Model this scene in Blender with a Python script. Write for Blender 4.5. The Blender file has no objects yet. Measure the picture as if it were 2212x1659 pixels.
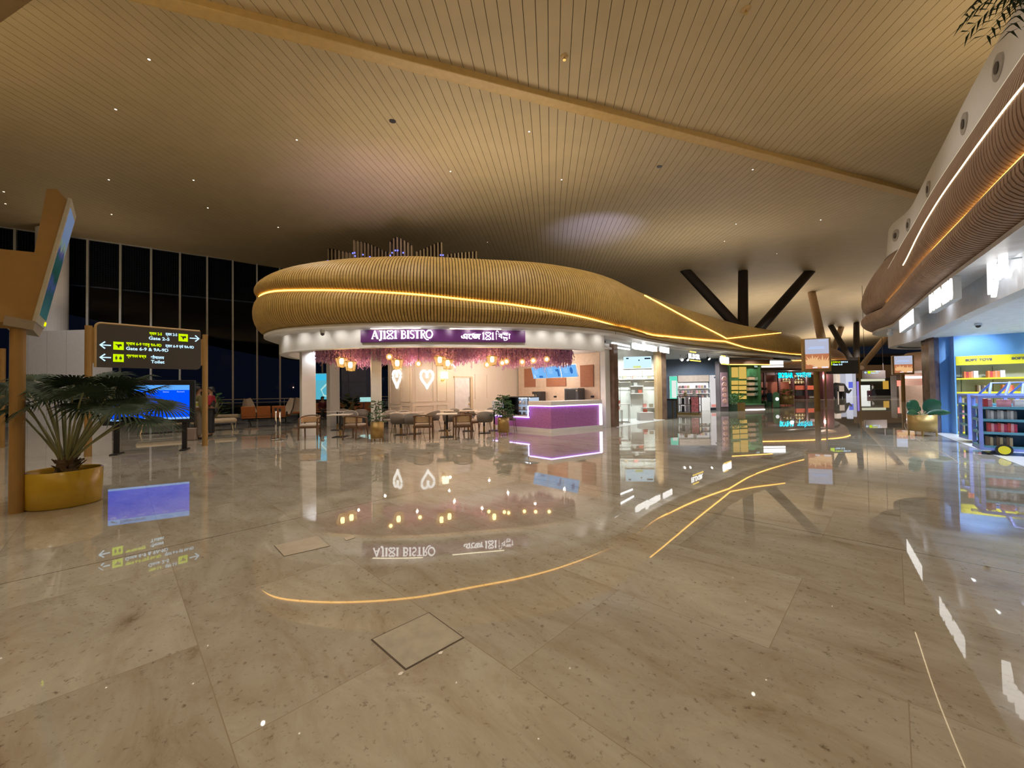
import bpy, bmesh, math, random
from mathutils import Vector, Matrix
random.seed(7)
SC = bpy.context.scene
COL = SC.collection
PI = math.pi

# ------------------------------------------------------------------ camera
CAM_H, F_PX, CX, CY = 1.43, 840.0, 1106.0, 829.5
PITCH, ROLL = math.radians(1.07), 0.0145
FWD = Vector((0, math.cos(PITCH), math.sin(PITCH)))
UP0 = Vector((0, -math.sin(PITCH), math.cos(PITCH)))
RGT = Vector((1, 0, 0)) * math.cos(ROLL) - UP0 * math.sin(ROLL)
UPV = Vector((1, 0, 0)) * math.sin(ROLL) + UP0 * math.cos(ROLL)
cam_data = bpy.data.cameras.new('camera')
cam_data.sensor_width = 36.0
cam_data.lens = F_PX / 2212.0 * 36.0
cam_data.clip_end = 400
cam = bpy.data.objects.new('camera', cam_data)
COL.objects.link(cam)
cam.matrix_world = Matrix(((RGT.x, UPV.x, -FWD.x, 0), (RGT.y, UPV.y, -FWD.y, 0), (RGT.z, UPV.z, -FWD.z, CAM_H), (0, 0, 0, 1)))
SC.camera = cam

# ------------------------------------------------------------------ world, exposure
SC.view_settings.view_transform = 'Standard'
SC.view_settings.look = 'None'
SC.view_settings.gamma = 1.0
SC.view_settings.use_curve_mapping = False
SC.view_settings.exposure = 0.0
SC.cycles.sample_clamp_indirect = 6.0
world = bpy.data.worlds.new('night')
SC.world = world
world.use_nodes = True
world.node_tree.nodes['Background'].inputs[0].default_value = (0.10, 0.13, 0.22, 1)
world.node_tree.nodes['Background'].inputs[1].default_value = 0.06

WARM = (1.0, 0.80, 0.52)


def lamp(kind, name, loc, energy, color=WARM, target=None, **kw):
    d = bpy.data.lights.new(name, kind)
    d.energy = energy
    d.color = color
    for k, v in kw.items():
        setattr(d, k, v)
    o = bpy.data.objects.new(name, d)
    COL.objects.link(o)
    o.location = loc
    if target is not None:
        o.rotation_euler = (Vector(target) - Vector(loc)).to_track_quat('-Z', 'Y').to_euler()
    return o


# hall downlights in the ceiling
for (x, y, e) in [(-14, 1, 330), (-7, 0, 420), (0, -2, 230), (7, -1, 270), (-11, 7, 380), (-4, 5, 330), (3, 5, 320),
                  (-16, 13, 700), (-9, 14, 330), (9, 15, 420), (17, 21, 600), (-20, 18, 300), (25, 30, 1300), (36, 38, 2000), (50, 52, 3500), (29, 24, 900), (6, 10, 380), (-3.5, 9.0, 430), (1.8, 9.6, 430), (-7.5, 10.0, 380)]:
    lamp('SPOT', 'hall_downlight', (x, y, 10.2), e, (1, 0.92, 0.80), (x, y, 0), spot_size=2.0, spot_blend=0.8, shadow_soft_size=0.06)
# spots added to brighten the canopies and the pale block
for (x, y, tx, ty, tz, e) in [(-9, 6, -6.5, 11.8, 3.8, 420), (-3, 4.5, -2.5, 10.9, 3.6, 480), (2.5, 5.5, 1.2, 11.7, 3.4, 460), (8, 9, 4.5, 14.3, 3.6, 500), (14, 15, 10, 19.8, 3.8, 520), (3.5, 9.5, 8.6, 8.2, 4.6, 360), (1.5, 4.5, 6.8, 5.6, 4.6, 300), (7, 14.5, 11.6, 11.9, 4.4, 380), (-15, 11, -23, 19.5, 3.0, 1500)]:
    lamp('SPOT', 'fill_spot', (x, y, 10.2), e, (1, 0.93, 0.84), (tx, ty, tz), spot_size=0.85, spot_blend=0.9, shadow_soft_size=0.08)
# added uplights washing the ceiling, over island roofs and also where none stands
for (x, y, z, e, c, sx, sy) in [(-1.5, 16.5, 5.6, 430, (1, 0.80, 0.58), 9, 5), (12, 27, 5.8, 330, (1, 0.86, 0.72), 9, 4), (13.5, 7, 7.15, 240, (1, 0.78, 0.5), 5, 6),
                                (-22, 20.5, 6.4, 28, (1, 0.78, 0.55), 3, 1.2), (-5, -8, 5.5, 1350, (1, 0.75, 0.42), 10, 4), (7, -9, 5.5, 1000, (1, 0.76, 0.46), 8, 4), (-16, 3, 5.5, 640, (1, 0.72, 0.38), 3, 3), (30, 47, 6.5, 600, (1, 0.86, 0.72), 10, 8), (62, 70, 6.0, 1800, (1, 0.86, 0.74), 14, 10), (46, 46, 6.5, 500, (1, 0.86, 0.74), 8, 6)]:
    lamp('AREA', 'ceiling_fill_uplight', (x, y, z), e, c, (x, y, 20), shape='RECTANGLE', size=sx, size_y=sy)
lamp('SPOT', 'blue_roof_uplight', (6.0, 23.5, 5.8), 1300, (0.38, 0.42, 1.0), (5.8, 25.5, 12), spot_size=1.1, spot_blend=1.0, shadow_soft_size=0.2)
lamp('SPOT', 'purple_roof_uplight', (-5.0, 17.5, 5.8), 330, (0.65, 0.4, 1.0), (-6.5, 18.5, 12), spot_size=1.6, spot_blend=1.0, shadow_soft_size=0.2)
# bistro: cove light and warm lantern light
for (x, y, e, c) in [(-2.0, 13.2, 38, (1, 0.76, 0.5)), (-0.2, 14.2, 42, (1, 0.76, 0.54)), (-4.6, 14.0, 48, (1, 0.76, 0.54)), (1.9, 14.6, 50, (1, 0.76, 0.58)), (1.4, 16.2, 75, (1, 0.84, 0.74)), (-2.4, 14.6, 15, (1, 0.84, 0.68)), (-1.0, 16.2, 46, (1, 0.85, 0.75)), (-4.9, 12.35, 14, (1, 0.62, 0.42)), (-3.0, 12.15, 16, (1, 0.62, 0.42)), (-1.0, 12.35, 16, (1, 0.62, 0.42)), (0.7, 12.75, 16, (1, 0.62, 0.42))]:
    lamp('POINT', 'lantern_light', (x, y, 2.25), e, c, shadow_soft_size=0.03)
lamp('POINT', 'sconce_light', (-2.55, 15.75, 2.0), 5, (1, 0.72, 0.35), shadow_soft_size=0.05)
lamp('SPOT', 'bistro_cove_light', (-6.7, 13.3, 2.9), 60, (0.92, 0.95, 1.0), (-6.7, 13.3, 0), spot_size=2.6, spot_blend=0.8, shadow_soft_size=0.04)
lamp('SPOT', 'counter_cove_light', (2.5, 13.9, 2.92), 60, (0.95, 0.93, 1.0), (2.6, 14.0, 0), spot_size=2.4, spot_blend=0.8, shadow_soft_size=0.04)
lamp('POINT', 'case_light', (0.35, 14.55, 1.12), 5, (0.92, 0.96, 1.0), shadow_soft_size=0.03)
lamp('POINT', 'case_light', (-0.15, 15.05, 1.12), 5, (0.92, 0.96, 1.0), shadow_soft_size=0.03)
# shops along the left island
for (x, y, e) in [(5.2, 17.9, 260), (6.3, 17.7, 260), (5.8, 16.6, 160)]:
    lamp('SPOT', 'accessory_shop_light', (x, y, 3.3), e, (0.93, 1.0, 0.96), (x + 0.1, y + 0.6, 0), spot_size=2.3, spot_blend=0.7, shadow_soft_size=0.08)
for (x, y, e) in [(9.2, 21.5, 220), (10.6, 22.5, 260), (11.8, 23.6, 260), (10.2, 20.4, 160)]:
    lamp('SPOT', 'perfume_shop_light', (x, y, 3.3), e, (0.95, 0.97, 1.0), (x + 0.3, y + 1.2, 0.8), spot_size=2.2, spot_blend=0.7, shadow_soft_size=0.08)
for (x, y, e) in [(14.3, 23.6, 150), (15.6, 24.6, 150)]:
    lamp('SPOT', 'tea_shop_light', (x, y, 3.3), e, (1, 0.95, 0.85), (x + 0.3, y + 1.4, 1.0), spot_size=2.0, spot_blend=0.7, shadow_soft_size=0.08)
# toy shop
for (x, y, e) in [(9.9, 7.6, 190), (11.2, 6.4, 190), (11.6, 8.8, 230), (12.8, 7.6, 230), (12.9, 9.9, 210), (14.2, 8.9, 210), (9.2, 5.6, 140)]:
    lamp('SPOT', 'toy_shop_light', (x, y, 2.82), e, (0.78, 0.88, 1.0), (x, y, 0), spot_size=2.5, spot_blend=0.7, shadow_soft_size=0.07)
for (x, y) in [(12.9, 10.5), (14.3, 9.6)]:
    lamp('SPOT', 'toy_wall_washer', (x, y, 2.7), 70, (0.85, 0.92, 1.0), (x + 0.55, y + 0.75, 2.3), spot_size=1.5, spot_blend=0.8, shadow_soft_size=0.05)
# far halls
for (x, y, e) in [(32, 44.6, 180), (36, 44.8, 220)]:
    lamp('POINT', 'bar_light', (x, y, 2.6), e, (1, 0.85, 0.7), shadow_soft_size=0.15)
lamp('AREA', 'far_shop_light', (42, 55, 4), 1600, (1, 0.95, 0.95), (42, 56, 0), shape='RECTANGLE', size=10, size_y=3)
lamp('AREA', 'far_shop_light', (41.5, 40.0, 3.4), 420, (1, 0.84, 0.78), (42.5, 41.5, 0), shape='RECTANGLE', size=6, size_y=2)


# ------------------------------------------------------------------ pixel to place helpers (used to read positions off the photo)
def ray(px, py):
    return FWD + RGT * ((px - CX) / F_PX) - UPV * ((py - CY) / F_PX)


def gp(px, py, z=0.0):
    r = ray(px, py)
    t = (z - CAM_H) / r.z
    return Vector((0, 0, CAM_H)) + r * t


def at(px, py, Y):
    r = ray(px, py)
    return Vector((0, 0, CAM_H)) + r * (Y / r.y)


def onp(px, py, p0, n):
    r = ray(px, py)
    c = Vector((0, 0, CAM_H))
    n = Vector(n)
    return c + r * ((Vector(p0) - c).dot(n) / r.dot(n))


# ------------------------------------------------------------------ materials
MATS = {}


def _new(name):
    m = bpy.data.materials.new(name)
    m.use_nodes = True
    MATS[name] = m
    return m


def pm(name, color, rough=0.5, metal=0.0, var=0.08, scale=6.0, bump=0.0, spec=0.5, alpha=1.0, stretch=None, trans=0.0):
    """principled material with a little procedural tone variation"""
    if name in MATS:
        return MATS[name]
    m = _new(name)
    nt = m.node_tree
    b = nt.nodes['Principled BSDF']
    tc = nt.nodes.new('ShaderNodeTexCoord')
    mp = nt.nodes.new('ShaderNodeMapping')
    if stretch:
        mp.inputs['Scale'].default_value = stretch
    nt.links.new(tc.outputs['Object'], mp.inputs[0])
    nz = nt.nodes.new('ShaderNodeTexNoise')
    nz.inputs['Scale'].default_value = scale
    nz.inputs['Detail'].default_value = 4
    nt.links.new(mp.outputs[0], nz.inputs['Vector'])
    rp = nt.nodes.new('ShaderNodeValToRGB')
    c = Vector(color)
    rp.color_ramp.elements[0].position = 0.3
    rp.color_ramp.elements[1].position = 0.7
    rp.color_ramp.elements[0].color = (*(c * (1 - var)), 1)
    rp.color_ramp.elements[1].color = (*[min(1, k) for k in c * (1 + var)], 1)
    nt.links.new(nz.outputs['Fac'], rp.inputs[0])
    nt.links.new(rp.outputs[0], b.inputs['Base Color'])
    b.inputs['Roughness'].default_value = rough
    b.inputs['Metallic'].default_value = metal
    b.inputs['Specular IOR Level'].default_value = spec
    b.inputs['Alpha'].default_value = alpha
    b.inputs['Transmission Weight'].default_value = trans
    if bump:
        bp = nt.nodes.new('ShaderNodeBump')
        bp.inputs['Strength'].default_value = bump
        bp.inputs['Distance'].default_value = 0.02
        nt.links.new(nz.outputs['Fac'], bp.inputs['Height'])
        nt.links.new(bp.outputs[0], b.inputs['Normal'])
    return m


def em(name, color, strength):
    if name in MATS:
        return MATS[name]
    m = _new(name)
    nt = m.node_tree
    nt.nodes.remove(nt.nodes['Principled BSDF'])
    e = nt.nodes.new('ShaderNodeEmission')
    e.inputs[0].default_value = (*color, 1)
    e.inputs[1].default_value = strength
    nt.links.new(e.outputs[0], nt.nodes['Material Output'].inputs[0])
    return m


def glass(name, tint=(1, 1, 1), refl=1.45):
    if name in MATS:
        return MATS[name]
    m = _new(name)
    nt = m.node_tree
    nt.nodes.remove(nt.nodes['Principled BSDF'])
    tr = nt.nodes.new('ShaderNodeBsdfTransparent')
    tr.inputs[0].default_value = (*tint, 1)
    gl = nt.nodes.new('ShaderNodeBsdfGlossy')
    gl.inputs['Roughness'].default_value = 0.02
    fr = nt.nodes.new('ShaderNodeFresnel')
    fr.inputs[0].default_value = refl
    mx = nt.nodes.new('ShaderNodeMixShader')
    nt.links.new(fr.outputs[0], mx.inputs[0])
    nt.links.new(tr.outputs[0], mx.inputs[1])
    nt.links.new(gl.outputs[0], mx.inputs[2])
    nt.links.new(mx.outputs[0], nt.nodes['Material Output'].inputs[0])
    return m


def floor_material():
    m = _new('polished stone slabs')
    nt = m.node_tree
    N, L = nt.nodes.new, nt.links.new
    b = nt.nodes['Principled BSDF']
    geo = N('ShaderNodeNewGeometry')
    mp = N('ShaderNodeMapping')
    mp.inputs['Rotation'].default_value = (0, 0, math.radians(44.5))
    mp.inputs['Location'].default_value = (1.437, -1.423 + 1.09 * 3, 0)
    L(geo.outputs['Position'], mp.inputs[0])
    br = N('ShaderNodeTexBrick')
    br.offset = 0.37
    br.inputs['Color1'].default_value = (0, 0, 0, 1)
    br.inputs['Color2'].default_value = (1, 1, 1, 1)
    br.inputs['Mortar'].default_value = (0.5, 0.5, 0.5, 1)
    br.inputs['Scale'].default_value = 1.0
    br.inputs['Mortar Size'].default_value = 0.0022
    br.inputs['Mortar Smooth'].default_value = 0.0
    br.inputs['Bias'].default_value = 0.0
    br.inputs['Brick Width'].default_value = 1.45
    br.inputs['Row Height'].default_value = 1.09
    L(mp.outputs[0], br.inputs['Vector'])
    # shift the vein pattern slab by slab
    sh = N('ShaderNodeVectorMath'); sh.operation = 'SCALE'; sh.inputs['Scale'].default_value = 9.0
    L(br.outputs['Color'], sh.inputs[0])
    ad = N('ShaderNodeVectorMath'); ad.operation = 'ADD'
    L(mp.outputs[0], ad.inputs[0]); L(sh.outputs[0], ad.inputs[1])
    st = N('ShaderNodeMapping'); st.inputs['Scale'].default_value = (0.62, 1.5, 1)
    L(ad.outputs[0], st.inputs[0])
    n1 = N('ShaderNodeTexNoise'); n1.inputs['Scale'].default_value = 1.9; n1.inputs['Detail'].default_value = 12; n1.inputs['Roughness'].default_value = 0.72; n1.inputs['Distortion'].default_value = 0.6
    L(st.outputs[0], n1.inputs['Vector'])
    r1 = N('ShaderNodeValToRGB')
    els = r1.color_ramp.elements
    els[0].position = 0.27; els[0].color = (0.20, 0.155, 0.10, 1)
    els[1].position = 0.70; els[1].color = (0.50, 0.49, 0.44, 1)
    e = els.new(0.39); e.color = (0.36, 0.325, 0.265, 1)
    e = els.new(0.52); e.color = (0.42, 0.40, 0.345, 1)
    L(n1.outputs['Fac'], r1.inputs[0])
    # fine dark speckle
    n2 = N('ShaderNodeTexNoise'); n2.inputs['Scale'].default_value = 26; n2.inputs['Detail'].default_value = 5; n2.inputs['Roughness'].default_value = 0.7
    L(ad.outputs[0], n2.inputs['Vector'])
    r2 = N('ShaderNodeValToRGB')
    r2.color_ramp.elements[0].position = 0.29; r2.color_ramp.elements[0].color = (0.35, 0.3, 0.25, 1)
    r2.color_ramp.elements[1].position = 0.42; r2.color_ramp.elements[1].color = (1, 1, 1, 1)
    L(n2.outputs['Fac'], r2.inputs[0])
    m1 = N('ShaderNodeMix'); m1.data_type = 'RGBA'; m1.blend_type = 'MULTIPLY'; m1.inputs['Factor'].default_value = 0.85
    L(r1.outputs[0], m1.inputs['A']); L(r2.outputs[0], m1.inputs['B'])
    # tone per slab
    r3 = N('ShaderNodeValToRGB')
    r3.color_ramp.elements[0].color = (0.90, 0.885, 0.86, 1); r3.color_ramp.elements[1].color = (1.03, 1.03, 1.02, 1)
    L(br.outputs['Color'], r3.inputs[0])
    m2 = N('ShaderNodeMix'); m2.data_type = 'RGBA'; m2.blend_type = 'MULTIPLY'; m2.inputs['Factor'].default_value = 1.0
    L(m1.outputs['Result'], m2.inputs['A']); L(r3.outputs[0], m2.inputs['B'])
    # joints
    m3 = N('ShaderNodeMix'); m3.data_type = 'RGBA'
    L(br.outputs['Fac'], m3.inputs['Factor']); L(m2.outputs['Result'], m3.inputs['A'])
    m3.inputs['B'].default_value = (0.30, 0.26, 0.20, 1)
    sx = N('ShaderNodeSeparateXYZ'); rt = N('ShaderNodeMapping'); rt.inputs['Rotation'].default_value = (0, 0, math.radians(44.5))
    L(geo.outputs['Position'], rt.inputs[0]); L(rt.outputs[0], sx.inputs[0])

    def mth(op, a, v):
        q = N('ShaderNodeMath'); q.operation = op
        L(a, q.inputs[0])
        if isinstance(v, float):
            q.inputs[1].default_value = v
        else:
            L(v, q.inputs[1])
        return q.outputs[0]
    la_ = mth('LESS_THAN', mth('ABSOLUTE', mth('ADD', sx.outputs['X'], 4.95), 0.0), 0.006)
    la_ = mth('MULTIPLY', la_, mth('LESS_THAN', sx.outputs['Y'], 4.80))
    lb_ = mth('LESS_THAN', mth('ABSOLUTE', mth('SUBTRACT', sx.outputs['Y'], 4.80), 0.0), 0.006)
    lb_ = mth('MULTIPLY', lb_, mth('GREATER_THAN', sx.outputs['X'], -4.95))
    m4 = N('ShaderNodeMix'); m4.data_type = 'RGBA'
    L(mth('MAXIMUM', la_, lb_), m4.inputs['Factor']); L(m3.outputs['Result'], m4.inputs['A'])
    m4.inputs['B'].default_value = (0.10, 0.075, 0.05, 1)
    L(m4.outputs['Result'], b.inputs['Base Color'])
    b.inputs['Roughness'].default_value = 0.018
    b.inputs['IOR'].default_value = 1.62
    return m


FLOOR_M = floor_material()
CEIL_M = pm('metal ceiling plank', (0.50, 0.405, 0.25), 0.55, 0.0, 0.05, 1.2, spec=0.35)
CEIL_DARK = pm('ceiling void', (0.03, 0.024, 0.015), 0.9)
TAN = pm('tan coated metal', (0.37, 0.22, 0.07), 0.5, 0.0, 0.05)
TAN_L = pm('pale tan metal', (0.52, 0.36, 0.17), 0.5, 0.0, 0.05)
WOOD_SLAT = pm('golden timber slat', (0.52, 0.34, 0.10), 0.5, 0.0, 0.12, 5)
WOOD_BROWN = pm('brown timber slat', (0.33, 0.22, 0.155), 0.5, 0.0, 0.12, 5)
WOOD_BACK = pm('dark slat backing', (0.045, 0.03, 0.014), 0.85)
WHITE = pm('white painted panel', (0.80, 0.79, 0.77), 0.5, 0.0, 0.02)
CREAM = pm('cream painted wall', (0.72, 0.62, 0.50), 0.55, 0.0, 0.02)
GREYW = pm('pale grey cladding', (0.74, 0.74, 0.79), 0.5, 0.0, 0.03)
MULL = pm('grey aluminium mullion', (0.50, 0.53, 0.57), 0.4, 0.6)
STEEL = pm('polished steel', (0.72, 0.70, 0.66), 0.14, 1.0, 0.02)
BRASS = pm('brushed brass', (0.62, 0.43, 0.16), 0.3, 1.0, 0.04)
BLACK = pm('black metal', (0.018, 0.018, 0.02), 0.4, 0.0, 0.1)
DGREY = pm('dark grey panel', (0.075, 0.068, 0.065), 0.45, 0.0, 0.05)
PLEAF = pm('palm leaf', (0.013, 0.038, 0.012), 0.6, 0.0, 0.35, 8)
LEAF = pm('green leaf', (0.035, 0.11, 0.035), 0.5, 0.0, 0.35, 9)
LEAF2 = pm('bright green leaf', (0.12, 0.34, 0.07), 0.5, 0.0, 0.3, 9)
SOIL = pm('dark soil', (0.05, 0.032, 0.02), 0.95, 0.0, 0.4, 30)
BARK = pm('fibrous palm trunk', (0.12, 0.085, 0.05), 0.9, 0.0, 0.4, 30, 0.6)
STALK = pm('pale leaf stalk', (0.26, 0.27, 0.13), 0.6, 0.0, 0.15)
SKIN = pm('skin', (0.34, 0.19, 0.12), 0.55, 0.0, 0.05)
HAIR = pm('black hair', (0.012, 0.010, 0.009), 0.6)
LED_O = em('warm led strip', (1.0, 0.52, 0.10), 5.0)
LED_OW = em('bright warm led strip', (1.0, 0.78, 0.48), 4.0)
LED_W = em('white led', (1.0, 0.97, 0.92), 6.0)
SIGN_W = em('lit white lettering', (1.0, 0.98, 0.94), 2.6)
SIGN_G = em('lit lime pictogram', (0.55, 0.80, 0.0), 1.15)
SIGN_B = em('lit cool white lettering', (0.55, 0.82, 1.0), 1.35)
SPOT_W = em('downlight lens', (1.0, 0.9, 0.72), 9.0)


# ------------------------------------------------------------------ mesh builder
class MB:
    def __init__(s):
        s.v, s.f, s.mi, s.cur = [], [], [], 0

    def add(s, verts, faces):
        o = len(s.v)
        s.v += [Vector(p) for p in verts]
        for f in faces:
            s.f.append([o + i for i in f])
            s.mi.append(s.cur)
        return s

    def box(s, c, d, M=None):
        x, y, z = d[0] / 2, d[1] / 2, d[2] / 2
        vs = [Vector((c[0] + a * x, c[1] + b * y, c[2] + e * z)) for a in (-1, 1) for b in (-1, 1) for e in (-1, 1)]
        if M is not None:
            vs = [M @ v for v in vs]
        return s.add(vs, [(0, 1, 3, 2), (4, 6, 7, 5), (0, 4, 5, 1), (2, 3, 7, 6), (0, 2, 6, 4), (1, 5, 7, 3)])

    def cyl(s, p0, p1, r0, r1=None, n=14, caps=True):
        r1 = r0 if r1 is None else r1
        p0, p1 = Vector(p0), Vector(p1)
        q = (p1 - p0).to_track_quat('Z', 'X').to_matrix()
        vs = []
        for p, r in ((p0, r0), (p1, r1)):
            for i in range(n):
                a = 2 * PI * i / n
                vs.append(p + q @ Vector((r * math.cos(a), r * math.sin(a), 0)))
        fs = [(i, (i + 1) % n, n + (i + 1) % n, n + i) for i in range(n)]
        if caps:
            fs += [tuple(range(n))[::-1], tuple(range(n, 2 * n))]
        return s.add(vs, fs)

    def tube(s, pts, r, n=8, closed=False):
        pts = [Vector(p) for p in pts]
        k = len(pts)
        rs = r if isinstance(r, (list, tuple)) else [r] * k
        vs = []
        for i, p in enumerate(pts):
            a = pts[(i - 1) % k] if (i > 0 or closed) else p
            b = pts[(i + 1) % k] if (i < k - 1 or closed) else p
            t = (b - a).normalized()
            q = t.to_track_quat('Z', 'Y').to_matrix()
            for j in range(n):
                an = 2 * PI * j / n
                vs.append(p + q @ Vector((rs[i] * math.cos(an), rs[i] * math.sin(an), 0)))
        fs = []
        for i in range(k if closed else k - 1):
            i2 = (i + 1) % k
            for j in range(n):
                fs.append((i * n + j, i * n + (j + 1) % n, i2 * n + (j + 1) % n, i2 * n + j))
        if not closed:
            fs += [tuple(range(n))[::-1], tuple(range((k - 1) * n, k * n))]
        return s.add(vs, fs)

    def lathe(s, prof, n=28, c=(0, 0, 0)):
        vs, fs = [], []
        for (r, z) in prof:
            for j in range(n):
                a = 2 * PI * j / n
                vs.append((c[0] + r * math.cos(a), c[1] + r * math.sin(a), c[2] + z))
        for i in range(len(prof) - 1):
            for j in range(n):
                fs.append((i * n + j, i * n + (j + 1) % n, (i + 1) * n + (j + 1) % n, (i + 1) * n + j))
        return s.add(vs, fs)

    def prism(s, poly, z0, z1, M=None):
        """polygon in xy extruded from z0 to z1 (or, with M, in M's own axes)"""
        n = len(poly)
        vs = [Vector((p[0], p[1], z0)) for p in poly] + [Vector((p[0], p[1], z1)) for p in poly]
        if M is not None:
            vs = [M @ v for v in vs]
        fs = [(i, (i + 1) % n, n + (i + 1) % n, n + i) for i in range(n)] + [tuple(range(n))[::-1], tuple(range(n, 2 * n))]
        return s.add(vs, fs)

    def plate(s, poly, M, t):
        """polygon in the x-z plane of frame M, thickness t towards local +y"""
        n = len(poly)
        vs = [M @ Vector((p[0], 0, p[1])) for p in poly] + [M @ Vector((p[0], t, p[1])) for p in poly]
        fs = [(i, (i + 1) % n, n + (i + 1) % n, n + i) for i in range(n)] + [tuple(range(n))[::-1], tuple(range(n, 2 * n))]
        return s.add(vs, fs)

    def sphere(s, c, r, n=14, m=8, sc=(1, 1, 1)):
        vs, fs = [], []
        for i in range(m + 1):
            th = PI * i / m
            for j in range(n):
                a = 2 * PI * j / n
                vs.append((c[0] + r * sc[0] * math.sin(th) * math.cos(a), c[1] + r * sc[1] * math.sin(th) * math.sin(a), c[2] + r * sc[2] * math.cos(th)))
        for i in range(m):
            for j in range(n):
                fs.append((i * n + j, (i + 1) * n + j, (i + 1) * n + (j + 1) % n, i * n + (j + 1) % n))
        return s.add(vs, fs)

    def build(s, name, mats, parent=None, smooth=False, bevel=0.0, world=False):
        if not isinstance(mats, (list, tuple)):
            mats = [mats]
        vs = s.v
        if world and parent is not None:
            M = parent.matrix_basis.copy()
            q = parent.parent
            while q is not None:
                M = q.matrix_basis @ M
                q = q.parent
            Mi = M.inverted()
            vs = [Mi @ v for v in vs]
        me = bpy.data.meshes.new(name)
        me.from_pydata([tuple(v) for v in vs], [], s.f)
        for m in mats:
            me.materials.append(m)
        me.polygons.foreach_set('material_index', s.mi)
        if smooth:
            me.polygons.foreach_set('use_smooth', [True] * len(me.polygons))
        bm = bmesh.new()
        bm.from_mesh(me)
        bmesh.ops.recalc_face_normals(bm, faces=bm.faces)
        bm.to_mesh(me)
        bm.free()
        me.update()
        o = bpy.data.objects.new(name, me)
        COL.objects.link(o)
        if parent is not None:
            o.parent = parent
        if bevel:
            bv = o.modifiers.new('bevel', 'BEVEL')
            bv.width = bevel
            bv.segments = 2
            bv.limit_method = 'ANGLE'
        return o


def thing(name, label, cat, loc=(0, 0, 0), rz=0.0, group=None, kind=None):
    o = bpy.data.objects.new(name, None)
    o.empty_display_size = 0.1
    COL.objects.link(o)
    o.location = loc
    o.rotation_euler = (0, 0, rz)
    return tag(o, label, cat, group, kind)


def tag(o, label, cat, group=None, kind=None):
    o['label'] = label
    o['category'] = cat
    if group:
        o['group'] = group
    if kind:
        o['kind'] = kind
    return o


def struct(name, mb, mats, label=None, **kw):
    o = mb.build(name, mats, **kw)
    if kw.get('parent') is None:
        o['kind'] = 'structure'
        o['category'] = name.split('_')[0]
        if label:
            o['label'] = label
    return o


def dup(root, loc, rz, label, group=None):
    r = root.copy()
    COL.objects.link(r)
    r.location = loc
    r.rotation_euler = (0, 0, rz)
    r['label'] = label
    if group:
        r['group'] = group
    for ch in list(root.children):
        c = ch.copy()
        COL.objects.link(c)
        c.parent = r
        for g in ch.children:
            d = g.copy()
            COL.objects.link(d)
            d.parent = c
    return r


def frame(o, xd, up=(0, 0, 1)):
    """x along xd, z up, y pointing away from the viewer (into the wall)"""
    x = Vector((xd[0], xd[1], xd[2] if len(xd) > 2 else 0)).normalized()
    z = Vector(up).normalized()
    y = z.cross(x).normalized()
    z = x.cross(y).normalized()
    o = Vector((o[0], o[1], o[2] if len(o) > 2 else 0))
    return Matrix(((x.x, y.x, z.x, o.x), (x.y, y.y, z.y, o.y), (x.z, y.z, z.z, o.z), (0, 0, 0, 1)))


def text_mb(mb, body, size, M, ex=0.006, align='CENTER', bold=0.0, sx=1.0):
    """lettering in the x-z plane of frame M, standing out towards the viewer"""
    cu = bpy.data.curves.new('lettering', 'FONT')
    cu.body = body
    cu.size = size
    cu.extrude = ex
    cu.offset = bold
    cu.align_x = align
    cu.align_y = 'CENTER'
    cu.resolution_u = 3
    ob = bpy.data.objects.new('lettering', cu)
    COL.objects.link(ob)
    dg = bpy.context.evaluated_depsgraph_get()
    me = bpy.data.meshes.new_from_object(ob.evaluated_get(dg))
    vs = [M @ Vector((v.co.x * sx, -v.co.z, v.co.y)) for v in me.vertices]
    mb.add(vs, [tuple(p.vertices) for p in me.polygons])
    bpy.data.objects.remove(ob)
    bpy.data.curves.remove(cu)
    bpy.data.meshes.remove(me)
    return mb


def T(x, y, z):
    return Matrix.Translation((x, y, z))


def spline(p, n=24):
    p = [Vector(a) for a in p]
    out = []
    for i in range(len(p) - 1):
        P0, P1, P2, P3 = p[max(i - 1, 0)], p[i], p[i + 1], p[min(i + 2, len(p) - 1)]
        for k in range(n):
            t = k / n
            out.append(0.5 * ((2 * P1) + (P2 - P0) * t + (2 * P0 - 5 * P1 + 4 * P2 - P3) * t * t + (3 * P1 - P0 - 3 * P2 + P3) * t ** 3))
    out.append(p[-1])
    return out


def bez(a, b, c, d, n):
    out = []
    for i in range(n + 1):
        t = i / n
        u = 1 - t
        out.append((u ** 3 * a[0] + 3 * u * u * t * b[0] + 3 * u * t * t * c[0] + t ** 3 * d[0],
                    u ** 3 * a[1] + 3 * u * u * t * b[1] + 3 * u * t * t * c[1] + t ** 3 * d[1]))
    return out


def sstep(a, b, x):
    t = max(0.0, min(1.0, (x - a) / (b - a)))
    return t * t * (3 - 2 * t)


ORD = ['first', 'second', 'third', 'fourth', 'fifth', 'sixth', 'seventh', 'eighth', 'ninth', 'tenth', 'eleventh', 'twelfth', 'thirteenth', 'fourteenth', 'fifteenth', 'sixteenth']
# ------------------------------------------------------------------ floor
fl = MB()
fl.add([(-60, -12, 0), (90, -12, 0), (90, 110, 0), (-60, 110, 0)], [(0, 1, 2, 3)])
struct('floor', fl, FLOOR_M, 'polished beige stone slab floor of the hall')


# access covers and chips in the floor
COVM = pm('cover stone', (0.43, 0.41, 0.35), 0.12, 0.0, 0.12, 9)
COVL = pm('pale cover stone', (0.50, 0.45, 0.37), 0.12, 0.0, 0.08, 9)
EDGE = pm('dark cover joint', (0.07, 0.05, 0.035), 0.5)


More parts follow.
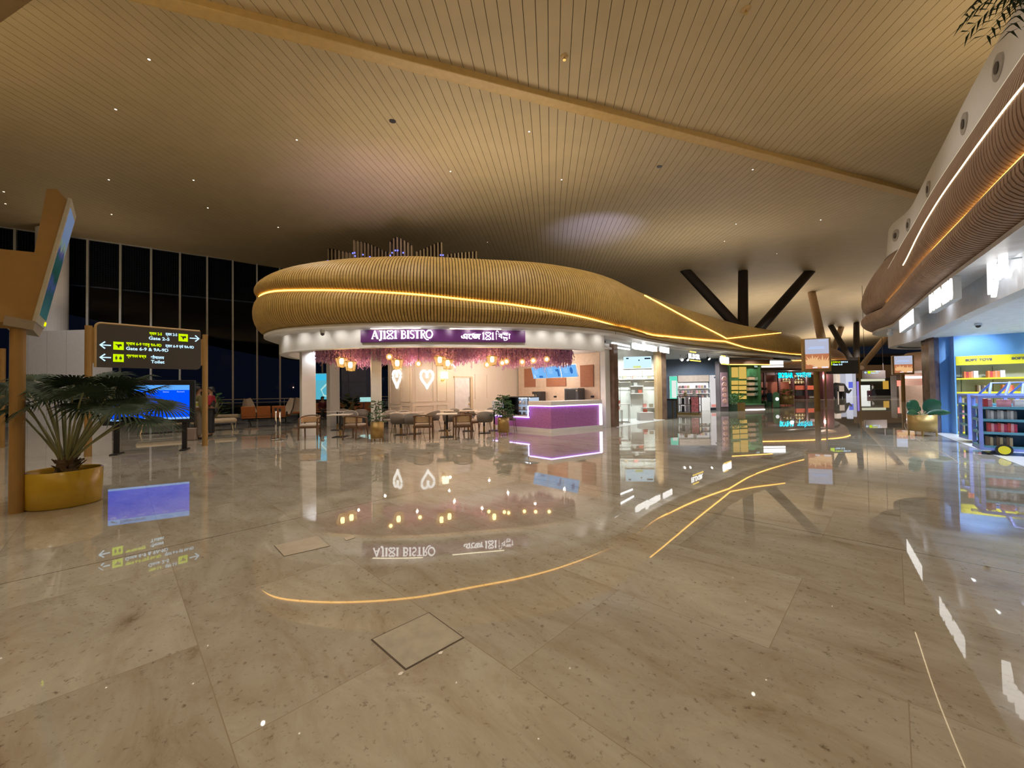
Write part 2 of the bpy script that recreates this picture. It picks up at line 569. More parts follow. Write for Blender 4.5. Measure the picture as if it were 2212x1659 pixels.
def cover(label, cs, mt, rim):
    cs = [gp(*c) for c in cs]
    c0 = sum(cs, Vector()) / 4
    t = thing('access_cover', label, 'floor cover', (c0.x, c0.y, 0))
    m = MB(); m.prism([((c - c0) * (1 + rim)).xy.to_tuple() for c in cs], 0.0005, 0.0025); m.build('joint_frame', EDGE, t)
    m = MB(); m.prism([(c - c0).xy.to_tuple() for c in cs], 0.001, 0.0035); m.build('cover_plate', mt, t)


cover('square stone access cover with dark joint in the near floor', [(805, 1382), (926, 1325), (999, 1378), (877, 1445)], COVM, 0.045)
cover('pale rectangular access cover farther away on the floor', [(593, 1179), (687, 1158), (712, 1180), (614, 1202)], COVL, 0.02)
cover('tiny pale floor plate right of the pale access cover', [(742, 1163), (762, 1157), (767, 1162), (748, 1168)], COVL, 0.02)
for (px, py, lb) in ((952, 1411, 'small white chip on the floor right of the square cover'), (866, 1456, 'small white chip on the floor below the square cover')):
    c = gp(px, py)
    m = MB(); m.prism([(-.016, -.006), (0.0, -.012), (.017, .003), (.004, .012), (-.01, .008)], 0, 0.003)
    o = m.build('stone_chip', WHITE); o.location = c; o.rotation_euler = (0, 0, 0.6); tag(o, lb, 'chip')


# ------------------------------------------------------------------ ceiling of metal planks
def beam_u(x, y):
    """distance behind the ceiling beam"""
    return (y - (9.6 + (x + 6.1) * 0.353)) * 0.943


def zc(x, y):
    u = beam_u(x, y)
    z = 10.6
    if u > 0:
        k = sstep(-16, 0, x)
        rise = 0.15 * u if u < 9 else 1.35 + 0.55 * math.sin(min(1.0, (u - 9) / 14) * PI / 2)
        fall = 0.085 * max(0, u - 20)
        z += rise * k - min(fall, 3.4) + (1 - k) * 0.25
    return z


A_PL = math.radians(5.7)
PD = Vector((math.sin(A_PL), math.cos(A_PL), 0))
PX = Vector((math.cos(A_PL), -math.sin(A_PL), 0))
ce = MB()
steps = [-12, -8, -4, -1, 2, 4, 6, 8, 10, 12, 14, 16, 18, 20, 22, 24, 26, 29, 32, 36, 40, 45, 52, 60, 70, 80, 95]
for i in range(-150, 380):
    a = i * 0.30 + 0.08
    vs = []
    for d in steps:
        for (w, h) in ((0.008, 0.05), (0.008, 0), (0.292, 0), (0.292, 0.05)):
            p = PD * d + PX * (a + w)
            vs.append((p.x, p.y, zc(p.x, p.y) + h))
    fs = []
    for k in range(len(steps) - 1):
        for j in range(3):
            fs.append((4 * k + j, 4 * k + j + 1, 4 * k + 5 + j, 4 * k + 4 + j))
    ce.add(vs, fs)
ce.cur = 1
nb = len(steps)
vs, fs = [], []
for d in steps:
    for a in range(-46, 116, 5):
        p = PD * d + PX * a
        vs.append((p.x, p.y, zc(p.x, p.y) + 0.14))
w = len(range(-46, 116, 5))
for k in range(nb - 1):
    for j in range(w - 1):
        fs.append((k * w + j, k * w + j + 1, (k + 1) * w + j + 1, (k + 1) * w + j))
ce.add(vs, fs)
struct('ceiling', ce, [CEIL_M, CEIL_DARK], 'tan metal plank ceiling of the hall')

# the beam across the ceiling
b0, b1 = Vector((-12.0, 7.5, 0)), Vector((24, 20.25, 0))
bd = (b1 - b0).normalized()
bn = Vector((-bd.y, bd.x, 0))
bm_ = MB()
M = frame((b0.x, b0.y, 10.6), (bd.x, bd.y))
LB = (b1 - b0).length
bm_.box((LB / 2, -0.22, -0.05), (LB, 0.34, 0.22), M)
bm_.box((LB / 2, 0.03, 0.0), (LB, 0.18, 0.10), M)
struct('trim_1', bm_, pm('gold ceiling beam', (0.55, 0.38, 0.15), 0.45), 'tan beam running diagonally across the ceiling', bevel=0.02)
# close slanted tan bulkhead in the upper left corner
p = [at(-300, -320, 3.6), at(161, -64, 3.6), at(-40, 78, 3.6), at(-500, 220, 3.6)]
bk = MB()
q = [v + Vector((0, 0, 0.25)) for v in p]
bk.add(p + q, [(0, 1, 2, 3), (4, 7, 6, 5), (0, 4, 5, 1), (1, 5, 6, 2), (2, 6, 7, 3), (3, 7, 4, 0)])
struct('trim_2', bk, pm('light tan bulkhead', (0.80, 0.56, 0.28), 0.5), 'pale tan bulkhead edge in the upper left corner')


# little lights, speakers and sprinklers set in the ceiling
def on_ceiling(px, py):
    r = ray(px, py)
    t = 5.0
    for _ in range(60):
        p = Vector((0, 0, CAM_H)) + r * t
        t += (zc(p.x, p.y) - p.z) / max(r.z, 0.05) * 0.5
    return Vector((0, 0, CAM_H)) + r * t


WHERE = [((322, 128), 'upper left of the ceiling, highest of the left lights'), ((250, 236), 'left ceiling, below the highest left light'),
         ((235, 388), 'left ceiling, above the tilted display screen'), ((418, 389), 'left ceiling, above the gate sign'),
         ((449, 449), 'left ceiling, lower one above the gate sign'), ((241, 463), 'left ceiling, right of the tilted screen top'),
         ((601, 491), 'ceiling above the left end of the golden canopy'), ((641, 302), 'ceiling, lone dim one between gate sign and beam'),
         ((973, 370), 'brightest one above the slatted column head'), ((1143, 284), 'ceiling below the beam, nearest the beam'),
         ((1213, 388), 'ceiling mid centre, right of the brightest one'), ((1053, 523), 'ceiling just right of the slatted column head'),
         ((1100, 549), 'ceiling close above the golden canopy, left one'), ((1137, 568), 'ceiling close above the golden canopy, right one'),
         ((1773, 475), 'bright one at right above the three dark struts'), ((1590, 484), 'small one above the middle dark strut'),
         ((1565, 521), 'small lower one above the middle dark strut'), ((1742, 580), 'beside the top of the right dark strut'),
         ((1424, 625), 'above the start of the lit V on the canopy'), ((12, 440), 'leftmost bright one near the picture edge'), ((8, 414), 'leftmost small one near the picture edge'),
         ((1626, 366), 'right of the middle ceiling, under the beam'), ((1678, 548), 'left of the right dark strut top')]
proto = None
for (pxy, wh) in WHERE:
    c = on_ceiling(*pxy)
    lab = 'small round ceiling downlight, ' + wh
    if proto is None:
        proto = thing('ceiling_downlight', lab, 'ceiling light', c + Vector((0, 0, 0.02)), 0, 'downlights in the plank ceiling')
        m = MB(); m.lathe([(0.060, -0.03), (0.060, 0.02), (0.034, 0.02), (0.034, -0.03), (0.060, -0.03)], 16)
        m.build('trim_ring', pm('white ring', (0.45, 0.38, 0.25), 0.5), proto)
        m = MB(); m.cyl((0, 0, -0.022), (0, 0, 0.01), 0.033, n=14)
        m.build('lens', SPOT_W, proto)
    else:
        dup(proto, c + Vector((0, 0, 0.02)), 0, lab)
for (pxy, wh) in (((848, 261), 'left of centre, below the beam'), ((1425, 359), 'right of centre, below the beam')):
    c = on_ceiling(*pxy)
    t = thing('ceiling_speaker', 'round black speaker in the plank ceiling, ' + wh, 'speaker', c)
    m = MB(); m.cyl((0, 0, -0.02), (0, 0, 0.03), 0.10, n=20); m.build('grille', BLACK, t)
    m = MB(); m.lathe([(0.12, -0.012), (0.12, 0.02), (0.10, 0.02), (0.10, -0.012), (0.12, -0.012)], 20); m.build('rim', DGREY, t)
for (pxy, wh) in (((1219, 122), 'left of the two above the beam'), ((1611, 20), 'at the top edge, right of the other')):
    c = on_ceiling(*pxy)
    t = thing('sprinkler_head', 'tan sprinkler head under the ceiling planks, ' + wh, 'sprinkler', c)
    m = MB(); m.lathe([(0.0, -0.03), (0.09, -0.025), (0.11, 0.0), (0.11, 0.02)], 18); m.build('escutcheon', TAN_L, t, True)
    m = MB(); m.cyl((0, 0, -0.09), (0, 0, -0.02), 0.02); m.cyl((0, 0, -0.1), (0, 0, -0.09), 0.045); m.build('nozzle', BRASS, t)

# ------------------------------------------------------------------ glazed curtain wall on the left
CW0, CWD = Vector((-25.1, 22.97, 0)), Vector((8.1, 5.4, 0)).normalized()
BAY = 1.40
GLASS = glass('night glazing', (0.55, 0.6, 0.7), 1.16)
MESH_M = _new('perforated sun screen')
nt = MESH_M.node_tree
b = nt.nodes['Principled BSDF']
tc = nt.nodes.new('ShaderNodeTexCoord')
ck = nt.nodes.new('ShaderNodeTexBrick')
ck.offset = 0.0
ck.inputs['Scale'].default_value = 1.0
ck.inputs['Brick Width'].default_value = 0.115
ck.inputs['Row Height'].default_value = 0.115
ck.inputs['Mortar Size'].default_value = 0.038
ck.inputs['Mortar Smooth'].default_value = 0.3
ck.inputs['Color1'].default_value = (0.20, 0.21, 0.19, 1)
ck.inputs['Color2'].default_value = (0.17, 0.18, 0.17, 1)
ck.inputs['Mortar'].default_value = (0.012, 0.013, 0.014, 1)
mpn = nt.nodes.new('ShaderNodeMapping')
mpn.inputs['Rotation'].default_value = (math.radians(90), 0, 0)
sep = nt.nodes.new('ShaderNodeSeparateXYZ')
cmb = nt.nodes.new('ShaderNodeCombineXYZ')
nt.links.new(tc.outputs['Object'], sep.inputs[0])
nt.links.new(sep.outputs['X'], cmb.inputs['X'])
nt.links.new(sep.outputs['Z'], cmb.inputs['Y'])
nt.links.new(cmb.outputs[0], ck.inputs['Vector'])
nt.links.new(ck.outputs['Color'], b.inputs['Base Color'])
b.inputs['Roughness'].default_value = 0.8
HW = 11.2
for i in range(-9, 20):
    o = CW0 + CWD * (i * BAY)
    M = frame((0, 0, 0), (1, 0, 0))
    e = bpy.data.objects.new('window_%d' % (i + 10), None)
    COL.objects.link(e)
    e.location = o
    e.rotation_euler = (0, 0, math.atan2(CWD.y, CWD.x))
    e['kind'] = 'structure'
    m = MB()
    m.box((0, 0, HW / 2), (0.10, 0.22, HW))
    m.box((BAY / 2, 0.0, HW - 0.35), (BAY - 0.1, 0.10, 0.12))
    m.box((BAY / 2, 0.0, 0.06), (BAY - 0.1, 0.14, 0.12))
    m.box((BAY / 2, 0.30, 8.1), (BAY - 0.1, 0.10, 0.16))
    m.build('window_frame', MULL, e)
    m = MB(); m.box((BAY / 2, 0.06, HW / 2), (BAY - 0.1, 0.02, HW)); m.build('pane', GLASS, e)
    m = MB(); m.box((BAY / 2, 0.22, 9.55), (BAY - 0.06, 0.02, 2.9)); m.build('sun_screen', MESH_M, e)

# ground outside in the dark
og = MB()
a, b_ = CW0 - CWD * 40, CW0 + CWD * 60
n_ = Vector((-CWD.y, CWD.x, 0))
og.add([a + n_ * 0.3 - Vector((0, 0, -0.004)), b_ + n_ * 0.3 + Vector((0, 0, 0.004)), b_ + n_ * 40 + Vector((0, 0, 0.004)), a + n_ * 40 + Vector((0, 0, 0.004))], [(0, 1, 2, 3)])
struct('ground', og, pm('dark apron asphalt', (0.012, 0.013, 0.016), 0.9), 'dark apron outside the glazing')

# balustrade along the glazing
gr = thing('glass_balustrade', 'steel railing with two rails in front of the dark glazing', 'railing', CW0 - n_ * 1.1, math.atan2(CWD.y, CWD.x))
m = MB(); m.tube([(-8, 0, 1.15), (26, 0, 1.15)], 0.03); m.build('handrail', STEEL, gr)
m = MB(); m.tube([(-8, 0, 0.92), (26, 0, 0.92)], 0.02); m.build('lower_rail', STEEL, gr)
for k in range(-8, 27, 2):
    m = MB(); m.cyl((k, 0, 0), (k, 0, 1.15), 0.02, n=8); m.build('post', MULL, gr)
m = MB(); m.box((9, 0.0, 0.5), (34, 0.012, 0.8)); m.build('pane', glass('clear rail glass', (0.9, 0.95, 0.95)), gr)

# white cladding block and round columns behind the tilted display
wl = MB()
A, B = at(20, 720, 20.0), at(186, 712, 19.6)
M = frame((A.x, A.y, 0), (B.x - A.x, B.y - A.y))
Lw = (Vector((B.x, B.y)) - Vector((A.x, A.y))).length
wl.box((Lw / 2, 0.6, B.z / 2), (Lw, 1.2, B.z), M)
wl.cur = 1
for k in range(1, 4):
    wl.box((Lw * k / 4, -0.002, B.z / 2), (0.012, 0.01, B.z), M)
struct('wall_left', wl, [GREYW, pm('panel joint', (0.33, 0.32, 0.32), 0.6)], 'pale grey clad block beside the dark glazing')
for i, (px, Y, r) in enumerate(((51, 23.0, 0.52), (112, 21.4, 0.62))):
    c = at(px, 700, Y)
    m = MB(); m.cyl((c.x, c.y, 0), (c.x, c.y, 10.7), r, n=32)
    struct('pillar', m, GREYW, ['round white pillar at the far left, rising to the ceiling', 'round white pillar just behind the tilted display'][i], smooth=False)
# ------------------------------------------------------------------ slatted canopies over the shop islands
class Curve2:
    def __init__(s, pts, side):
        d = spline([(x, y, 0) for x, y in pts], 30)
        s.side = side
        L = [0.0]
        for i in range(1, len(d)):
            L.append(L[-1] + (d[i] - d[i - 1]).length)
        s.d, s.L, s.len = d, L, L[-1]

    def at(s, u):
        u = max(0.0, min(s.len - 1e-6, u))
        lo, hi = 0, len(s.L) - 1
        while hi - lo > 1:
            m = (lo + hi) // 2
            if s.L[m] <= u:
                lo = m
            else:
                hi = m
        f = (u - s.L[lo]) / (s.L[hi] - s.L[lo])
        p = s.d[lo].lerp(s.d[hi], f)
        a, b = s.d[max(lo - 2, 0)], s.d[min(hi + 2, len(s.d) - 1)]
        t = (b - a).normalized()
        n = Vector((t.y, -t.x, 0)) * s.side
        return p, t, n

    def near(s, x, y):
        best = min(range(len(s.d)), key=lambda i: (s.d[i].x - x) ** 2 + (s.d[i].y - y) ** 2)
        return s.L[best]

    def hit(s, px, off=0.0):
        """arc length where the picture column px meets the curve (nearest to the camera)"""
        r = ray(px, 845)
        out = []
        pv = None
        for i in range(len(s.d)):
            p, t, n = s.at(s.L[i])
            q = p + n * off
            v = q.x * r.y - q.y * r.x
            if pv is not None and pv[0] * v <= 0 and q.y > 0:
                out.append((q.y, s.L[i - 1] + (s.L[i] - s.L[i - 1]) * pv[0] / (pv[0] - v + 1e-9)))
            pv = (v,)
        return min(out)[1]


def sweep(mb, cv, u0, u1, step, prof, closed=False):
    """prof(u) -> list of (offset, z); sheet swept along the curve"""
    n = max(2, int((u1 - u0) / step) + 1)
    rows = []
    for i in range(n):
        u = u0 + (u1 - u0) * i / (n - 1)
        p, t, nn = cv.at(u)
        rows.append([p + nn * o + Vector((0, 0, z)) for (o, z) in prof(u)])
    k = len(rows[0])
    vs = [v for r in rows for v in r]
    fs = []
    for i in range(n - 1):
        for j in range(k if closed else k - 1):
            j2 = (j + 1) % k
            fs.append((i * k + j, i * k + j2, (i + 1) * k + j2, (i + 1) * k + j))
    if closed:
        fs += [tuple(range(k)), tuple(range((n - 1) * k, n * k))]
    mb.add(vs, fs)


def slats(mb, cv, u0, u1, pitch, hw, prof, depth):
    n = int((u1 - u0) / pitch)
    for i in range(n):
        p, t, nn = cv.at(u0 + (i + 0.5) * pitch)
        pr = prof(u0 + (i + 0.5) * pitch)
        k = len(pr)
        vs = []
        for j, (o, z) in enumerate(pr):
            a, b = pr[max(j - 1, 0)], pr[min(j + 1, k - 1)]
            dx, dz = b[0] - a[0], b[1] - a[1]
            l = math.hypot(dx, dz) or 1
            no = Vector((dz / l, -dx / l))
            if no.x < 0 and abs(no.x) > 0.3:
                no = -no
            elif abs(no.x) <= 0.3 and no.x < 0:
                no = -no
            q = p + Vector((0, 0, z)) + nn * o
            qi = q - nn * (no.x * depth) - Vector((0, 0, no.y * depth))
            vs += [qi + t * hw, q + t * hw, q - t * hw, qi - t * hw]
        fs = []
        for j in range(k - 1):
            for e in range(3):
                fs.append((4 * j + e, 4 * j + e + 1, 4 * j + 5 + e, 4 * j + 4 + e))
        mb.add(vs, fs)


BIST = Curve2([(-4.5, 20.5), (-7.4, 17.6), (-8.7, 15.2), (-8.65, 13.7), (-8.1, 12.5), (-6.9, 11.5), (-5, 10.9), (-3., 10.75), (-1.36, 11.0), (1.25, 11.6), (3.52, 13.0), (5.48, 15.25),
               (8.4, 18.3), (11.45, 21.1), (15, 24.2), (19.3, 27.2), (21.6, 28.8), (22.6, 30.4), (21.5, 32.5)], 1)
ZS_PTS = [(-8.1, 4.60), (-7.1, 4.53), (-5.8, 4.41), (-4.33, 4.29), (-3, 4.19), (-1.42, 4.07), (-.09, 3.96), (.97, 3.84), (2.48, 3.68), (3.52, 3.55), (5.34, 3.52), (7.84, 3.71), (11.37, 3.95), (13.7, 3.82), (19, 3.73), (23, 3.8)]
U_TIP = BIST.near(-8.3, 12.8)
U_GRV = BIST.near(3.52, 13.0)
U_FLAT = BIST.near(6.2, 16.0)


def b_zs(u):
    p = BIST.at(u)[0]
    if u < U_TIP:
        return 4.62
    x = p.x
    for (a, za), (b, zb) in zip(ZS_PTS, ZS_PTS[1:]):
        if a <= x <= b:
            return za + (zb - za) * (x - a) / (b - a)
    return ZS_PTS[0][1] if x < ZS_PTS[0][0] else 3.8


def b_g(u):
    return 0.17 * sstep(U_GRV - 0.5, U_FLAT, u)


def b_bot(u):
    return 3.43 + 0.30 * sstep(U_GRV, BIST.near(18, 26.4), u)


def b_up(u):
    g, zs = b_g(u), b_zs(u)
    return bez((g, zs + 0.015), (g + 0.30 - g * 0.9, zs + 0.18), (0.22, 5.10), (-0.62, 5.45), 12)


def b_low(u):
    g, zs = b_g(u), b_zs(u)
    zb = b_bot(u)
    return bez((g, zs - 0.015), (g + 0.30 - g, zs - 0.12), (0.28, zb + 0.10), (-0.15, zb), 9)


def inset(f, d):
    return lambda u: [(o - d, z) for (o, z) in f(u)]


can = thing('kiosk_canopy', 'long golden slatted canopy with curved rounded end above the bistro and shops', 'canopy', (0, 0, 0))
m = MB(); slats(m, BIST, 0.3, BIST.len - 0.3, 0.088, 0.033, b_up, 0.05)
m.cur = 1; sweep(m, BIST, 0.3, BIST.len - 0.3, 0.3, inset(b_up, 0.05))
m.build('upper_slats', [WOOD_SLAT, WOOD_BACK], can)
m = MB(); slats(m, BIST, 0.3, BIST.len - 0.3, 0.088, 0.033, b_low, 0.05)
m.cur = 1; sweep(m, BIST, 0.3, BIST.len - 0.3, 0.3, inset(b_low, 0.05))
m.build('lower_slats', [WOOD_SLAT, WOOD_BACK], can)
m = MB(); sweep(m, BIST, U_TIP + 0.1, U_GRV + 0.2, 0.15, lambda u: [(b_g(u) - 0.03, b_zs(u) - 0.016), (b_g(u) + 0.03, b_zs(u) - 0.016), (b_g(u) + 0.03, b_zs(u) + 0.016), (b_g(u) - 0.03, b_zs(u) + 0.016)], True)
m.build('groove_light_strip', LED_O, can)
m = MB(); sweep(m, BIST, U_GRV + 0.2, BIST.near(21.8, 29), 0.15, lambda u: [(b_g(u) + 0.0, b_zs(u) - 0.018), (b_g(u) + 0.05, b_zs(u) - 0.018), (b_g(u) + 0.05, b_zs(u) + 0.018), (b_g(u), b_zs(u) + 0.018)], True)
m.build('shop_light_strip', LED_O, can)


def b_o_at(u, z):
    pr = b_up(u)
    for (o0, z0), (o1, z1) in zip(pr, pr[1:]):
        if z0 <= z <= z1:
            return o0 + (o1 - o0) * (z - z0) / (z1 - z0 + 1e-9)
    return pr[-1][0]


UV0, UV1, UV2 = BIST.near(5.45, 15.2), BIST.near(11.45, 21.1), BIST.near(19.35, 27.24)


def vstrip(ua, ub, za, zb):
    m = MB()

    def pr(u):
        z = za + (zb - za) * (u - ua) / (ub - ua)
        o = b_o_at(u, z) + 0.0
        return [(o, z - 0.020), (o + 0.04, z - 0.020), (o + 0.04, z + 0.020), (o, z + 0.020)]
    sweep(m, BIST, ua, ub, 0.2, pr, True)
    return m


vstrip(UV0, UV1, 5.16, 4.10).build('slanted_light_strip', LED_O, can)
vstrip(UV1, UV2, 4.10, 5.30).build('slanted_light_strip', LED_O, can)


def b_fas(u):
    zb = b_bot(u)
    d = 2.77 if u < U_GRV + 0.12 else zb - 0.17
    return [(-0.15, zb), (-0.11, zb - 0.03), (-0.11, zb - 0.12), (-0.55, zb - 0.12), (-0.55, d), (-0.80, d), (-0.80, zb - 0.12)]


m = MB()
sweep(m, BIST, 0.3, U_GRV + 0.11, 0.2, b_fas)
sweep(m, BIST, U_GRV + 0.13, BIST.len - 0.3, 0.2, b_fas)
m.build('white_fascia', WHITE, can)
m = MB()
poly = []
k = 120
for i in range(k):
    p, t, n = BIST.at(0.3 + (BIST.len - 0.6) * i / (k - 1))
    q = p - n * 0.6
    poly.append((q.x, q.y))
poly += [(18.5, 33.5), (9.0, 29.5), (1.0, 24.5)]
m.prism(poly, 5.30, 5.40)
m.build('roof', WOOD_BACK, can)
# thin cove light under the white lip, over the sign
for (xa, xb) in ((785, 905), (975, 1090)):
    m = MB()
    sweep(m, BIST, BIST.hit(xa), BIST.hit(xb), 0.2, lambda u: [(-0.50, 3.306), (-0.47, 3.306), (-0.47, 3.30), (-0.50, 3.30)], True)
    m.build('cove_light', em('soft cove light', (1.0, 0.90, 0.62), 5.0), can)

# fill spots added under the white lip to brighten the fascia below
for k in range(18):
    p, t, n = BIST.at(BIST.hit(600 + k * 41.5, -0.3))
    a = p - n * 0.20
    b = p - n * 0.55
    lamp('SPOT', 'lip_fill_spot', (a.x, a.y, 3.29), 6.5, (1, 0.93, 0.84), (b.x, b.y, 2.85), spot_size=2.4, spot_blend=0.9, shadow_soft_size=0.03)

# flat ceilings inside the island
bc = MB()
poly = []
for i in range(60):
    u = BIST.near(-7.4, 17.6) + (U_GRV + 0.1 - BIST.near(-7.4, 17.6)) * i / 59
    p, t, n = BIST.at(u)
    q = p - n * 0.72
    poly.append((q.x, q.y))
poly += [(4.0, 15.2), (0.4, 19.3), (-4.9, 19.3)]
bc.prism(poly, 2.98, 3.05)
struct('ceiling_bistro', bc, WHITE, 'flat white ceiling inside the bistro')
sc_ = MB()
poly = []
for i in range(60):
    u = U_GRV + 0.15 + (BIST.len - 1.5 - U_GRV) * i / 59
    p, t, n = BIST.at(u)
    q = p - n * 0.75
    poly.append((q.x, q.y))
poly += [(17.5, 33.0), (9.0, 29.0), (4.0, 20.5), (3.9, 16.0)]
sc_.prism(poly, 3.40, 3.46)
struct('ceiling_shops', sc_, pm('shop ceiling', (0.5, 0.52, 0.54), 0.6), 'flat grey ceiling over the shops of the left island')

# security camera dome under the lip at the rounded end
p, t, n = BIST.at(BIST.hit(679))
cc = thing('dome_camera', 'small white dome camera under the rounded canopy end', 'camera', p - n * 0.33 + Vector((0, 0, 3.21)))
m = MB(); m.cyl((0, 0, 0.0), (0, 0, 0.1), 0.07); m.build('mount', WHITE, cc)
m = MB(); m.sphere((0, 0, -0.02), 0.055); m.build('dome', DGREY, cc, True)

# ------------------------------------------------------------------ stroke lettering


def pstroke(mb, M, pts, w, d=0.05, y0=0.0):
    pts = [Vector((a, b)) for a, b in pts]
    ws = w if isinstance(w, (list, tuple)) else [w] * len(pts)
    L, R = [], []
    for i, p in enumerate(pts):
        a, b = pts[max(i - 1, 0)], pts[min(i + 1, len(pts) - 1)]
        t = (b - a).normalized()
        n = Vector((-t.y, t.x)) * ws[i] / 2
        L.append(p + n)
        R.append(p - n)
    vs = []
    for l, r in zip(L, R):
        vs += [M @ Vector((l.x, y0 - d, l.y)), M @ Vector((r.x, y0 - d, r.y)), M @ Vector((l.x, y0, l.y)), M @ Vector((r.x, y0, r.y))]
    fs = []
    for i in range(len(pts) - 1):
        o = 4 * i
        fs += [(o, o + 1, o + 5, o + 4), (o, o + 4, o + 6, o + 2), (o + 1, o + 3, o + 7, o + 5), (o + 2, o + 6, o + 7, o + 3)]
    fs += [(0, 2, 3, 1), (4 * len(pts) - 4, 4 * len(pts) - 3, 4 * len(pts) - 1, 4 * len(pts) - 2)]
    mb.add(vs, fs)


def arc(cx, cy, rx, ry, a0, a1, n=10):
    return [(cx + rx * math.cos(math.radians(a0 + (a1 - a0) * i / n)), cy + ry * math.sin(math.radians(a0 + (a1 - a0) * i / n))) for i in range(n + 1)]


def heart_pts(cx, cy, w, h, n=40, flip=1):
    out = []
    for i in range(n + 1):
        a = -PI + 2 * PI * i / n
        x = 16 * math.sin(a) ** 3
        y = 13 * math.cos(a) - 5 * math.cos(2 * a) - 2 * math.cos(3 * a) - math.cos(4 * a)
        out.append((cx + x / 32 * w, cy + flip * (y + 2.5) / 29 * h))
    return out


def serif_letters(ch):
    k, th = 0.17, 0.07
    S = []
    if ch == 'A':
        S = [([(0.02, 0), (0.36, 1)], th), ([(0.36, 1), (0.70, 0)], k), ([(0.14, 0.34), (0.6, 0.34)], th), ([(-0.04, 0.02), (0.16, 0.02)], th)]; w = 0.78
    elif ch == 'J':
        S = [([(0.30, 1), (0.30, 0.05), (0.22, -0.12), (0.05, -0.17)], k * 0.9), ([(0.12, 0.97), (0.46, 0.97)], th)]; w = 0.46
    elif ch == '1':
        S = [([(0.2, 1), (0.2, 0)], k), ([(0.05, 0.82), (0.2, 0.98)], th), ([(0.05, 0.02), (0.36, 0.02)], th)]; w = 0.40
    elif ch == 'X':
        S = [(heart_pts(0.40, 0.72, 0.72, 0.56), 0.10), (heart_pts(0.40, 0.27, 0.72, 0.56, flip=-1), 0.10)]; w = 0.82
    elif ch == 'B':
        S = [([(0.12, 1), (0.12, 0)], k), ([(0.0, 0.97), (0.3, 0.97)] + arc(0.3, 0.76, 0.22, 0.21, 90, -90) + [(0.14, 0.54)], 0.09), ([(0.3, 0.54)] + arc(0.3, 0.28, 0.28, 0.26, 90, -90) + [(0.0, 0.02)], 0.10)]; w = 0.66
    elif ch == 'I':
        S = [([(0.15, 1), (0.15, 0)], k), ([(0.02, 0.97), (0.28, 0.97)], th), ([(0.02, 0.03), (0.28, 0.03)], th)]; w = 0.32
    elif ch == 'S':
        S = [(arc(0.26, 0.75, 0.2, 0.22, 30, 250) + arc(0.26, 0.26, 0.22, 0.24, 80, -150), 0.12)]; w = 0.54
    elif ch == 'T':
        S = [([(0.3, 1), (0.3, 0)], k), ([(0, 0.96), (0.6, 0.96)], 0.08), ([(0.17, 0.03), (0.43, 0.03)], th)]; w = 0.62
    elif ch == 'R':
        S = [([(0.12, 1), (0.12, 0)], k), ([(0.0, 0.97), (0.3, 0.97)] + arc(0.3, 0.75, 0.22, 0.22, 90, -90) + [(0.14, 0.53)], 0.09), ([(0.32, 0.52), (0.52, 0.08), (0.75, -0.16), (1.0, -0.18)], [0.15, 0.14, 0.1, 0.04]), ([(0.0, 0.03), (0.25, 0.03)], th)]; w = 0.60
    elif ch == 'O':
        S = [(arc(0.42, 0.5, 0.38, 0.47, 0, 360, 26), 0.13)]; w = 0.86
    else:
        w = 0.35
    return S, w


def serif_text(mb, M, body, size, d=0.05):
    tot = sum(serif_letters(c)[1] + 0.06 for c in body)
    x = -tot * size / 2
    for c in body:
        S, w = serif_letters(c)
        for pts, wd in S:
            ww = [a * size for a in wd] if isinstance(wd, list) else wd * size
            pstroke(mb, M, [(x + a * size, (b - 0.5) * size) for a, b in pts], ww, d)
        x += (w + 0.06) * size
    return tot * size


def fit_text(mb, body, M, xa, xb, z, h, bold=0.0):
    """lettering stretched to lie between xa and xb in frame M"""
    tmp = MB()
    text_mb(tmp, body, h * 1.35, Matrix.Identity(4), 0.004, 'CENTER', bold)
    lo, hi = min(v.x for v in tmp.v), max(v.x for v in tmp.v)
    bz, tz = min(v.z for v in tmp.v), max(v.z for v in tmp.v)
    k = (xb - xa) / (hi - lo)
    mb.add([M @ Vector((xa + (v.x - lo) * k, v.y, z + (v.z - (bz + tz) / 2))) for v in tmp.v], tmp.f)



# purple sign band on the fascia
sg = thing('bistro_sign', 'purple sign band with lit white lettering on the white fascia', 'sign', (0, 0, 0))
PURP = pm('purple sign panel', (0.115, 0.022, 0.15), 0.4, 0.0, 0.05)
m = MB()
sweep(m, BIST, BIST.hit(780, -0.5), BIST.hit(1136, -0.5), 0.1, lambda u: [(-0.54, 2.915), (-0.49, 2.915), (-0.49, 3.275), (-0.54, 3.275)], True)
m.build('panel', PURP, sg)


def fasc_frame(px, off, z):
    p, t, n = BIST.at(BIST.hit(px, off))
    q = p + n * off
    return frame((q.x, q.y, z), (t.x, t.y))


m = MB()
serif_text(m, fasc_frame(871, -0.47, 3.115), 'AJ1X1 BISTRO', 0.235, 0.04)
m.build('lettering', SIGN_W, sg)
m = MB()
M = fasc_frame(1047, -0.47, 3.09)
for body, xa, xb, z, h in (('এেজ', -0.68, -0.10, 0.0, 0.17), ('ি', 0.35, 0.45, 0.03, 0.22), ('ব', 0.425, 0.565, 0.0, 0.165), ('ষ', 0.56, 0.735, 0.055, 0.105), ('ট', 0.565, 0.73, -0.075, 0.10), ('া', 0.735, 0.80, 0.0, 0.17)):
    fit_text(m, body, M @ T(0, -0.02, 0), xa, xb, z, h, 0.006 if len(body) > 2 else 0.0)
serif_text(m, M @ T(0.13, 0, 0.0), '1X1', 0.21, 0.04)
m.build('lettering', SIGN_W, sg)

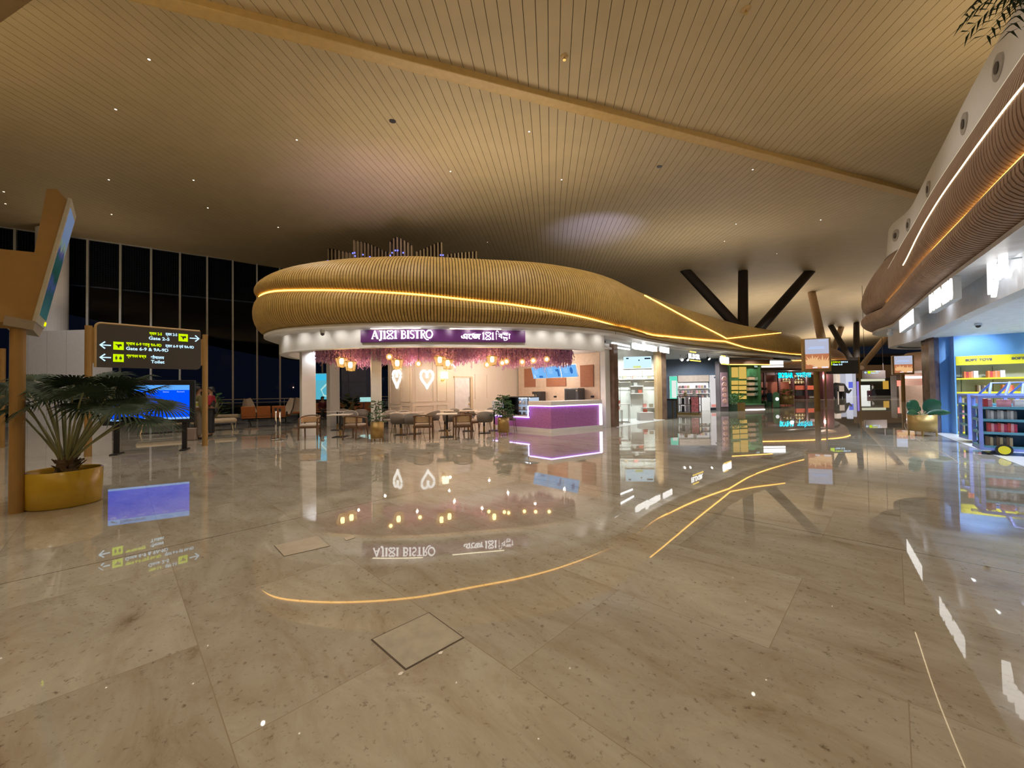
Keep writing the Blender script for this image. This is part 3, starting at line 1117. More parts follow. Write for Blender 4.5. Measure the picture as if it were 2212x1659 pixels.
# ------------------------------------------------------------------ slatted column head with blue lights, behind the canopy
hd = thing('slatted_column', 'slatted column head fanning out above the golden canopy with tiny blue lights', 'column', (0, 0, 0), kind='thing')
SLAT_G = pm('dim slat timber', (0.30, 0.24, 0.15), 0.6)
Yh = 21.5
PET = [([(708, 539), (715, 538), (760, 548)], 708, 762), ([(763, 524), (766, 520), (800, 528), (838, 546)], 763, 840), ([(841, 528), (848, 518), (858, 513), (868, 517), (880, 524), (893, 534)], 841, 894),
       ([(900, 545), (925, 535), (952, 523), (957, 527)], 898, 958), ([(966, 551), (995, 547), (1026, 544)], 965, 1027)]
for q, (top, xa, xb) in enumerate(PET):
    pt = MB()
    xs = [xa + 3 + 7.6 * i for i in range(int((xb - xa) / 7.6) + 1)]
    tops = []
    for x in xs:
        y = top[0][1]
        for (p0, y0), (p1, y1) in zip(top, top[1:]):
            if p0 <= x <= p1:
                y = y0 + (y1 - y0) * (x - p0) / (p1 - p0)
            elif x > p1:
                y = y1
        dep = Yh + 0.5 * math.sin((x - xa) / (xb - xa) * PI) * (-1 if q % 2 == 0 else 1)
        c = at(x, y, dep)
        tops.append(c)
    for c in tops:
        pt.box((c.x, c.y, (c.z + 7.2) / 2), (0.075, 0.22, c.z - 7.2))
    pt.cur = 1
    for c, e in zip(tops, tops[1:]):
        pt.add([(c.x, c.y + 0.35, 7.2), (e.x, e.y + 0.35, 7.2), (e.x, e.y + 0.35, e.z + 0.02), (c.x, c.y + 0.35, c.z + 0.02)], [(0, 1, 2, 3)])
        pt.add([(c.x, c.y - 0.14, c.z), (e.x, e.y - 0.14, e.z), (e.x, e.y + 0.35, e.z + 0.02), (c.x, c.y + 0.35, c.z + 0.02)], [(0, 1, 2, 3)])
    pt.build('slatted_petal', [SLAT_G, WOOD_BACK], hd)
cx = at(867, 600, Yh)
m = MB(); m.cyl((cx.x, Yh + 1.2, 0), (cx.x, Yh + 1.2, 9.0), 0.6, 0.9, n=24); m.build('trunk', SLAT_G, hd)
BLUE = em('blue string light', (0.10, 0.12, 1.0), 3.5)
for (x, y) in [(708, 564), (725, 565), (762, 547), (766, 546), (767, 553), (771, 560), (784, 550), (799, 555), (843, 559), (843, 552), (847, 546), (854, 541), (859, 541), (871, 546), (879, 555), (886, 558), (926, 558), (952, 551), (957, 551), (958, 557)]:
    c = at(x, y, Yh - 0.75)
    m = MB(); m.sphere((c.x, c.y, c.z), 0.042, 8, 6); m.build('blue_light', BLUE, hd)

# ------------------------------------------------------------------ canopy of the toy shop island at the right
RIGHT = Curve2([(3.6, 1.1), (5.0, 3.1), (5.6, 4.0), (6.2, 4.83), (6.77, 5.59), (7.39, 6.43), (8.0, 7.25), (8.7, 8.15), (9.5, 9.15), (10.4, 10.3), (11.4, 11.55), (12.2, 12.6), (12.75, 13.7), (13.5, 14.6), (14.7, 15.2), (16.5, 15.4)], -1)
U_RT = RIGHT.near(12.2, 12.6)


def r_k(u):
    return sstep(U_RT - 4.5, U_RT + 0.5, u)


def r_zs(u):
    return 3.95 + 0.08 * r_k(u)


def r_up(u):
    return bez((0.0, r_zs(u) + 0.015), (0.36, r_zs(u) + 0.20), (0.20, 5.05), (-0.5, 5.95), 22)


def r_low(u):
    return bez((0.0, r_zs(u) - 0.015), (0.34, r_zs(u) - 0.1), (0.26, 3.52), (-0.12, 3.42), 8)


rc = thing('kiosk_canopy', 'brown slatted canopy with white parapet above the blue toy shop', 'canopy', (0, 0, 0))
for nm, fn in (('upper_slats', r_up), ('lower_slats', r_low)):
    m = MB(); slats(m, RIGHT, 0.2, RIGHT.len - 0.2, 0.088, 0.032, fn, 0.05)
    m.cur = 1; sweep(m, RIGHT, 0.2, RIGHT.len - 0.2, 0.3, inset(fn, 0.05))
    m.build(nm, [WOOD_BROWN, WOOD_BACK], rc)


def r_o_at(u, z):
    pr = r_up(u)
    for (o0, z0), (o1, z1) in zip(pr, pr[1:]):
        if z0 <= z <= z1:
            return o0 + (o1 - o0) * (z - z0) / (z1 - z0 + 1e-9)
    return pr[-1][0]


def rstrip(ua, ub, zf, h, mat, out=0.045, nm='light_strip'):
    m = MB()

    def pr(u):
        z = zf(u)
        o = r_o_at(u, z)
        return [(o - 0.02, z - h), (o + out, z - h), (o + out, z + h), (o - 0.02, z + h)]
    sweep(m, RIGHT, ua, ub, 0.15, pr, True)
    m.build(nm, mat, rc)


m = MB(); sweep(m, RIGHT, 0.3, U_RT - 0.4, 0.15, lambda u: [(-0.02, r_zs(u) - 0.022), (0.07, r_zs(u) - 0.022), (0.07, r_zs(u) + 0.022), (-0.02, r_zs(u) + 0.022)], True)
m.build('orange_light_strip', LED_O, rc)
rstrip(0.3, RIGHT.near(9.3, 8.95), lambda u: 4.55 - 0.30 * sstep(RIGHT.near(6.8, 5.6), RIGHT.near(9.3, 8.95), u), 0.009, LED_OW, 0.012, nm='white_light_strip')
rstrip(RIGHT.near(5.6, 4.0), RIGHT.near(11.9, 12.2), lambda u: 5.22 - 0.1 * r_k(u), 0.003, em('thin glint strip', (1, 0.85, 0.6), 0.6), 0.008, 'painted_glint_line')  # glowing line drawn in for a catch of light on the slats
m = MB()
sweep(m, RIGHT, 0.2, RIGHT.len - 0.2, 0.2, lambda u: [(-0.45, 5.93), (-0.52, 5.98), (-0.60, 7.02), (-0.85, 7.02), (-0.85, 5.95)], True)
m.build('white_parapet', WHITE, rc)
for i, (px, py) in enumerate(((2183, 105), (2104, 222), (2020, 363), (1974, 450), (1946, 508))):
    u = RIGHT.hit(px, -0.55)
    p, t, n = RIGHT.at(u)
    c = p - n * 0.565 + Vector((0, 0, 6.50))
    M = frame(c, (-t.x, -t.y))
    m = MB()
    m.cyl(M @ Vector((0, -0.03, 0)), M @ Vector((0, 0.06, 0)), 0.20, n=24)
    d = m.build('recessed_speaker', pm('pale speaker ring', (0.42, 0.40, 0.37), 0.5), rc, smooth=False)
    m = MB(); m.cyl(M @ Vector((0.0, -0.045, 0)), M @ Vector((0, -0.028, 0)), 0.09, n=18)
    m.build('speaker_cone', DGREY, d)


def r_fas(u):
    return [(-0.12, 3.42), (-0.09, 3.40), (-0.09, 3.33), (-0.50, 3.33), (-0.50, 2.80), (-0.72, 2.80), (-0.72, 3.33)]


m = MB(); sweep(m, RIGHT, 0.2, RIGHT.len - 0.2, 0.2, r_fas); m.build('white_fascia', pm('cool white fascia', (0.62, 0.64, 0.68), 0.4), rc)
m = MB()
poly = []
for i in range(50):
    p, t, n = RIGHT.at(0.2 + (RIGHT.len - 0.4) * i / 49)
    q = p - n * 0.75
    poly.append((q.x, q.y))
poly += [(22, 14), (22, 1)]
m.prism(poly, 5.85, 5.93)
m.build('roof', WOOD_BACK, rc)
tc_ = MB()
tc_.prism(poly, 2.86, 2.92)
struct('ceiling_toy_shop', tc_, pm('toy shop ceiling', (0.72, 0.78, 0.86), 0.5), 'flat white ceiling inside the toy shop')

for px in (1950, 1966, 1985, 2005, 2030, 2060, 2095, 2130, 2165, 2200):  # more fill spots, added to lift the cool white fascia
    p, t, n = RIGHT.at(RIGHT.hit(px, -0.3))
    a = p - n * 0.16
    b = p - n * 0.50
    lamp('SPOT', 'lip_fill_spot', (a.x, a.y, 3.32), 11, (0.86, 0.92, 1.0), (b.x, b.y, 2.9), spot_size=2.4, spot_blend=0.9, shadow_soft_size=0.03)
# ------------------------------------------------------------------ bistro walls
WC, WD, WE, W0 = Vector((-3.8, 14.8, 0)), Vector((0.32, 19.0, 0)), Vector((3.57, 15.8, 0)), Vector((-5.15, 16.15, 0))
WH = 2.98


def wall_between(name, a, b, mat, h=WH, t=0.12, label=None, rects=(), mould=None):
    M = frame(a, b - a)
    L = (b - a).length
    m = MB()
    m.box((L / 2, t / 2, h / 2), (L, t, h), M)
    for (x0, x1, z0, z1) in rects:
        w = 0.028
        for (c, d) in ((((x0 + x1) / 2, -0.012, z0), (x1 - x0, 0.024, w)), (((x0 + x1) / 2, -0.012, z1), (x1 - x0, 0.024, w)),
                       ((x0, -0.012, (z0 + z1) / 2), (w, 0.024, z1 - z0)), ((x1, -0.012, (z0 + z1) / 2), (w, 0.024, z1 - z0))):
            m.box(c, d, M)
    o = struct(name, m, mat, label)
    return M, L


MW1, LW1 = wall_between('wall_bistro_hearts', WC, WC + (WD - WC).normalized() * 1.08, CREAM, label='cream panelled wall face under the right neon heart', rects=[(0.14, 0.94, 1.08, 2.85), (0.14, 0.94, 0.2, 0.92)])
MW1b, L1b = wall_between('wall_bistro_door', WC + (WD - WC).normalized() * 1.08 + Vector((-0.10, 0.10, 0)), WD + Vector((0.06, 0.26, 0)), CREAM, label='cream wall with the sconce and the white door',
                         rects=[(0.15, 0.62, 1.08, 2.85), (0.15, 0.62, 0.2, 0.92), (2.15, 2.85, 1.12, 2.2)])
MW0, LW0 = wall_between('wall_bistro_side', W0, WC, CREAM, label='cream panelled wall face under the left neon heart', rects=[(0.2, 1.0, 1.0, 2.85), (0.2, 1.0, 0.2, 0.85), (1.12, 1.75, 1.08, 2.85), (1.12, 1.75, 0.2, 0.92)])
MW2, LW2 = wall_between('wall_bistro_counter', WD, WE, pm('warm beige wall', (0.62, 0.47, 0.34), 0.5), label='beige wall behind the service counter')

# door in the door wall
dx = 1.02
d1 = bpy.data.objects.new('door_1', None)
COL.objects.link(d1)
d1['kind'] = 'structure'
d1['label'] = 'white flush door in the cream bistro wall'
M = MW1b @ T(dx, -0.01, 0)
m = MB(); m.box((0.40, -0.0, 1.02), (0.80, 0.05, 2.04), M); m.build('leaf', pm('white door leaf', (0.72, 0.66, 0.62), 0.5), d1)
m = MB(); m.box((0.88, -0.02, 1.04), (0.13, 0.1, 2.1), M); m.box((0.42, -0.02, 2.07), (0.95, 0.1, 0.06), M); m.build('door_frame', pm('tan door frame', (0.55, 0.42, 0.25), 0.5), d1)
m = MB(); m.tube([M @ Vector((0.72, -0.07, 1.22)), M @ Vector((0.72, -0.07, 1.02))], 0.018); m.build('handle', STEEL, d1)
m = MB(); m.cyl(M @ Vector((0.75, -0.02, 0.9)), M @ Vector((0.75, -0.08, 0.9)), 0.03); m.build('lock', BRASS, d1)


# neon hearts
def neon_heart(label, M, w, h):
    t = thing('neon_heart', label, 'neon sign', (0, 0, 0))
    pts = []
    n = 44
    for i in range(n + 1):
        a = 0.22 + (2 * PI - 0.44) * i / n
        x = 16 * math.sin(a) ** 3
        y = 13 * math.cos(a) - 5 * math.cos(2 * a) - 2 * math.cos(3 * a) - math.cos(4 * a)
        pts.append((x / 32 * w, (y + 2.5) / 29 * h))
    pts = [(0.03 * w, 0.10 * h)] + pts + [(-0.03 * w, 0.10 * h)]
    m = MB(); m.tube([M @ Vector((a, -0.05, b)) for a, b in pts], 0.048, 8); m.build('neon_tube', em('neon white', (1.0, 0.96, 0.88), 1.8), t)
    m = MB(); m.tube([M @ Vector((a * 1.02, -0.012, b * 1.02)) for a, b in pts], 0.014, 6); m.build('backing', WHITE, t)


hr = onp(921, 820, WC, (0.707, -0.707, 0))
neon_heart('white neon heart, right of the pair on the bistro wall', frame(hr, (0.707, 0.707)), 0.57, 0.68)
hl = onp(859.5, 819, WC, (0.707, 0.707, 0))
neon_heart('white neon heart, left of the pair, on the wall face turned away', frame(hl, (0.707, -0.707)), 0.62, 0.68)

# wall sconce
M = MW1b @ T(0.40, 0, 2.0)
t = thing('wall_sconce', 'brass wall sconce with glowing white shade beside the neon hearts', 'wall lamp', (0, 0, 0))
m = MB(); m.cyl(M @ Vector((0, 0, -0.08)), M @ Vector((0, -0.03, -0.08)), 0.06); m.tube([M @ Vector((0, -0.03, -0.08)), M @ Vector((0, -0.14, -0.1)), M @ Vector((0, -0.16, 0.02))], 0.012); m.build('arm', BRASS, t)
m = MB(); c = M @ Vector((0, -0.16, 0.0)); m.lathe([(0.15, 0.0), (0.13, 0.26), (0.125, 0.26), (0.145, 0.0)], 20, c); m.build('lamp_shade', em('glowing shade', (1.0, 0.86, 0.6), 3.5), t, True)

# front columns and white end pier
for (px, Y, w, nm) in ((665, 13.4, 0.43, 'square white column at the left end of the bistro front'), (813, 12.15, 0.30, 'square white column in the middle of the bistro front'), (720, 17.2, 0.42, 'square white column deeper inside the bistro')):
    c = at(px, 900, Y)
    m = MB(); m.box((0, 0, 1.49), (w, w, 2.98), Matrix.Translation((c.x, c.y, 0)) @ Matrix.Rotation(math.radians(24 if px == 813 else 45 - (665 == px) * 8), 4, 'Z'))
    struct('pillar', m, WHITE, nm, bevel=0.01)
a = gp(1303, 925)
m = MB(); m.box((0, 0, 1.6), (0.34, 0.22, 3.2), Matrix.Translation((3.6, 15.0, 0)) @ Matrix.Rotation(math.radians(45), 4, 'Z'))
struct('pillar', m, WHITE, 'white end pier beside the pink counter')
STONE = pm('brown polished stone', (0.19, 0.12, 0.085), 0.22, 0.0, 0.3, 3.0)
m = MB(); m.box((0, 0, 1.6), (0.30, 0.30, 3.2), Matrix.Translation((3.93, 15.15, 0)) @ Matrix.Rotation(math.radians(45), 4, 'Z'))
struct('pillar', m, STONE, 'brown stone pier between the bistro and the white shop')

# hanging flowers
FL1 = pm('purple blossom', (0.70, 0.32, 0.58), 0.7, 0.0, 0.3, 20)
FL2 = pm('magenta blossom', (0.92, 0.45, 0.60), 0.7, 0.0, 0.3, 20)
FL3 = pm('mauve blossom', (0.64, 0.38, 0.68), 0.7, 0.0, 0.3, 20)
FL4 = pm('olive vine', (0.30, 0.18, 0.14), 0.8, 0.0, 0.3, 20)
m = MB()
rnd = random.Random(3)
ua, ub = BIST.hit(664, -0.9), BIST.hit(1250, -0.9)
for i in range(2700):
    f = rnd.random()
    u = ua + (ub - ua) * f
    p, t, n = BIST.at(u)
    dep = rnd.choice((1.15, 1.15, 1.25, 1.4, 1.6, 1.95, 2.4, 2.8)) + rnd.uniform(-0.07, 0.07)
    c = p - n * dep
    if c.x > 2.9:
        continue
    z = 2.97
    L = rnd.uniform(0.42, 0.62) + 0.08 * math.sin(u * 3.1) + (0.08 if f > 0.68 else 0) + (rnd.uniform(0.05, 0.15) if rnd.random() < 0.06 else 0)
    k = int(L / 0.034)
    for j in range(k):
        m.cur = rnd.choice((0, 0, 1, 1, 2, 2)) if j > 1 else rnd.choice((0, 2, 3))
        zz = z - j * 0.034
        r = 0.034 * (1.0 - 0.55 * j / k)
        a = rnd.uniform(0, 2 * PI)
        cx_, cy_ = c.x + rnd.uniform(-.025, .025), c.y + rnd.uniform(-.025, .025)
        m.add([(cx_ + r * math.cos(a), cy_ + r * math.sin(a), zz), (cx_ - r * math.cos(a), cy_ - r * math.sin(a), zz - 0.012), (cx_ + 0.3 * r * math.sin(a), cy_ - 0.3 * r * math.cos(a), zz - 0.065)], [(0, 1, 2)])
o = m.build('hanging_blossoms', [FL1, FL2, FL3, FL4])
tag(o, 'dense pink and purple artificial blossoms hanging from the bistro ceiling', 'flowers', kind='stuff')

# pendant lanterns
GL_A = _new('glowing amber glass')
nt = GL_A.node_tree
nt.nodes.remove(nt.nodes['Principled BSDF'])
e1, t1_, mx_ = nt.nodes.new('ShaderNodeEmission'), nt.nodes.new('ShaderNodeBsdfTransparent'), nt.nodes.new('ShaderNodeMixShader')
e1.inputs[0].default_value = (1.0, 0.55, 0.16, 1)
e1.inputs[1].default_value = 1.1
mx_.inputs[0].default_value = 0.45
nt.links.new(t1_.outputs[0], mx_.inputs[1]); nt.links.new(e1.outputs[0], mx_.inputs[2]); nt.links.new(mx_.outputs[0], nt.nodes['Material Output'].inputs[0])
BULB = em('filament bulb', (1.0, 0.66, 0.25), 16.0)
GLOWG = em('glowing globe', (1.0, 0.55, 0.16), 1.6)


def lantern(px, py, Y, label, kind):
    pp_, tt_, nn_ = BIST.at(BIST.hit(px, -0.92))
    Y = (pp_ - nn_ * 0.92).y + (Y - 13.3) * 0.15
    c = at(px, py, Y)
    t = thing('pendant_lantern' if kind == 'cage' else 'globe_pendant', label, 'pendant lamp', c, 0.3, 'lanterns hanging in the bistro')
    m = MB(); m.cyl((0, 0, 0.1), (0, 0, 2.97 - c.z), 0.006, n=6); m.build('cord', BLACK, t)
    if kind == 'cage':
        m = MB()
        for (r, z) in ((0.19, 0.10), (0.12, -0.17)):
            m.tube([(r * math.cos(2 * PI * k / 6), r * math.sin(2 * PI * k / 6), z) for k in range(6)], 0.008, 5, True)
        for k in range(6):
            a = 2 * PI * k / 6
            m.tube([(0.05 * math.cos(a), 0.05 * math.sin(a), 0.14), (0.19 * math.cos(a), 0.19 * math.sin(a), 0.10), (0.12 * math.cos(a), 0.12 * math.sin(a), -0.17)], 0.006, 5)
        m.build('cage', BRASS, t)
        m = MB(); m.lathe([(0.175, 0.095), (0.113, -0.165), (0.0, -0.168)], 6); m.build('shade', GL_A, t)
        m = MB(); m.lathe([(0.0, 0.10), (0.05, 0.09), (0.065, 0.0), (0.05, -0.07), (0.0, -0.085)], 12); m.build('bulb', BULB, t, True)
    else:
        m = MB(); m.sphere((0, 0, 0), 0.10, 16, 10); m.build('glass_globe', GL_A, t, True)
        m = MB(); m.sphere((0, 0, 0), 0.052, 12, 8); m.build('bulb', BULB, t, True)
        m = MB(); m.cyl((0, 0, 0.09), (0, 0, 0.14), 0.025); m.build('cap', BRASS, t)


for (px, py, Y, k, w) in [(738, 781, 13.6, 'cage', 'amber cage lantern, upper one left of the middle column'), (757, 789, 13.0, 'cage', 'amber cage lantern, lower one left of the middle column'),
                          (858, 785, 13.2, 'cage', 'amber cage lantern above the left neon heart'), (950, 778, 13.6, 'cage', 'amber cage lantern right of the right heart, higher one'),
                          (967, 785, 13.1, 'cage', 'amber cage lantern right of the right heart, lower one'), (1063, 777, 13.2, 'cage', 'wide amber cage lantern over the middle tables'),
                          (841, 771, 12.9, 'globe', 'glowing globe pendant just right of the middle column'), (904, 786, 13.4, 'globe', 'glowing globe pendant between the two hearts'),
                          (1052, 788, 13.3, 'globe', 'glowing globe pendant below the wide cage lantern'), (1085, 784, 13.5, 'globe', 'glowing globe pendant, left of a close pair'),
                          (1094, 781, 13.8, 'globe', 'glowing globe pendant, right of a close pair'), (1128, 782, 13.6, 'globe', 'glowing globe pendant left of the menu screens'),
                          (1152, 779, 13.5, 'globe', 'glowing globe pendant over the left menu screen'), (1181, 776, 13.4, 'globe', 'glowing globe pendant over the middle menu screen')]:
    lantern(px, py, Y, w, k)

# ------------------------------------------------------------------ counter, display case, menu screens
PINK = pm('pink pebbled stone', (0.44, 0.16, 0.42), 0.6, 0.0, 0.35, 45, 0.9)
VIO = em('violet cove light', (0.50, 0.32, 1.0), 8.0)
B_, C_ = Vector((1.31, 13.23)), Vector((3.36, 14.56))
dl = Vector((-0.715, 0.70))
A_ = B_ + dl * 1.04
ctr = thing('service_counter', 'pink pebbled counter with white top and violet light edge', 'counter', (0, 0, 0))


def off2(pts, d):
    out = []
    for i, p in enumerate(pts):
        a, b = pts[max(i - 1, 0)], pts[min(i + 1, len(pts) - 1)]
        t1 = (pts[i] - a).normalized() if i else (b - pts[i]).normalized()
        t2 = (b - pts[i]).normalized() if i < len(pts) - 1 else t1
        n = (Vector((-t1.y, t1.x)) + Vector((-t2.y, t2.x))).normalized()
        out.append(p + n * d / max(0.5, n.dot(Vector((-t1.y, t1.x)))))
    return out


F2_ = B_ + dl * 2.95
base = [A_, B_, C_]
m = MB(); ins = off2(base, 0.07); bk_ = off2(base, 0.62); m.prism(ins + bk_[::-1], 0.13, 0.92); m.build('front_panel', PINK, ctr)
m = MB(); m.prism(base + bk_[::-1], 0.92, 1.065); m.build('worktop', WHITE, ctr, bevel=0.008)
m = MB(); m.prism([F2_, B_, C_] + off2([F2_, B_, C_], 0.6)[::-1], 0.0, 0.12); m.build('plinth', WHITE, ctr)
lo = [F2_, A_]
m = MB(); m.prism(off2(lo, 0.07) + off2(lo, 0.6)[::-1], 0.13, 0.50); m.build('low_front_panel', PINK, ctr)
m = MB(); i2 = off2(base, 0.055); i3 = off2(base, 0.03)
m.prism(i3 + i2[::-1], 0.885, 0.915)
m.build('violet_light_edge', VIO, ctr)
m = MB(); l2, l3 = off2(lo, 0.055), off2(lo, 0.03); m.prism(l3 + l2[::-1], 0.47, 0.50); m.build('low_violet_light_edge', VIO, ctr)
m = MB(); e = A_ + Vector((0, 0)); m.prism([A_ + Vector((-.01, 0.03)), A_ + dl * 0.03, A_ + dl * 0.03 + Vector((0.03, 0.03)), A_ + Vector((0.02, 0.06))], 0.50, 0.9); m.build('side_violet_light', VIO, ctr)
cd = (C_ - B_).normalized()
m = MB(); m.prism([C_ - cd * 0.10, C_, C_ + Vector((-cd.y, cd.x)) * 0.06, C_ - cd * 0.10 + Vector((-cd.y, cd.x)) * 0.06], 0.13, 0.9); m.build('end_light_panel', em('pale violet end light', (0.85, 0.8, 1.0), 2.4), ctr)

# glass display case
dc = thing('display_case', 'lit glass pastry case left of the pink counter', 'display case', (0, 0, 0))
M = frame((F2_.x, F2_.y, 0.51), -dl)
LL = (A_ - F2_).length
m = MB(); m.box((LL / 2 + 0.3, 0.32, 0.02), (LL - 0.62, 0.58, 0.04), M); m.build('base_tray', WHITE, dc)
m = MB(); m.box((LL / 2 + 0.3, 0.33, 0.70), (LL - 0.6, 0.6, 0.04), M); m.box((LL - 0.05, 0.06, 0.35), (0.03, 0.03, 0.68), M); m.box((LL / 2 + 0.4, 0.06, 0.35), (0.035, 0.03, 0.68), M); m.build('black_frame', BLACK, dc)
m = MB(); m.box((LL / 2 + 0.3, 0.04, 0.36), (LL - 0.62, 0.01, 0.64), M); m.build('glass_pane', glass('case glass', (0.95, 0.97, 1.0)), dc)
for k in (0.22, 0.44):
    m = MB(); m.box((LL / 2 + 0.3, 0.34, k), (LL - 0.64, 0.44, 0.015), M); m.build('shelf', WHITE, dc)
m = MB(); m.box((LL / 2 + 0.3, 0.14, 0.665), (LL - 0.7, 0.03, 0.02), M); m.build('light_bar', em('case light', (0.85, 0.93, 1.0), 9.0), dc)
m = MB(); m.box((LL / 2 + 0.3, 0.6, 0.36), (LL - 0.62, 0.02, 0.66), M); m.build('back_panel', em('case panel with painted glow', (0.66, 0.80, 1.0), 0.75), dc)  # glow put into back and end panels to brighten the case
m = MB(); m.box((0.63, 0.33, 0.36), (0.02, 0.56, 0.66), M); m.build('end_panel', em('case panel with painted glow', (0.66, 0.80, 1.0), 0.75), dc)
m = MB(); m.box((0.26, 0.3, 0.28), (0.56, 0.56, 0.56), M); m.build('side_cabinet', pm('pale blue cabinet', (0.6, 0.68, 0.78), 0.4), dc)
ck_ = 0
for zi, z in enumerate((0.04, 0.23, 0.45)):
    for j in range(5):
        c = M @ Vector((0.75 + j * 0.23, 0.3, z))
        mm = MB(); mm.lathe([(0.0, 0.10), (0.055, 0.10), (0.06, 0.02), (0.05, 0.0)], 12, c)
        o = mm.build('cake', pm('cream cake', (0.7, 0.6, 0.5), 0.6) if (j + zi) % 2 else pm('brown cake', (0.25, 0.13, 0.08), 0.6))
        tag(o, '%s small cake from the left on the %s level of the glass case' % (ORD[j], ['lowest', 'middle', 'upper'][zi]), 'cake', 'cakes in the glass case')

# back counter and what stands on it
bkc = thing('back_counter', 'low beige counter along the wall behind the pink counter', 'counter', (0, 0, 0))
m = MB(); m.box((LW2 / 2 + 0.2, -0.30, 0.44), (LW2 - 0.6, 0.5, 0.88), MW2); m.build('cabinet', CREAM, bkc)
m = MB(); m.box((LW2 / 2 + 0.2, -0.31, 0.9), (LW2 - 0.58, 0.54, 0.04), MW2); m.build('worktop', WHITE, bkc)


def on_w2(px):
    p = onp(px, 845, WD, (0.707, 0.707, 0))
    return (Vector((p.x, p.y, 0)) - WD).dot((WE - WD).normalized())


x = on_w2(1174)
t = thing('coffee_machine', 'black coffee machine with steel spouts behind the counter', 'coffee machine', MW2 @ Vector((x, -0.3, 0.92)), math.radians(-45))
m = MB(); m.box((0.10, 0, 0.24), (0.24, 0.36, 0.48)); m.build('body', BLACK, t, bevel=0.02)
m = MB(); m.box((-0.16, 0, 0.42), (0.30, 0.3, 0.12)); m.build('top_tray', BLACK, t)
m = MB(); m.cyl((-0.12, -0.05, 0.0), (-0.12, -0.05, 0.36), 0.05); m.build('steel_canister', STEEL, t)
m = MB(); m.cyl((-0.24, -0.05, 0.0), (-0.24, -0.05, 0.36), 0.045); m.build('steel_canister', STEEL, t)
x = on_w2(1249)
t = thing('small_fridge', 'dark grey boxy oven standing behind the right end of the counter', 'appliance', MW2 @ Vector((x, -0.3, 0.92)), math.radians(-45))
m = MB(); m.box((0, 0, 0.30), (0.72, 0.46, 0.60)); m.build('body', pm('charcoal enamel', (0.06, 0.062, 0.068), 0.35), t, bevel=0.02)
m = MB(); m.box((-0.04, -0.235, 0.30), (0.5, 0.012, 0.48)); m.build('door', BLACK, t)
m = MB(); m.box((0.28, -0.24, 0.50), (0.08, 0.012, 0.06)); m.build('display', STEEL, t)
ORNG = pm('orange veneer', (0.30, 0.12, 0.06), 0.8, 0.0, 0.1, 4, stretch=(1, 1, 6))
for i, (xa, xb, za, zb, w) in enumerate(((1134, 1157, 1.62, 2.5, 'left'), (1181, 1223, 1.62, 2.5, 'middle'), (1254, 1282, 1.57, 2.48, 'right'))):
    a, b = on_w2(xa), on_w2(xb)
    m = MB(); m.box(((a + b) / 2, -0.02, (za + zb) / 2), (b - a, 0.04, zb - za), MW2)
    o = m.build('wall_panel', ORNG)
    tag(o, 'orange veneer panel on the counter wall, %s of three' % w, 'wall panel', 'orange wall panels')
for i, px in enumerate((1199, 1279)):
    M = MW2 @ T(on_w2(px), 0, 1.16)
    m = MB(); m.box((0, -0.02, 0), (0.14, 0.04, 0.08), M); o = m.build('wall_socket', BLACK)
    tag(o, ['small dark wall socket between coffee machine and oven', 'small dark wall socket right of the oven'][i], 'socket')

mn = thing('menu_board', 'three tilted blue menu screens hanging above the counter', 'menu screen', (0, 0, 0))
c = Vector((1.64, 15.36, 2.17))
M = frame(c, (0.70, -0.71), (-0.20, -0.20, 0.93))
SCR = em('menu screen blue', (0.20, 0.52, 1.0), 0.95)
SCRD = em('menu print', (0.05, 0.20, 0.62), 0.8)
SCRW = em('menu pale print', (0.55, 0.78, 1.0), 1.0)
for k in range(3):
    x0 = -1.13 + k * 0.755
    m = MB(); m.box((x0 + 0.375, 0.03, 0), (0.745, 0.05, 0.50), M)
    m.cur = 1; m.box((x0 + 0.375, 0.003, 0), (0.725, 0.006, 0.47), M)
    m.cur = 2
    if k == 0:
        m.box((x0 + 0.45, -0.003, -0.17), (0.20, 0.004, 0.08), M)
        m.cur = 3; m.plate([(x0 + 0.07, -0.2), (x0 + 0.2, -0.2), (x0 + 0.09, -0.02)], M @ T(0, -0.004, 0), 0.004)
    elif k == 1:
        m.box((x0 + 0.58, -0.003, 0.06), (0.16, 0.004, 0.09), M); m.box((x0 + 0.62, -0.003, -0.08), (0.09, 0.004, 0.22), M)
    else:
        m.plate([(x0 + 0.5 + 0.07 * math.cos(a * 0.5), 0.02 + 0.13 * math.sin(a * 0.5)) for a in range(13)], M @ T(0, -0.004, 0), 0.004)
    m.cur = 3
    for j in range(6):
        m.box((x0 + 0.24, -0.003, 0.17 - j * 0.045), (0.24 - 0.03 * (j % 3), 0.004, 0.010), M)
    m.build('screen', [WHITE, SCR, SCRD, SCRW], mn)
for k in (-0.8, 0.8):
    p = M @ Vector((k, 0.03, 0.22))
    m = MB(); m.cyl(p, (p.x, p.y, 2.98), 0.012, n=6); m.build('hanger', STEEL, mn)

# ------------------------------------------------------------------ tables, chairs, plants in the bistro
CUSH = pm('cream cushion', (0.56, 0.47, 0.39), 0.85)
WALN = pm('walnut chair wood', (0.14, 0.075, 0.038), 0.45, 0.0, 0.15, 12)
CANE = pm('woven cane', (0.50, 0.34, 0.19), 0.7, 0.0, 0.3, 70, 0.3)
GRYF = pm('grey upholstery', (0.20, 0.185, 0.165), 0.85, 0.0, 0.12, 30)
PIPE = pm('cream piping', (0.55, 0.49, 0.42), 0.6)
CHLEG = pm('bronze chair leg', (0.22, 0.16, 0.10), 0.35, 0.8)


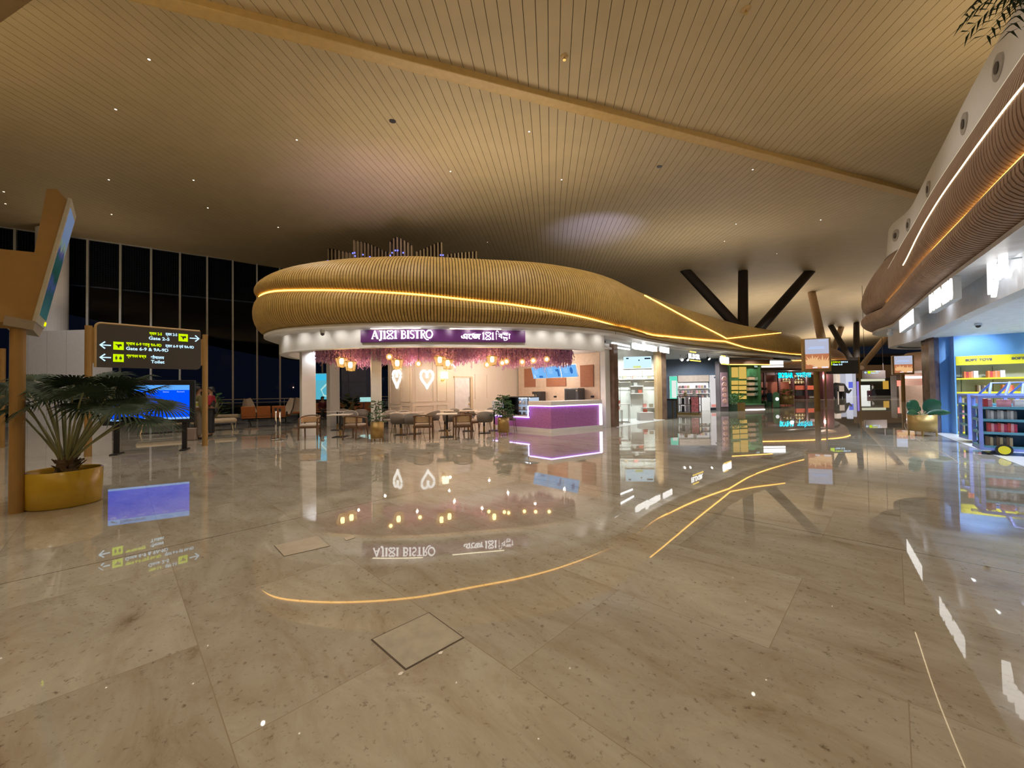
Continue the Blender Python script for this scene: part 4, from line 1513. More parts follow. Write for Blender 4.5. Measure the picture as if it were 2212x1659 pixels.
def wood_chair(label):
    t = thing('cane_armchair', label, 'chair', (0, 0, 0), 0, 'cane armchairs in the bistro')
    for sx in (-1, 1):
        m = MB(); m.cyl((sx * 0.275, -0.25, 0), (sx * 0.265, -0.20, 0.64), 0.020, 0.024, 8); m.build('leg', WALN, t)
        m = MB(); m.cyl((sx * 0.235, 0.30, 0), (sx * 0.225, 0.235, 0.72), 0.020, 0.024, 8); m.build('leg', WALN, t)
    m = MB()
    for (c, d) in (((0, -0.215, 0.385), (0.52, 0.03, 0.06)), ((0, 0.235, 0.385), (0.46, 0.03, 0.06)), ((-0.255, 0, 0.385), (0.03, 0.44, 0.06)), ((0.255, 0, 0.385), (0.03, 0.44, 0.06))):
        m.box(c, d)
    m.build('seat_frame', WALN, t)
    m = MB(); m.box((0, -0.005, 0.445), (0.50, 0.46, 0.075)); m.build('seat', CUSH, t, bevel=0.03)
    rail = [(-0.27, -0.21, 0.645), (-0.285, 0.0, 0.68), (-0.25, 0.20, 0.715), (-0.13, 0.285, 0.735), (0, 0.30, 0.74), (0.13, 0.285, 0.735), (0.25, 0.20, 0.715), (0.285, 0.0, 0.68), (0.27, -0.21, 0.645)]
    m = MB(); m.tube(rail, 0.022, 8); m.build('top_rail', WALN, t)
    cane = [(-0.28, 0.04), (-0.245, 0.20), (-0.13, 0.275), (0, 0.29), (0.13, 0.275), (0.245, 0.20), (0.28, 0.04)]
    m = MB()
    vs = []
    for (x, y) in cane:
        vs += [(x, y, 0.70 if abs(x) < 0.26 else 0.67), (x * 0.96, y * 0.96, 0.52), (x * 0.97, y * 0.97 - 0.012, 0.70 if abs(x) < 0.26 else 0.67), (x * 0.93, y * 0.93 - 0.012, 0.52)]
    fs = []
    for i in range(len(cane) - 1):
        o = 4 * i
        fs += [(o, o + 4, o + 5, o + 1), (o + 2, o + 3, o + 7, o + 6), (o + 1, o + 5, o + 7, o + 3), (o, o + 2, o + 6, o + 4)]
    m.add(vs, fs); m.build('cane_backrest', CANE, t)
    m = MB(); m.tube([(x * 0.97, y * 0.97, 0.515) for x, y in cane], 0.013, 6); m.build('lower_rail', WALN, t)
    return t


def barrel_chair(label):
    t = thing('grey_barrel_chair', label, 'chair', (0, 0, 0), 0, 'grey barrel chairs in the bistro')
    for sx in (-1, 1):
        m = MB(); m.cyl((sx * 0.23, -0.22, 0), (sx * 0.17, -0.15, 0.43), 0.010, 0.012, 7); m.build('leg', CHLEG, t)
        m = MB(); m.cyl((sx * 0.20, 0.26, 0), (sx * 0.15, 0.17, 0.43), 0.010, 0.012, 7); m.build('leg', CHLEG, t)
    m = MB(); m.lathe([(0.0, 0.49), (0.2, 0.485), (0.245, 0.46), (0.235, 0.42), (0.0, 0.415)], 24); m.build('seat', GRYF, t, True)
    n = 22
    vs, rim = [], []
    for i in range(n + 1):
        a = math.radians(-20 + 220 * i / n)
        k = math.sin(max(0, min(PI, (a + 0.35) / (PI + 0.7) * PI)))
        zt = 0.60 + 0.175 * k
        ro, ri = 0.285, 0.25
        vs += [(ro * math.cos(a), ro * math.sin(a), zt), (ri * math.cos(a), ri * math.sin(a), zt), (0.26 * math.cos(a), 0.26 * math.sin(a), 0.46), (0.225 * math.cos(a), 0.225 * math.sin(a), 0.46)]
        rim.append((0.267 * math.cos(a), 0.267 * math.sin(a), zt + 0.004))
    fs = []
    for i in range(n):
        o = 4 * i
        fs += [(o, o + 2, o + 6, o + 4), (o + 1, o + 5, o + 7, o + 3), (o, o + 4, o + 5, o + 1), (o + 2, o + 3, o + 7, o + 6)]
    fs += [(0, 1, 3, 2), (4 * n, 4 * n + 2, 4 * n + 3, 4 * n + 1)]
    m = MB(); m.add(vs, fs); m.build('backrest', GRYF, t, True)
    m = MB(); m.tube(rim, 0.015, 6); m.build('piping', PIPE, t)
    return t


def bistro_table(label):
    t = thing('bistro_table', label, 'table', (0, 0, 0), 0, 'small pedestal tables in the bistro')
    m = MB(); m.box((0, 0, 0.735), (0.66, 0.66, 0.03)); m.build('tabletop', pm('pale table top', (0.62, 0.56, 0.48), 0.35), t, bevel=0.012)
    m = MB(); m.cyl((0, 0, 0.24), (0, 0, 0.72), 0.032); m.build('post', BLACK, t)
    m = MB(); m.cyl((0, 0, 0.015), (0, 0, 0.24), 0.036); m.build('brass_sleeve', BRASS, t)
    m = MB(); m.box((0, 0, 0.009), (0.42, 0.42, 0.018)); m.build('base_plate', BLACK, t, bevel=0.004)
    return t


def place(make, store, px, py, rz, label):
    c = gp(px, py)
    if store.get('o') is None:
        store['o'] = make(label)
        store['o'].location = c
        store['o'].rotation_euler = (0, 0, math.radians(rz))
    else:
        dup(store['o'], c, math.radians(rz), label)


S = {}
for (px, py, rz, lb) in [(670, 948, 12, 'cane armchair at the far left, its cream seat facing the camera'), (768, 948, 165, 'cane armchair just left of the slim potted shrub'),
                         (914, 948, 186, 'cane armchair with its back turned, under the right neon heart'), (1000, 947, 192, 'cane armchair left of the bushy potted plant, back turned'),
                         (1014, 936, 120, 'cane armchair half hidden behind the one left of the bushy plant')]:
    place(wood_chair, S, px, py, rz, lb)
S = {}
for (px, py, rz, lb) in [(862, 943, 178, 'grey barrel chair below the left heart, back turned, left of two'), (893, 944, 190, 'grey barrel chair below the hearts, back turned, right of two'),
                         (781, 925, 200, 'grey barrel chair with pale rim, left of the slim shrub'), (757, 931, 30, 'grey barrel chair behind the leftmost table, nearer one'),
                         (748, 924, 60, 'grey barrel chair behind the leftmost table, farther one'), (842, 934, 10, 'grey barrel chair with pale rim under the left heart, facing us'),
                         (868, 934, 350, 'grey barrel chair with pale rim close to the wall corner'), (934, 933, 240, 'grey barrel chair with pale curved rim below the sconce'),
                         (974, 937, 185, 'grey barrel chair behind the square table in the middle'), (980, 927, 0, 'grey barrel chair at the back near the sconce wall'),
                         (1012, 925, 20, 'grey barrel chair in front of the white door'), (1048, 939, 182, 'grey barrel chair beside the bushy plant, back turned'),
                         (1064, 922, 0, 'grey barrel chair behind the bushy plant'), (1101, 933, 100, 'pale backed barrel chair right of the bushy plant, by the pink counter')]:
    place(barrel_chair, S, px, py, rz, lb)
S = {}
for (px, py, rz, lb) in [(735, 944, 8, 'pedestal table beside the leftmost cane armchair'), (729, 929, 12, 'pedestal table at the back left, behind the nearer one'), (866, 939, 5, 'pedestal table under the left neon heart'),
                         (966, 944, 8, 'square pedestal table in the middle, nearest the camera'), (897, 937, 10, 'pedestal table between the two neon hearts, set back'), (961, 930, 5, 'pedestal table under the sconce'),
                         (1012, 931, 5, 'pedestal table in front of the white door'), (1046, 935, 5, 'pedestal table left of the bushy plant'), (1068, 930, 5, 'pedestal table just left behind the bushy plant pot')]:
    place(bistro_table, S, px, py, rz, lb)


def leaf_quad(mb, base, d, up, L, w, bend=0.25):
    d = Vector(d).normalized()
    up = Vector(up)
    s = d.cross(up)
    s = s.normalized() if s.length > 1e-4 else Vector((1, 0, 0))
    b = Vector(base)
    nrm = s.cross(d).normalized()
    p1 = b + d * L * 0.5 + nrm * L * 0.06
    p2 = b + d * L - nrm * L * bend
    mb.add([b, p1 + s * w, p2, p1 - s * w], [(0, 1, 2, 3)])


def pot(t, r, h, z0, mat, feet=4):
    m = MB(); m.lathe([(0.0, z0), (r, z0), (r, z0 + h), (r - 0.025, z0 + h), (r - 0.025, z0 + h - 0.06)], 32); m.build('pot', mat, t, True)
    m = MB(); m.cyl((0, 0, z0 + h - 0.08), (0, 0, z0 + h - 0.05), r - 0.02, n=24); m.build('soil', SOIL, t)
    for k in range(feet):
        a = PI / 4 + 2 * PI * k / feet
        m = MB(); m.cyl((r * 0.92 * math.cos(a), r * 0.92 * math.sin(a), 0), (r * 0.88 * math.cos(a), r * 0.88 * math.sin(a), z0 + 0.10), 0.018, 0.024, 8); m.build('foot', BRASS, t)


def whorl_plant(name, label, px, py, dense, H, seed):
    c = gp(px, py)
    t = thing(name, label, 'potted plant', c, 0)
    pot(t, 0.19, 0.48, 0.10, pm('brass coloured planter', (0.42, 0.28, 0.10), 0.38, 0.5, 0.08))
    r = random.Random(seed)
    m = MB()
    for k in range(3):
        a = k * 2.1
        m.tube([(0.04 * math.cos(a), 0.04 * math.sin(a), 0.5), (0.07 * math.cos(a), 0.07 * math.sin(a), 0.58 + H * 0.5), (0.05 * math.cos(a + 1), 0.05 * math.sin(a + 1), 0.58 + H * (0.96 - 0.1 * k))], 0.011, 6)
    m.build('stem', pm('plant stem', (0.13, 0.11, 0.05), 0.8), t)
    m = MB()
    lev = int(H / (0.045 if dense else 0.075))
    for i in range(lev):
        z = 0.60 + H * i / lev
        R = (0.30 if dense else 0.22) * (1.0 - 0.55 * (i / lev)) * r.uniform(0.8, 1.15)
        nb_ = 7 if dense else 4
        for k in range(nb_):
            a = 2 * PI * k / nb_ + r.uniform(0, 2)
            d = Vector((math.cos(a), math.sin(a), r.uniform(0.0, 0.35)))
            q = Vector((0.04 * math.cos(a), 0.04 * math.sin(a), z))
            for j in range(5):
                f = 0.35 + 0.65 * j / 4
                sd = Vector((-math.sin(a), math.cos(a), 0)) * (1 if j % 2 else -1)
                leaf_quad(m, q + d * R * f, d * 0.5 + sd * 0.8 - Vector((0, 0, 0.35)), (0, 0, 1), 0.085, 0.026)
            leaf_quad(m, q + d * R, d - Vector((0, 0, 0.3)), (0, 0, 1), 0.09, 0.028)
    m.build('foliage', LEAF, t)


whorl_plant('potted_shrub', 'slim sparse green shrub in a round brass planter before the white column', 815, 953, False, 0.66, 1)
whorl_plant('potted_shrub', 'dense bushy green shrub in a round brass planter by the pink counter', 1088, 940, True, 0.72, 2)

for (px, py, lb) in ((596, 948, 'polished steel queue post, left and farther of the two'), (605, 952, 'polished steel queue post, right and nearer of the two')):
    t = thing('queue_post', lb, 'queue post', gp(px, py))
    m = MB(); m.lathe([(0.0, 0.035), (0.05, 0.032), (0.15, 0.014), (0.16, 0.0)], 28); m.build('base', STEEL, t, True)
    m = MB(); m.cyl((0, 0, 0.03), (0, 0, 0.92), 0.026, n=16); m.build('post', STEEL, t, True)
    m = MB(); m.cyl((0, 0, 0.92), (0, 0, 1.0), 0.034, n=16); m.build('head', BLACK, t)
# ------------------------------------------------------------------ tilted display on a post, far left
nT = Vector((-0.7071, 0.7071, 0))
sT = Vector((0.7071, 0.7071, 0))
P0 = Vector((-6.22, 4.89, 0)) - nT * 0.10
tot = thing('display_totem', 'big tan totem with a screen leaning out at the top left', 'display', (-6.22, 4.89, 0))
poly = [onp(x, y, P0, nT) for x, y in ((101, 408), (122, 408), (145, 432), (70, 690), (62, 697), (-70, 694), (-70, 527), (4, 538), (74, 545))]
E_ = nT * 0.62
m = MB()
n_p = len(poly)
m.add(poly + [p + E_ for p in poly], [tuple(range(n_p)), tuple(range(n_p, 2 * n_p))[::-1]] + [(i, (i + 1) % n_p, n_p + (i + 1) % n_p, n_p + i) for i in range(n_p)])
m.build('body', TAN, tot, world=True)
pn, pb = onp(145, 432, P0, nT), onp(70, 690, P0, nT)
edge = (pn - pb).normalized()
MS = frame(pb, nT, edge)
hh = (pn - pb).length
SCRM = _new('landscape on the tilted screen')
nt = SCRM.node_tree
nt.nodes.remove(nt.nodes['Principled BSDF'])
e = nt.nodes.new('ShaderNodeEmission')
e.inputs[1].default_value = 0.6
tc = nt.nodes.new('ShaderNodeTexCoord')
sp = nt.nodes.new('ShaderNodeSeparateXYZ')
nz = nt.nodes.new('ShaderNodeTexNoise'); nz.inputs['Scale'].default_value = 5
ma = nt.nodes.new('ShaderNodeMath'); ma.operation = 'MULTIPLY_ADD'; ma.inputs[1].default_value = 0.22
rp = nt.nodes.new('ShaderNodeValToRGB')
nt.links.new(tc.outputs['Generated'], sp.inputs[0]); nt.links.new(tc.outputs['Generated'], nz.inputs['Vector'])
nt.links.new(nz.outputs['Fac'], ma.inputs[0]); nt.links.new(sp.outputs['Z'], ma.inputs[2])
nt.links.new(ma.outputs[0], rp.inputs[0]); nt.links.new(rp.outputs[0], e.inputs[0]); nt.links.new(e.outputs[0], nt.nodes['Material Output'].inputs[0])
el = rp.color_ramp.elements
el[0].position = 0.1; el[0].color = (0.05, 0.14, 0.13, 1)
el[1].position = 0.95; el[1].color = (0.22, 0.30, 0.48, 1)
for p, c in ((0.33, (0.03, 0.08, 0.09, 1)), (0.42, (0.06, 0.08, 0.2, 1)), (0.5, (0.02, 0.07, 0.05, 1)), (0.66, (0.03, 0.09, 0.09, 1)), (0.72, (0.10, 0.09, 0.25, 1)), (0.78, (0.26, 0.34, 0.22, 1)), (0.84, (0.20, 0.28, 0.46, 1))):
    x = el.new(p); x.color = c
m = MB(); m.box((0.33, -0.02, hh / 2 - 0.0), (0.70, 0.04, hh + 0.06), MS); m.build('bezel', pm('pale bezel', (0.55, 0.53, 0.45), 0.4), tot, world=True, bevel=0.008)
m = MB(); m.box((0.32, -0.042, hh / 2), (0.56, 0.008, hh - 0.16), MS); m.build('screen', SCRM, tot, world=True)
m = MB(); m.plate([(-0.04, -0.02), (0.70, -0.02), (0.55, -0.16), (0.0, -0.13)], MS @ T(0, -0.03, 0), 0.24); m.build('lower_housing', pm('beige housing', (0.42, 0.36, 0.29), 0.5), tot, world=True)
m = MB(); m.box((0.60, -0.045, 0.03), (0.06, 0.012, 0.05), MS); m.build('indicator', em('lime indicator', (0.8, 0.9, 0.0), 1.2), tot, world=True)
pr = onp(62, 698, P0, nT)
m = MB(); m.tube([pr + nT * 0.1, pr + nT * 0.1 - sT * 1.2], 0.075, 14); m.build('lower_roll', pm('darker tan metal', (0.34, 0.185, 0.05), 0.45), tot, world=True)
m = MB(); m.cyl((0, 0, 0), (0, 0, 2.45), 0.066, n=20); m.build('post', TAN, tot)
p2 = gp(3, 967) - Vector((-6.22, 4.89, 0))
m = MB(); m.cyl((p2.x, p2.y, 0), (p2.x, p2.y, 2.9), 0.066, n=20); m.build('post', TAN, tot)

# ------------------------------------------------------------------ gate direction sign
SL, SR = Vector((-10.3, 9.45, 0)), Vector((-8.79, 11.13, 0))
sg = thing('gate_sign', 'dark gate and toilet direction sign between two tan posts', 'sign', (-10.3, 9.45, 0))
MG = frame(SL, SR - SL)
nG = Vector((MG[0][1], MG[1][1], 0))
MGi = MG.inverted()


def gl(px, py):
    v = MGi @ onp(px, py, SL, nG)
    return v.x, v.z


LG = (SR - SL).length
for x in (0, LG):
    m = MB(); m.cyl(MG @ Vector((x, 0, 0)), MG @ Vector((x, 0, 3.18)), 0.068, n=20); m.build('post', TAN, sg, world=True)
(x0, z0), (x1, z1) = gl(206, 793), gl(433, 716)
rr = 0.10
pl = [(x0 + rr - rr * math.cos(a * PI / 12), z1 - rr + rr * math.sin(a * PI / 12)) for a in range(7)] + [(x1, z1)] + [(x1 - rr + rr * math.cos(a * PI / 12), z0 + rr - rr * math.sin(a * PI / 12)) for a in range(7)] + [(x0, z0)]
m = MB(); m.plate(pl, MG @ T(0, -0.05, 0), 0.10); m.build('board', DGREY, sg, world=True)
rim = [MG @ Vector((x0, -0.03, z0))] + [MG @ Vector((a, -0.03, b)) for a, b in pl[:7]] + [MG @ Vector((x1 - 0.02, -0.03, z1))]
m = MB(); m.tube(rim, 0.028, 8); m.build('tan_rim', TAN_L, sg, world=True)
for (a, b, z_lo, z_hi) in ((0.04, x0, z0 + 0.1, z1 - 0.12), (x1, LG - 0.04, z0 + 0.12, z1 - 0.22)):
    m = MB(); m.box(((a + b) / 2, 0, (z_lo + z_hi) / 2), (abs(b - a), 0.07, z_hi - z_lo), MG); m.build('bracket', TAN, sg, world=True)


LIME_T = em('lit lime lettering', (0.62, 0.85, 0.0), 1.3)
MF = MG @ T(0, -0.056, 0)
rows = [('দ্বাৰ 2-5', 322, 349, 722.5, LIME_T), ('द्वार 2-5', 357, 382, 724, SIGN_B), ('Gate 2-5', 321, 365.5, 732, SIGN_B), ('দ্বাৰ 6-9 আৰু 9A-9D', 272, 348, 745.5, LIME_T), ('द्वार 6-9 एवं 9A-9D', 356.6, 418, 749.5, SIGN_B),
        ('Gate 6-9 & 9A-9D', 272, 363, 755, SIGN_B), ('প্ৰসাধন কক্ষ', 272.4, 315.5, 770.8, LIME_T), ('शौचालय', 325, 354, 772, SIGN_B), ('Toilet', 325.6, 354.7, 782, SIGN_B)]
for body, xa, xb, y, mt in rows:
    a, z = gl(xa, y + (xa - (xa + xb) / 2) * 0.03)
    b_, z2 = gl(xb, y)
    zc_ = gl((xa + xb) / 2, y)[1]
    m = MB(); fit_text(m, body, MF, a, b_, zc_, 0.085 if 'G' in body or 'T' in body else 0.075, 0.002)
    m.build('lettering', mt, sg, world=True)


def arrow(xa, xb, y, left):
    a, z = gl(xa, y)
    b_, _ = gl(xb, y)
    z = gl((xa + xb) / 2, y)[1]
    m = MB()
    pstroke(m, MF, [(a, z), (b_, z)], 0.026, 0.006)
    tip = a if left else b_
    s = 1 if left else -1
    pstroke(m, MF, [(tip + s * 0.085, z + 0.085), (tip, z), (tip + s * 0.085, z - 0.085)], 0.028, 0.006)
    m.build('arrow', SIGN_B, sg, world=True)


arrow(216, 239.5, 746, True)
arrow(216, 239.5, 772.5, True)
arrow(409, 429, 731.5, False)


def icon(xa, xb, ya, yb, kind):
    a, _ = gl(xa, ya)
    b_, _ = gl(xb, ya)
    zt, zb = gl((xa + xb) / 2, ya)[1], gl((xa + xb) / 2, yb)[1]
    m = MB(); m.box(((a + b_) / 2, -0.002, (zt + zb) / 2), (b_ - a, 0.006, zt - zb), MF); o = m.build('pictogram', SIGN_G, sg, world=True)
    cx_, cz = (a + b_) / 2, (zt + zb) / 2
    m = MB()
    s = (b_ - a)
    if kind == 'plane':
        pstroke(m, MF @ T(0, -0.006, 0), [(cx_ - 0.3 * s, cz + 0.16 * s), (cx_ + 0.3 * s, cz + 0.04 * s)], [0.02, 0.04], 0.003)
        pstroke(m, MF @ T(0, -0.006, 0), [(cx_ - 0.02 * s, cz + 0.1 * s), (cx_ + 0.02 * s, cz - 0.26 * s)], [0.05, 0.02], 0.003)
        pstroke(m, MF @ T(0, -0.006, 0), [(cx_ + 0.04 * s, cz + 0.1 * s), (cx_ + 0.28 * s, cz + 0.22 * s)], [0.04, 0.015], 0.003)
    else:
        for k, wd in ((-0.2, 0.10), (0.2, 0.15)):
            x = cx_ + k * s
            m.cyl(MF @ Vector((x, -0.009, cz + 0.24 * s)), MF @ Vector((x, -0.006, cz + 0.24 * s)), 0.06 * s, n=10)
            m.plate([(x - wd * s * (0.6 if k > 0 else 1), cz + 0.15 * s), (x + wd * s * (0.6 if k > 0 else 1), cz + 0.15 * s), (x + wd * s, cz - 0.12 * s), (x - wd * s, cz - 0.12 * s)], MF @ T(0, -0.009, 0), 0.003)
            m.box((x - 0.04 * s, -0.008, cz - 0.2 * s), (0.05 * s, 0.003, 0.2 * s), MF)
            m.box((x + 0.04 * s, -0.008, cz - 0.2 * s), (0.05 * s, 0.003, 0.2 * s), MF)
    m.build('pictogram_mark', DGREY, o, world=True)


icon(385, 405, 722, 738, 'plane')
icon(244.5, 267, 739, 756, 'plane')
icon(244, 267, 765.5, 782, 'wc')

# ------------------------------------------------------------------ blue flight screen
FL_, FR_ = Vector((-9.92, 9.56, 0)), Vector((-8.56, 10.32, 0))
fd = thing('flight_screen', 'large blue flight information screen on a low stand behind the palm', 'display screen', FL_)
MFd = frame(FL_, FR_ - FL_)
LF = (FR_ - FL_).length
m = MB(); m.box((LF / 2, 0.06, 1.29), (LF + 0.22, 0.12, 1.12), MFd); m.build('casing', pm('black screen casing', (0.02, 0.022, 0.026), 0.35), fd, world=True, bevel=0.01)
m = MB(); m.box((LF / 2, -0.003, 1.275), (LF, 0.006, 0.89), MFd); m.build('screen', em('deep blue screen', (0.0, 0.085, 1.0), 1.0), fd, world=True)
m = MB(); m.box((LF / 2, -0.007, 1.655), (LF, 0.004, 0.13), MFd); m.build('header_band', em('light blue screen', (0.12, 0.42, 1.0), 1.0), fd, world=True)
m = MB(); m.box((LF / 2, -0.007, 0.855), (LF, 0.004, 0.05), MFd); m.build('footer_band', em('pale blue screen', (0.25, 0.5, 1.0), 1.0), fd, world=True)
m = MB(); text_mb(m, 'Departures', 0.10, MFd @ T(0.22, -0.010, 1.655), 0.001, 'LEFT'); pstroke(m, MFd @ T(0, -0.010, 0), [(0.06, 1.63), (0.17, 1.68)], [0.035, 0.01], 0.001); m.build('header_lettering', em('navy lettering', (0.0, 0.03, 0.25), 0.5), fd, world=True)
for (x, s) in ((0.05, 'Flight'), (0.28, 'To'), (0.55, 'Time'), (0.80, 'Gate'), (1.02, 'Status'), (1.30, 'Remark')):
    m = MB(); text_mb(m, s, 0.05, MFd @ T(x, -0.010, 1.545), 0.001, 'LEFT'); m.build('column_lettering', em('pale lettering', (0.4, 0.6, 1.0), 1.0), fd, world=True)
for x in (0.12, LF - 0.12):
    m = MB(); m.box((x, 0.1, 0.36), (0.10, 0.06, 0.74), MFd); m.box((x, 0.12, 0.015), (0.14, 0.5, 0.03), MFd); m.build('leg', BLACK, fd, world=True)

# ------------------------------------------------------------------ yellow planter with a fan palm
YEL = pm('glossy yellow planter', (0.56, 0.37, 0.035), 0.22, 0.0, 0.04)
pc = Vector((-6.06, 5.27, 0))
pp = thing('fan_palm', 'fan palm in a wide glossy yellow round planter', 'potted plant', pc)
m = MB(); m.lathe([(0.0, 0.0), (0.345, 0.0), (0.36, 0.02), (0.365, 0.46), (0.35, 0.47), (0.335, 0.46), (0.335, 0.36)], 56); m.build('planter', YEL, pp, True)
m = MB(); m.cyl((0, 0, 0.35), (0, 0, 0.40), 0.335, n=40); m.build('soil', SOIL, pp)
m = MB(); m.lathe([(0.12, 0.38), (0.10, 0.46), (0.085, 0.56), (0.05, 0.64), (0.0, 0.66)], 14, (0.02, 0, 0))
r = random.Random(11)
for k in range(26):
    a = r.uniform(0, 2 * PI); z = r.uniform(0.40, 0.60)
    d = Vector((math.cos(a), math.sin(a), 0))
    m.tube([d * 0.08 + Vector((0.02, 0, z)), d * r.uniform(0.12, 0.2) + Vector((0.02, 0, z + r.uniform(0.03, 0.13)))], [0.02, 0.004], 5)
m.build('trunk', BARK, pp)
HUB = [((18, 835), 5.0), ((62, 850), 5.5), ((100, 862), 5.0), ((140, 858), 5.6), ((180, 848), 4.95), ((212, 822), 5.5), ((252, 835), 5.2), ((225, 868), 5.6), ((283, 862), 5.3), ((316, 905), 5.15), ((128, 832), 5.9), ((75, 822), 5.9), ((345, 872), 5.6), ((186, 872), 5.2), ((-20, 850), 5.3), ((45, 875), 5.1), ((160, 830), 5.1), ((240, 850), 5.8), ((270, 828), 5.5), ((200, 855), 5.75), ((115, 845), 5.2), ((300, 850), 5.7), ((30, 860), 5.8), ((258, 880), 5.0)]
for i, ((hx, hy), Y) in enumerate(HUB):
    h = at(hx, hy, Y) - pc
    b0_ = Vector((0.02, 0, 0.58)) + Vector((h.x, h.y, 0)).normalized() * 0.05
    mid = b0_.lerp(h, 0.55) + Vector((0, 0, 0.10))
    m = MB(); m.tube([b0_, b0_.lerp(mid, 0.5) + Vector((0, 0, 0.02)), mid, mid.lerp(h, 0.55) + Vector((0, 0, 0.02)), h], [0.016, 0.013, 0.011, 0.009, 0.007], 6)
    st = m.build('leaf_stalk', STALK, pp)
    od = (Vector((h.x, h.y, 0)).normalized() * 0.75 + Vector((0, 0, 0.35 if hy < 860 else -0.25))).normalized()
    sd = od.cross(Vector((0, 0, 1))).normalized()
    sd = (sd + Vector((0, 0, r.uniform(-0.5, 0.5)))).normalized()
    m = MB()
    NB = 36
    for k in range(NB):
        a = math.radians(-140 + 280 * k / (NB - 1))
        d = (od * math.cos(a) + sd * math.sin(a)).normalized()
        L = (0.44 - 0.10 * abs(a) / 2.4) * r.uniform(0.9, 1.1)
        w = 0.015
        nn = od.cross(sd).normalized()
        s = d.cross(nn).normalized() * w
        p1, p2, p3 = h + d * L * 0.35, h + d * L * 0.72 - Vector((0, 0, 0.02)), h + d * L - Vector((0, 0, r.uniform(0.06, 0.13)))
        fold = nn * 0.007
        m.add([h, p1 + s, p1 + fold, p1 - s, p2 + s * 0.8, p2 + fold, p2 - s * 0.8, p3], [(0, 1, 2), (0, 2, 3), (1, 4, 5, 2), (2, 5, 6, 3), (4, 7, 5), (5, 7, 6)])
    m.build('fan_leaf', PLEAF, st)

# a palm crown standing on the right island, cut by the picture's upper right corner
pq = at(2262, -30, 4.6)
pt_ = thing('palm_crown', 'dark palm fronds at the upper right corner above the white parapet', 'plant', (pq.x, pq.y, 6.0))
m = MB(); m.tube([(0, 0, 0), (0, 0, pq.z - 6.0)], [0.09, 0.06], 8); m.build('trunk', BARK, pt_)
for k in range(16):
    a = 2 * PI * k / 16 + r.uniform(-.2, .2)
    m = MB()
    b0_ = Vector((0, 0, pq.z - 6.0))
    d = Vector((math.cos(a), math.sin(a), 0))
    for j in range(1, 12):
        f = j / 11
        c = b0_ + d * 0.62 * f + Vector((0, 0, 0.25 * math.sin(f * 2.6) - 0.15 * f))
        for sgn in (-1, 1):
            leaf_quad(m, c, d * 0.6 + Vector((-d.y, d.x, 0)) * sgn, (0, 0, 1), 0.22, 0.014, 0.3)
    m.build('frond', PLEAF, pt_)

# ------------------------------------------------------------------ seats in the waiting hall
ORS = pm('orange seat leather', (0.40, 0.135, 0.035), 0.5, 0.0, 0.12, 10)
BEIGE = pm('beige shell fabric', (0.50, 0.43, 0.36), 0.75)


def bench(label, n=3):
    t = thing('tandem_bench', label, 'bench', (0, 0, 0), 0, 'orange airport benches')
    w = 0.58
    for k in range(n):
        x = (k - (n - 1) / 2) * w
        m = MB(); m.box((x, 0, 0.43), (w - 0.05, 0.50, 0.07)); m.build('seat', ORS, t, bevel=0.02)
        m = MB(); m.box((0, 0, 0), (w - 0.05, 0.06, 0.46), T(x, 0.29, 0.70) @ Matrix.Rotation(-0.22, 4, 'X')); m.build('backrest', ORS, t, bevel=0.02)
    for k in range(n + 1):
        x = (k - n / 2) * w
        m = MB(); m.tube([(x, 0.22, 0.46), (x, 0.18, 0.64), (x, -0.16, 0.64), (x, -0.2, 0.44)], 0.018, 6); m.build('armrest', BLACK, t)
    m = MB(); m.box((0, 0.06, 0.36), (n * w, 0.08, 0.06)); m.build('beam', BLACK, t)
    for x in (-n * w * 0.33, n * w * 0.33):
        m = MB(); m.tube([(x, 0.06, 0.36), (x, -0.28, 0.02)], 0.022, 6); m.tube([(x, 0.06, 0.36), (x, 0.36, 0.02)], 0.022, 6); m.build('leg', BLACK, t)
    return t


def lounge(label):
    t = thing('lounge_chair', label, 'armchair', (0, 0, 0), 0, 'high backed lounge chairs by the glazing')
    vs, fs = [], []
    prof = [(-0.10, 0.40, 0.30), (0.16, 0.42, 0.34), (0.30, 0.70, 0.33), (0.40, 1.0, 0.26), (0.47, 1.22, 0.16)]
    for (y, z, w) in prof:
        for k in range(7):
            f = -1 + 2 * k / 6
            vs.append((w * f, y - 0.16 * f * f, z + 0.05 * f * f))
    for i in range(len(prof) - 1):
        for k in range(6):
            fs.append((i * 7 + k, i * 7 + k + 1, (i + 1) * 7 + k + 1, (i + 1) * 7 + k))
    nn = len(vs)
    vs += [(a, b + 0.04, c + 0.0) for a, b, c in vs]
    fs += [tuple(nn + i for i in f[::-1]) for f in fs]
    m = MB(); m.add(vs, fs); m.build('shell', BEIGE, t, True)
    m = MB(); m.box((0, -0.12, 0.43), (0.54, 0.52, 0.10)); m.build('seat', ORS, t, bevel=0.04)
    m = MB(); m.cyl((0, 0, 0.05), (0, 0, 0.38), 0.03); m.build('post', BLACK, t)
    for k in range(4):
        a = PI / 4 + k * PI / 2
        m = MB(); m.tube([(0, 0, 0.08), (0.30 * math.cos(a), 0.30 * math.sin(a), 0.02)], 0.018, 6); m.build('leg', BLACK, t)
    return t


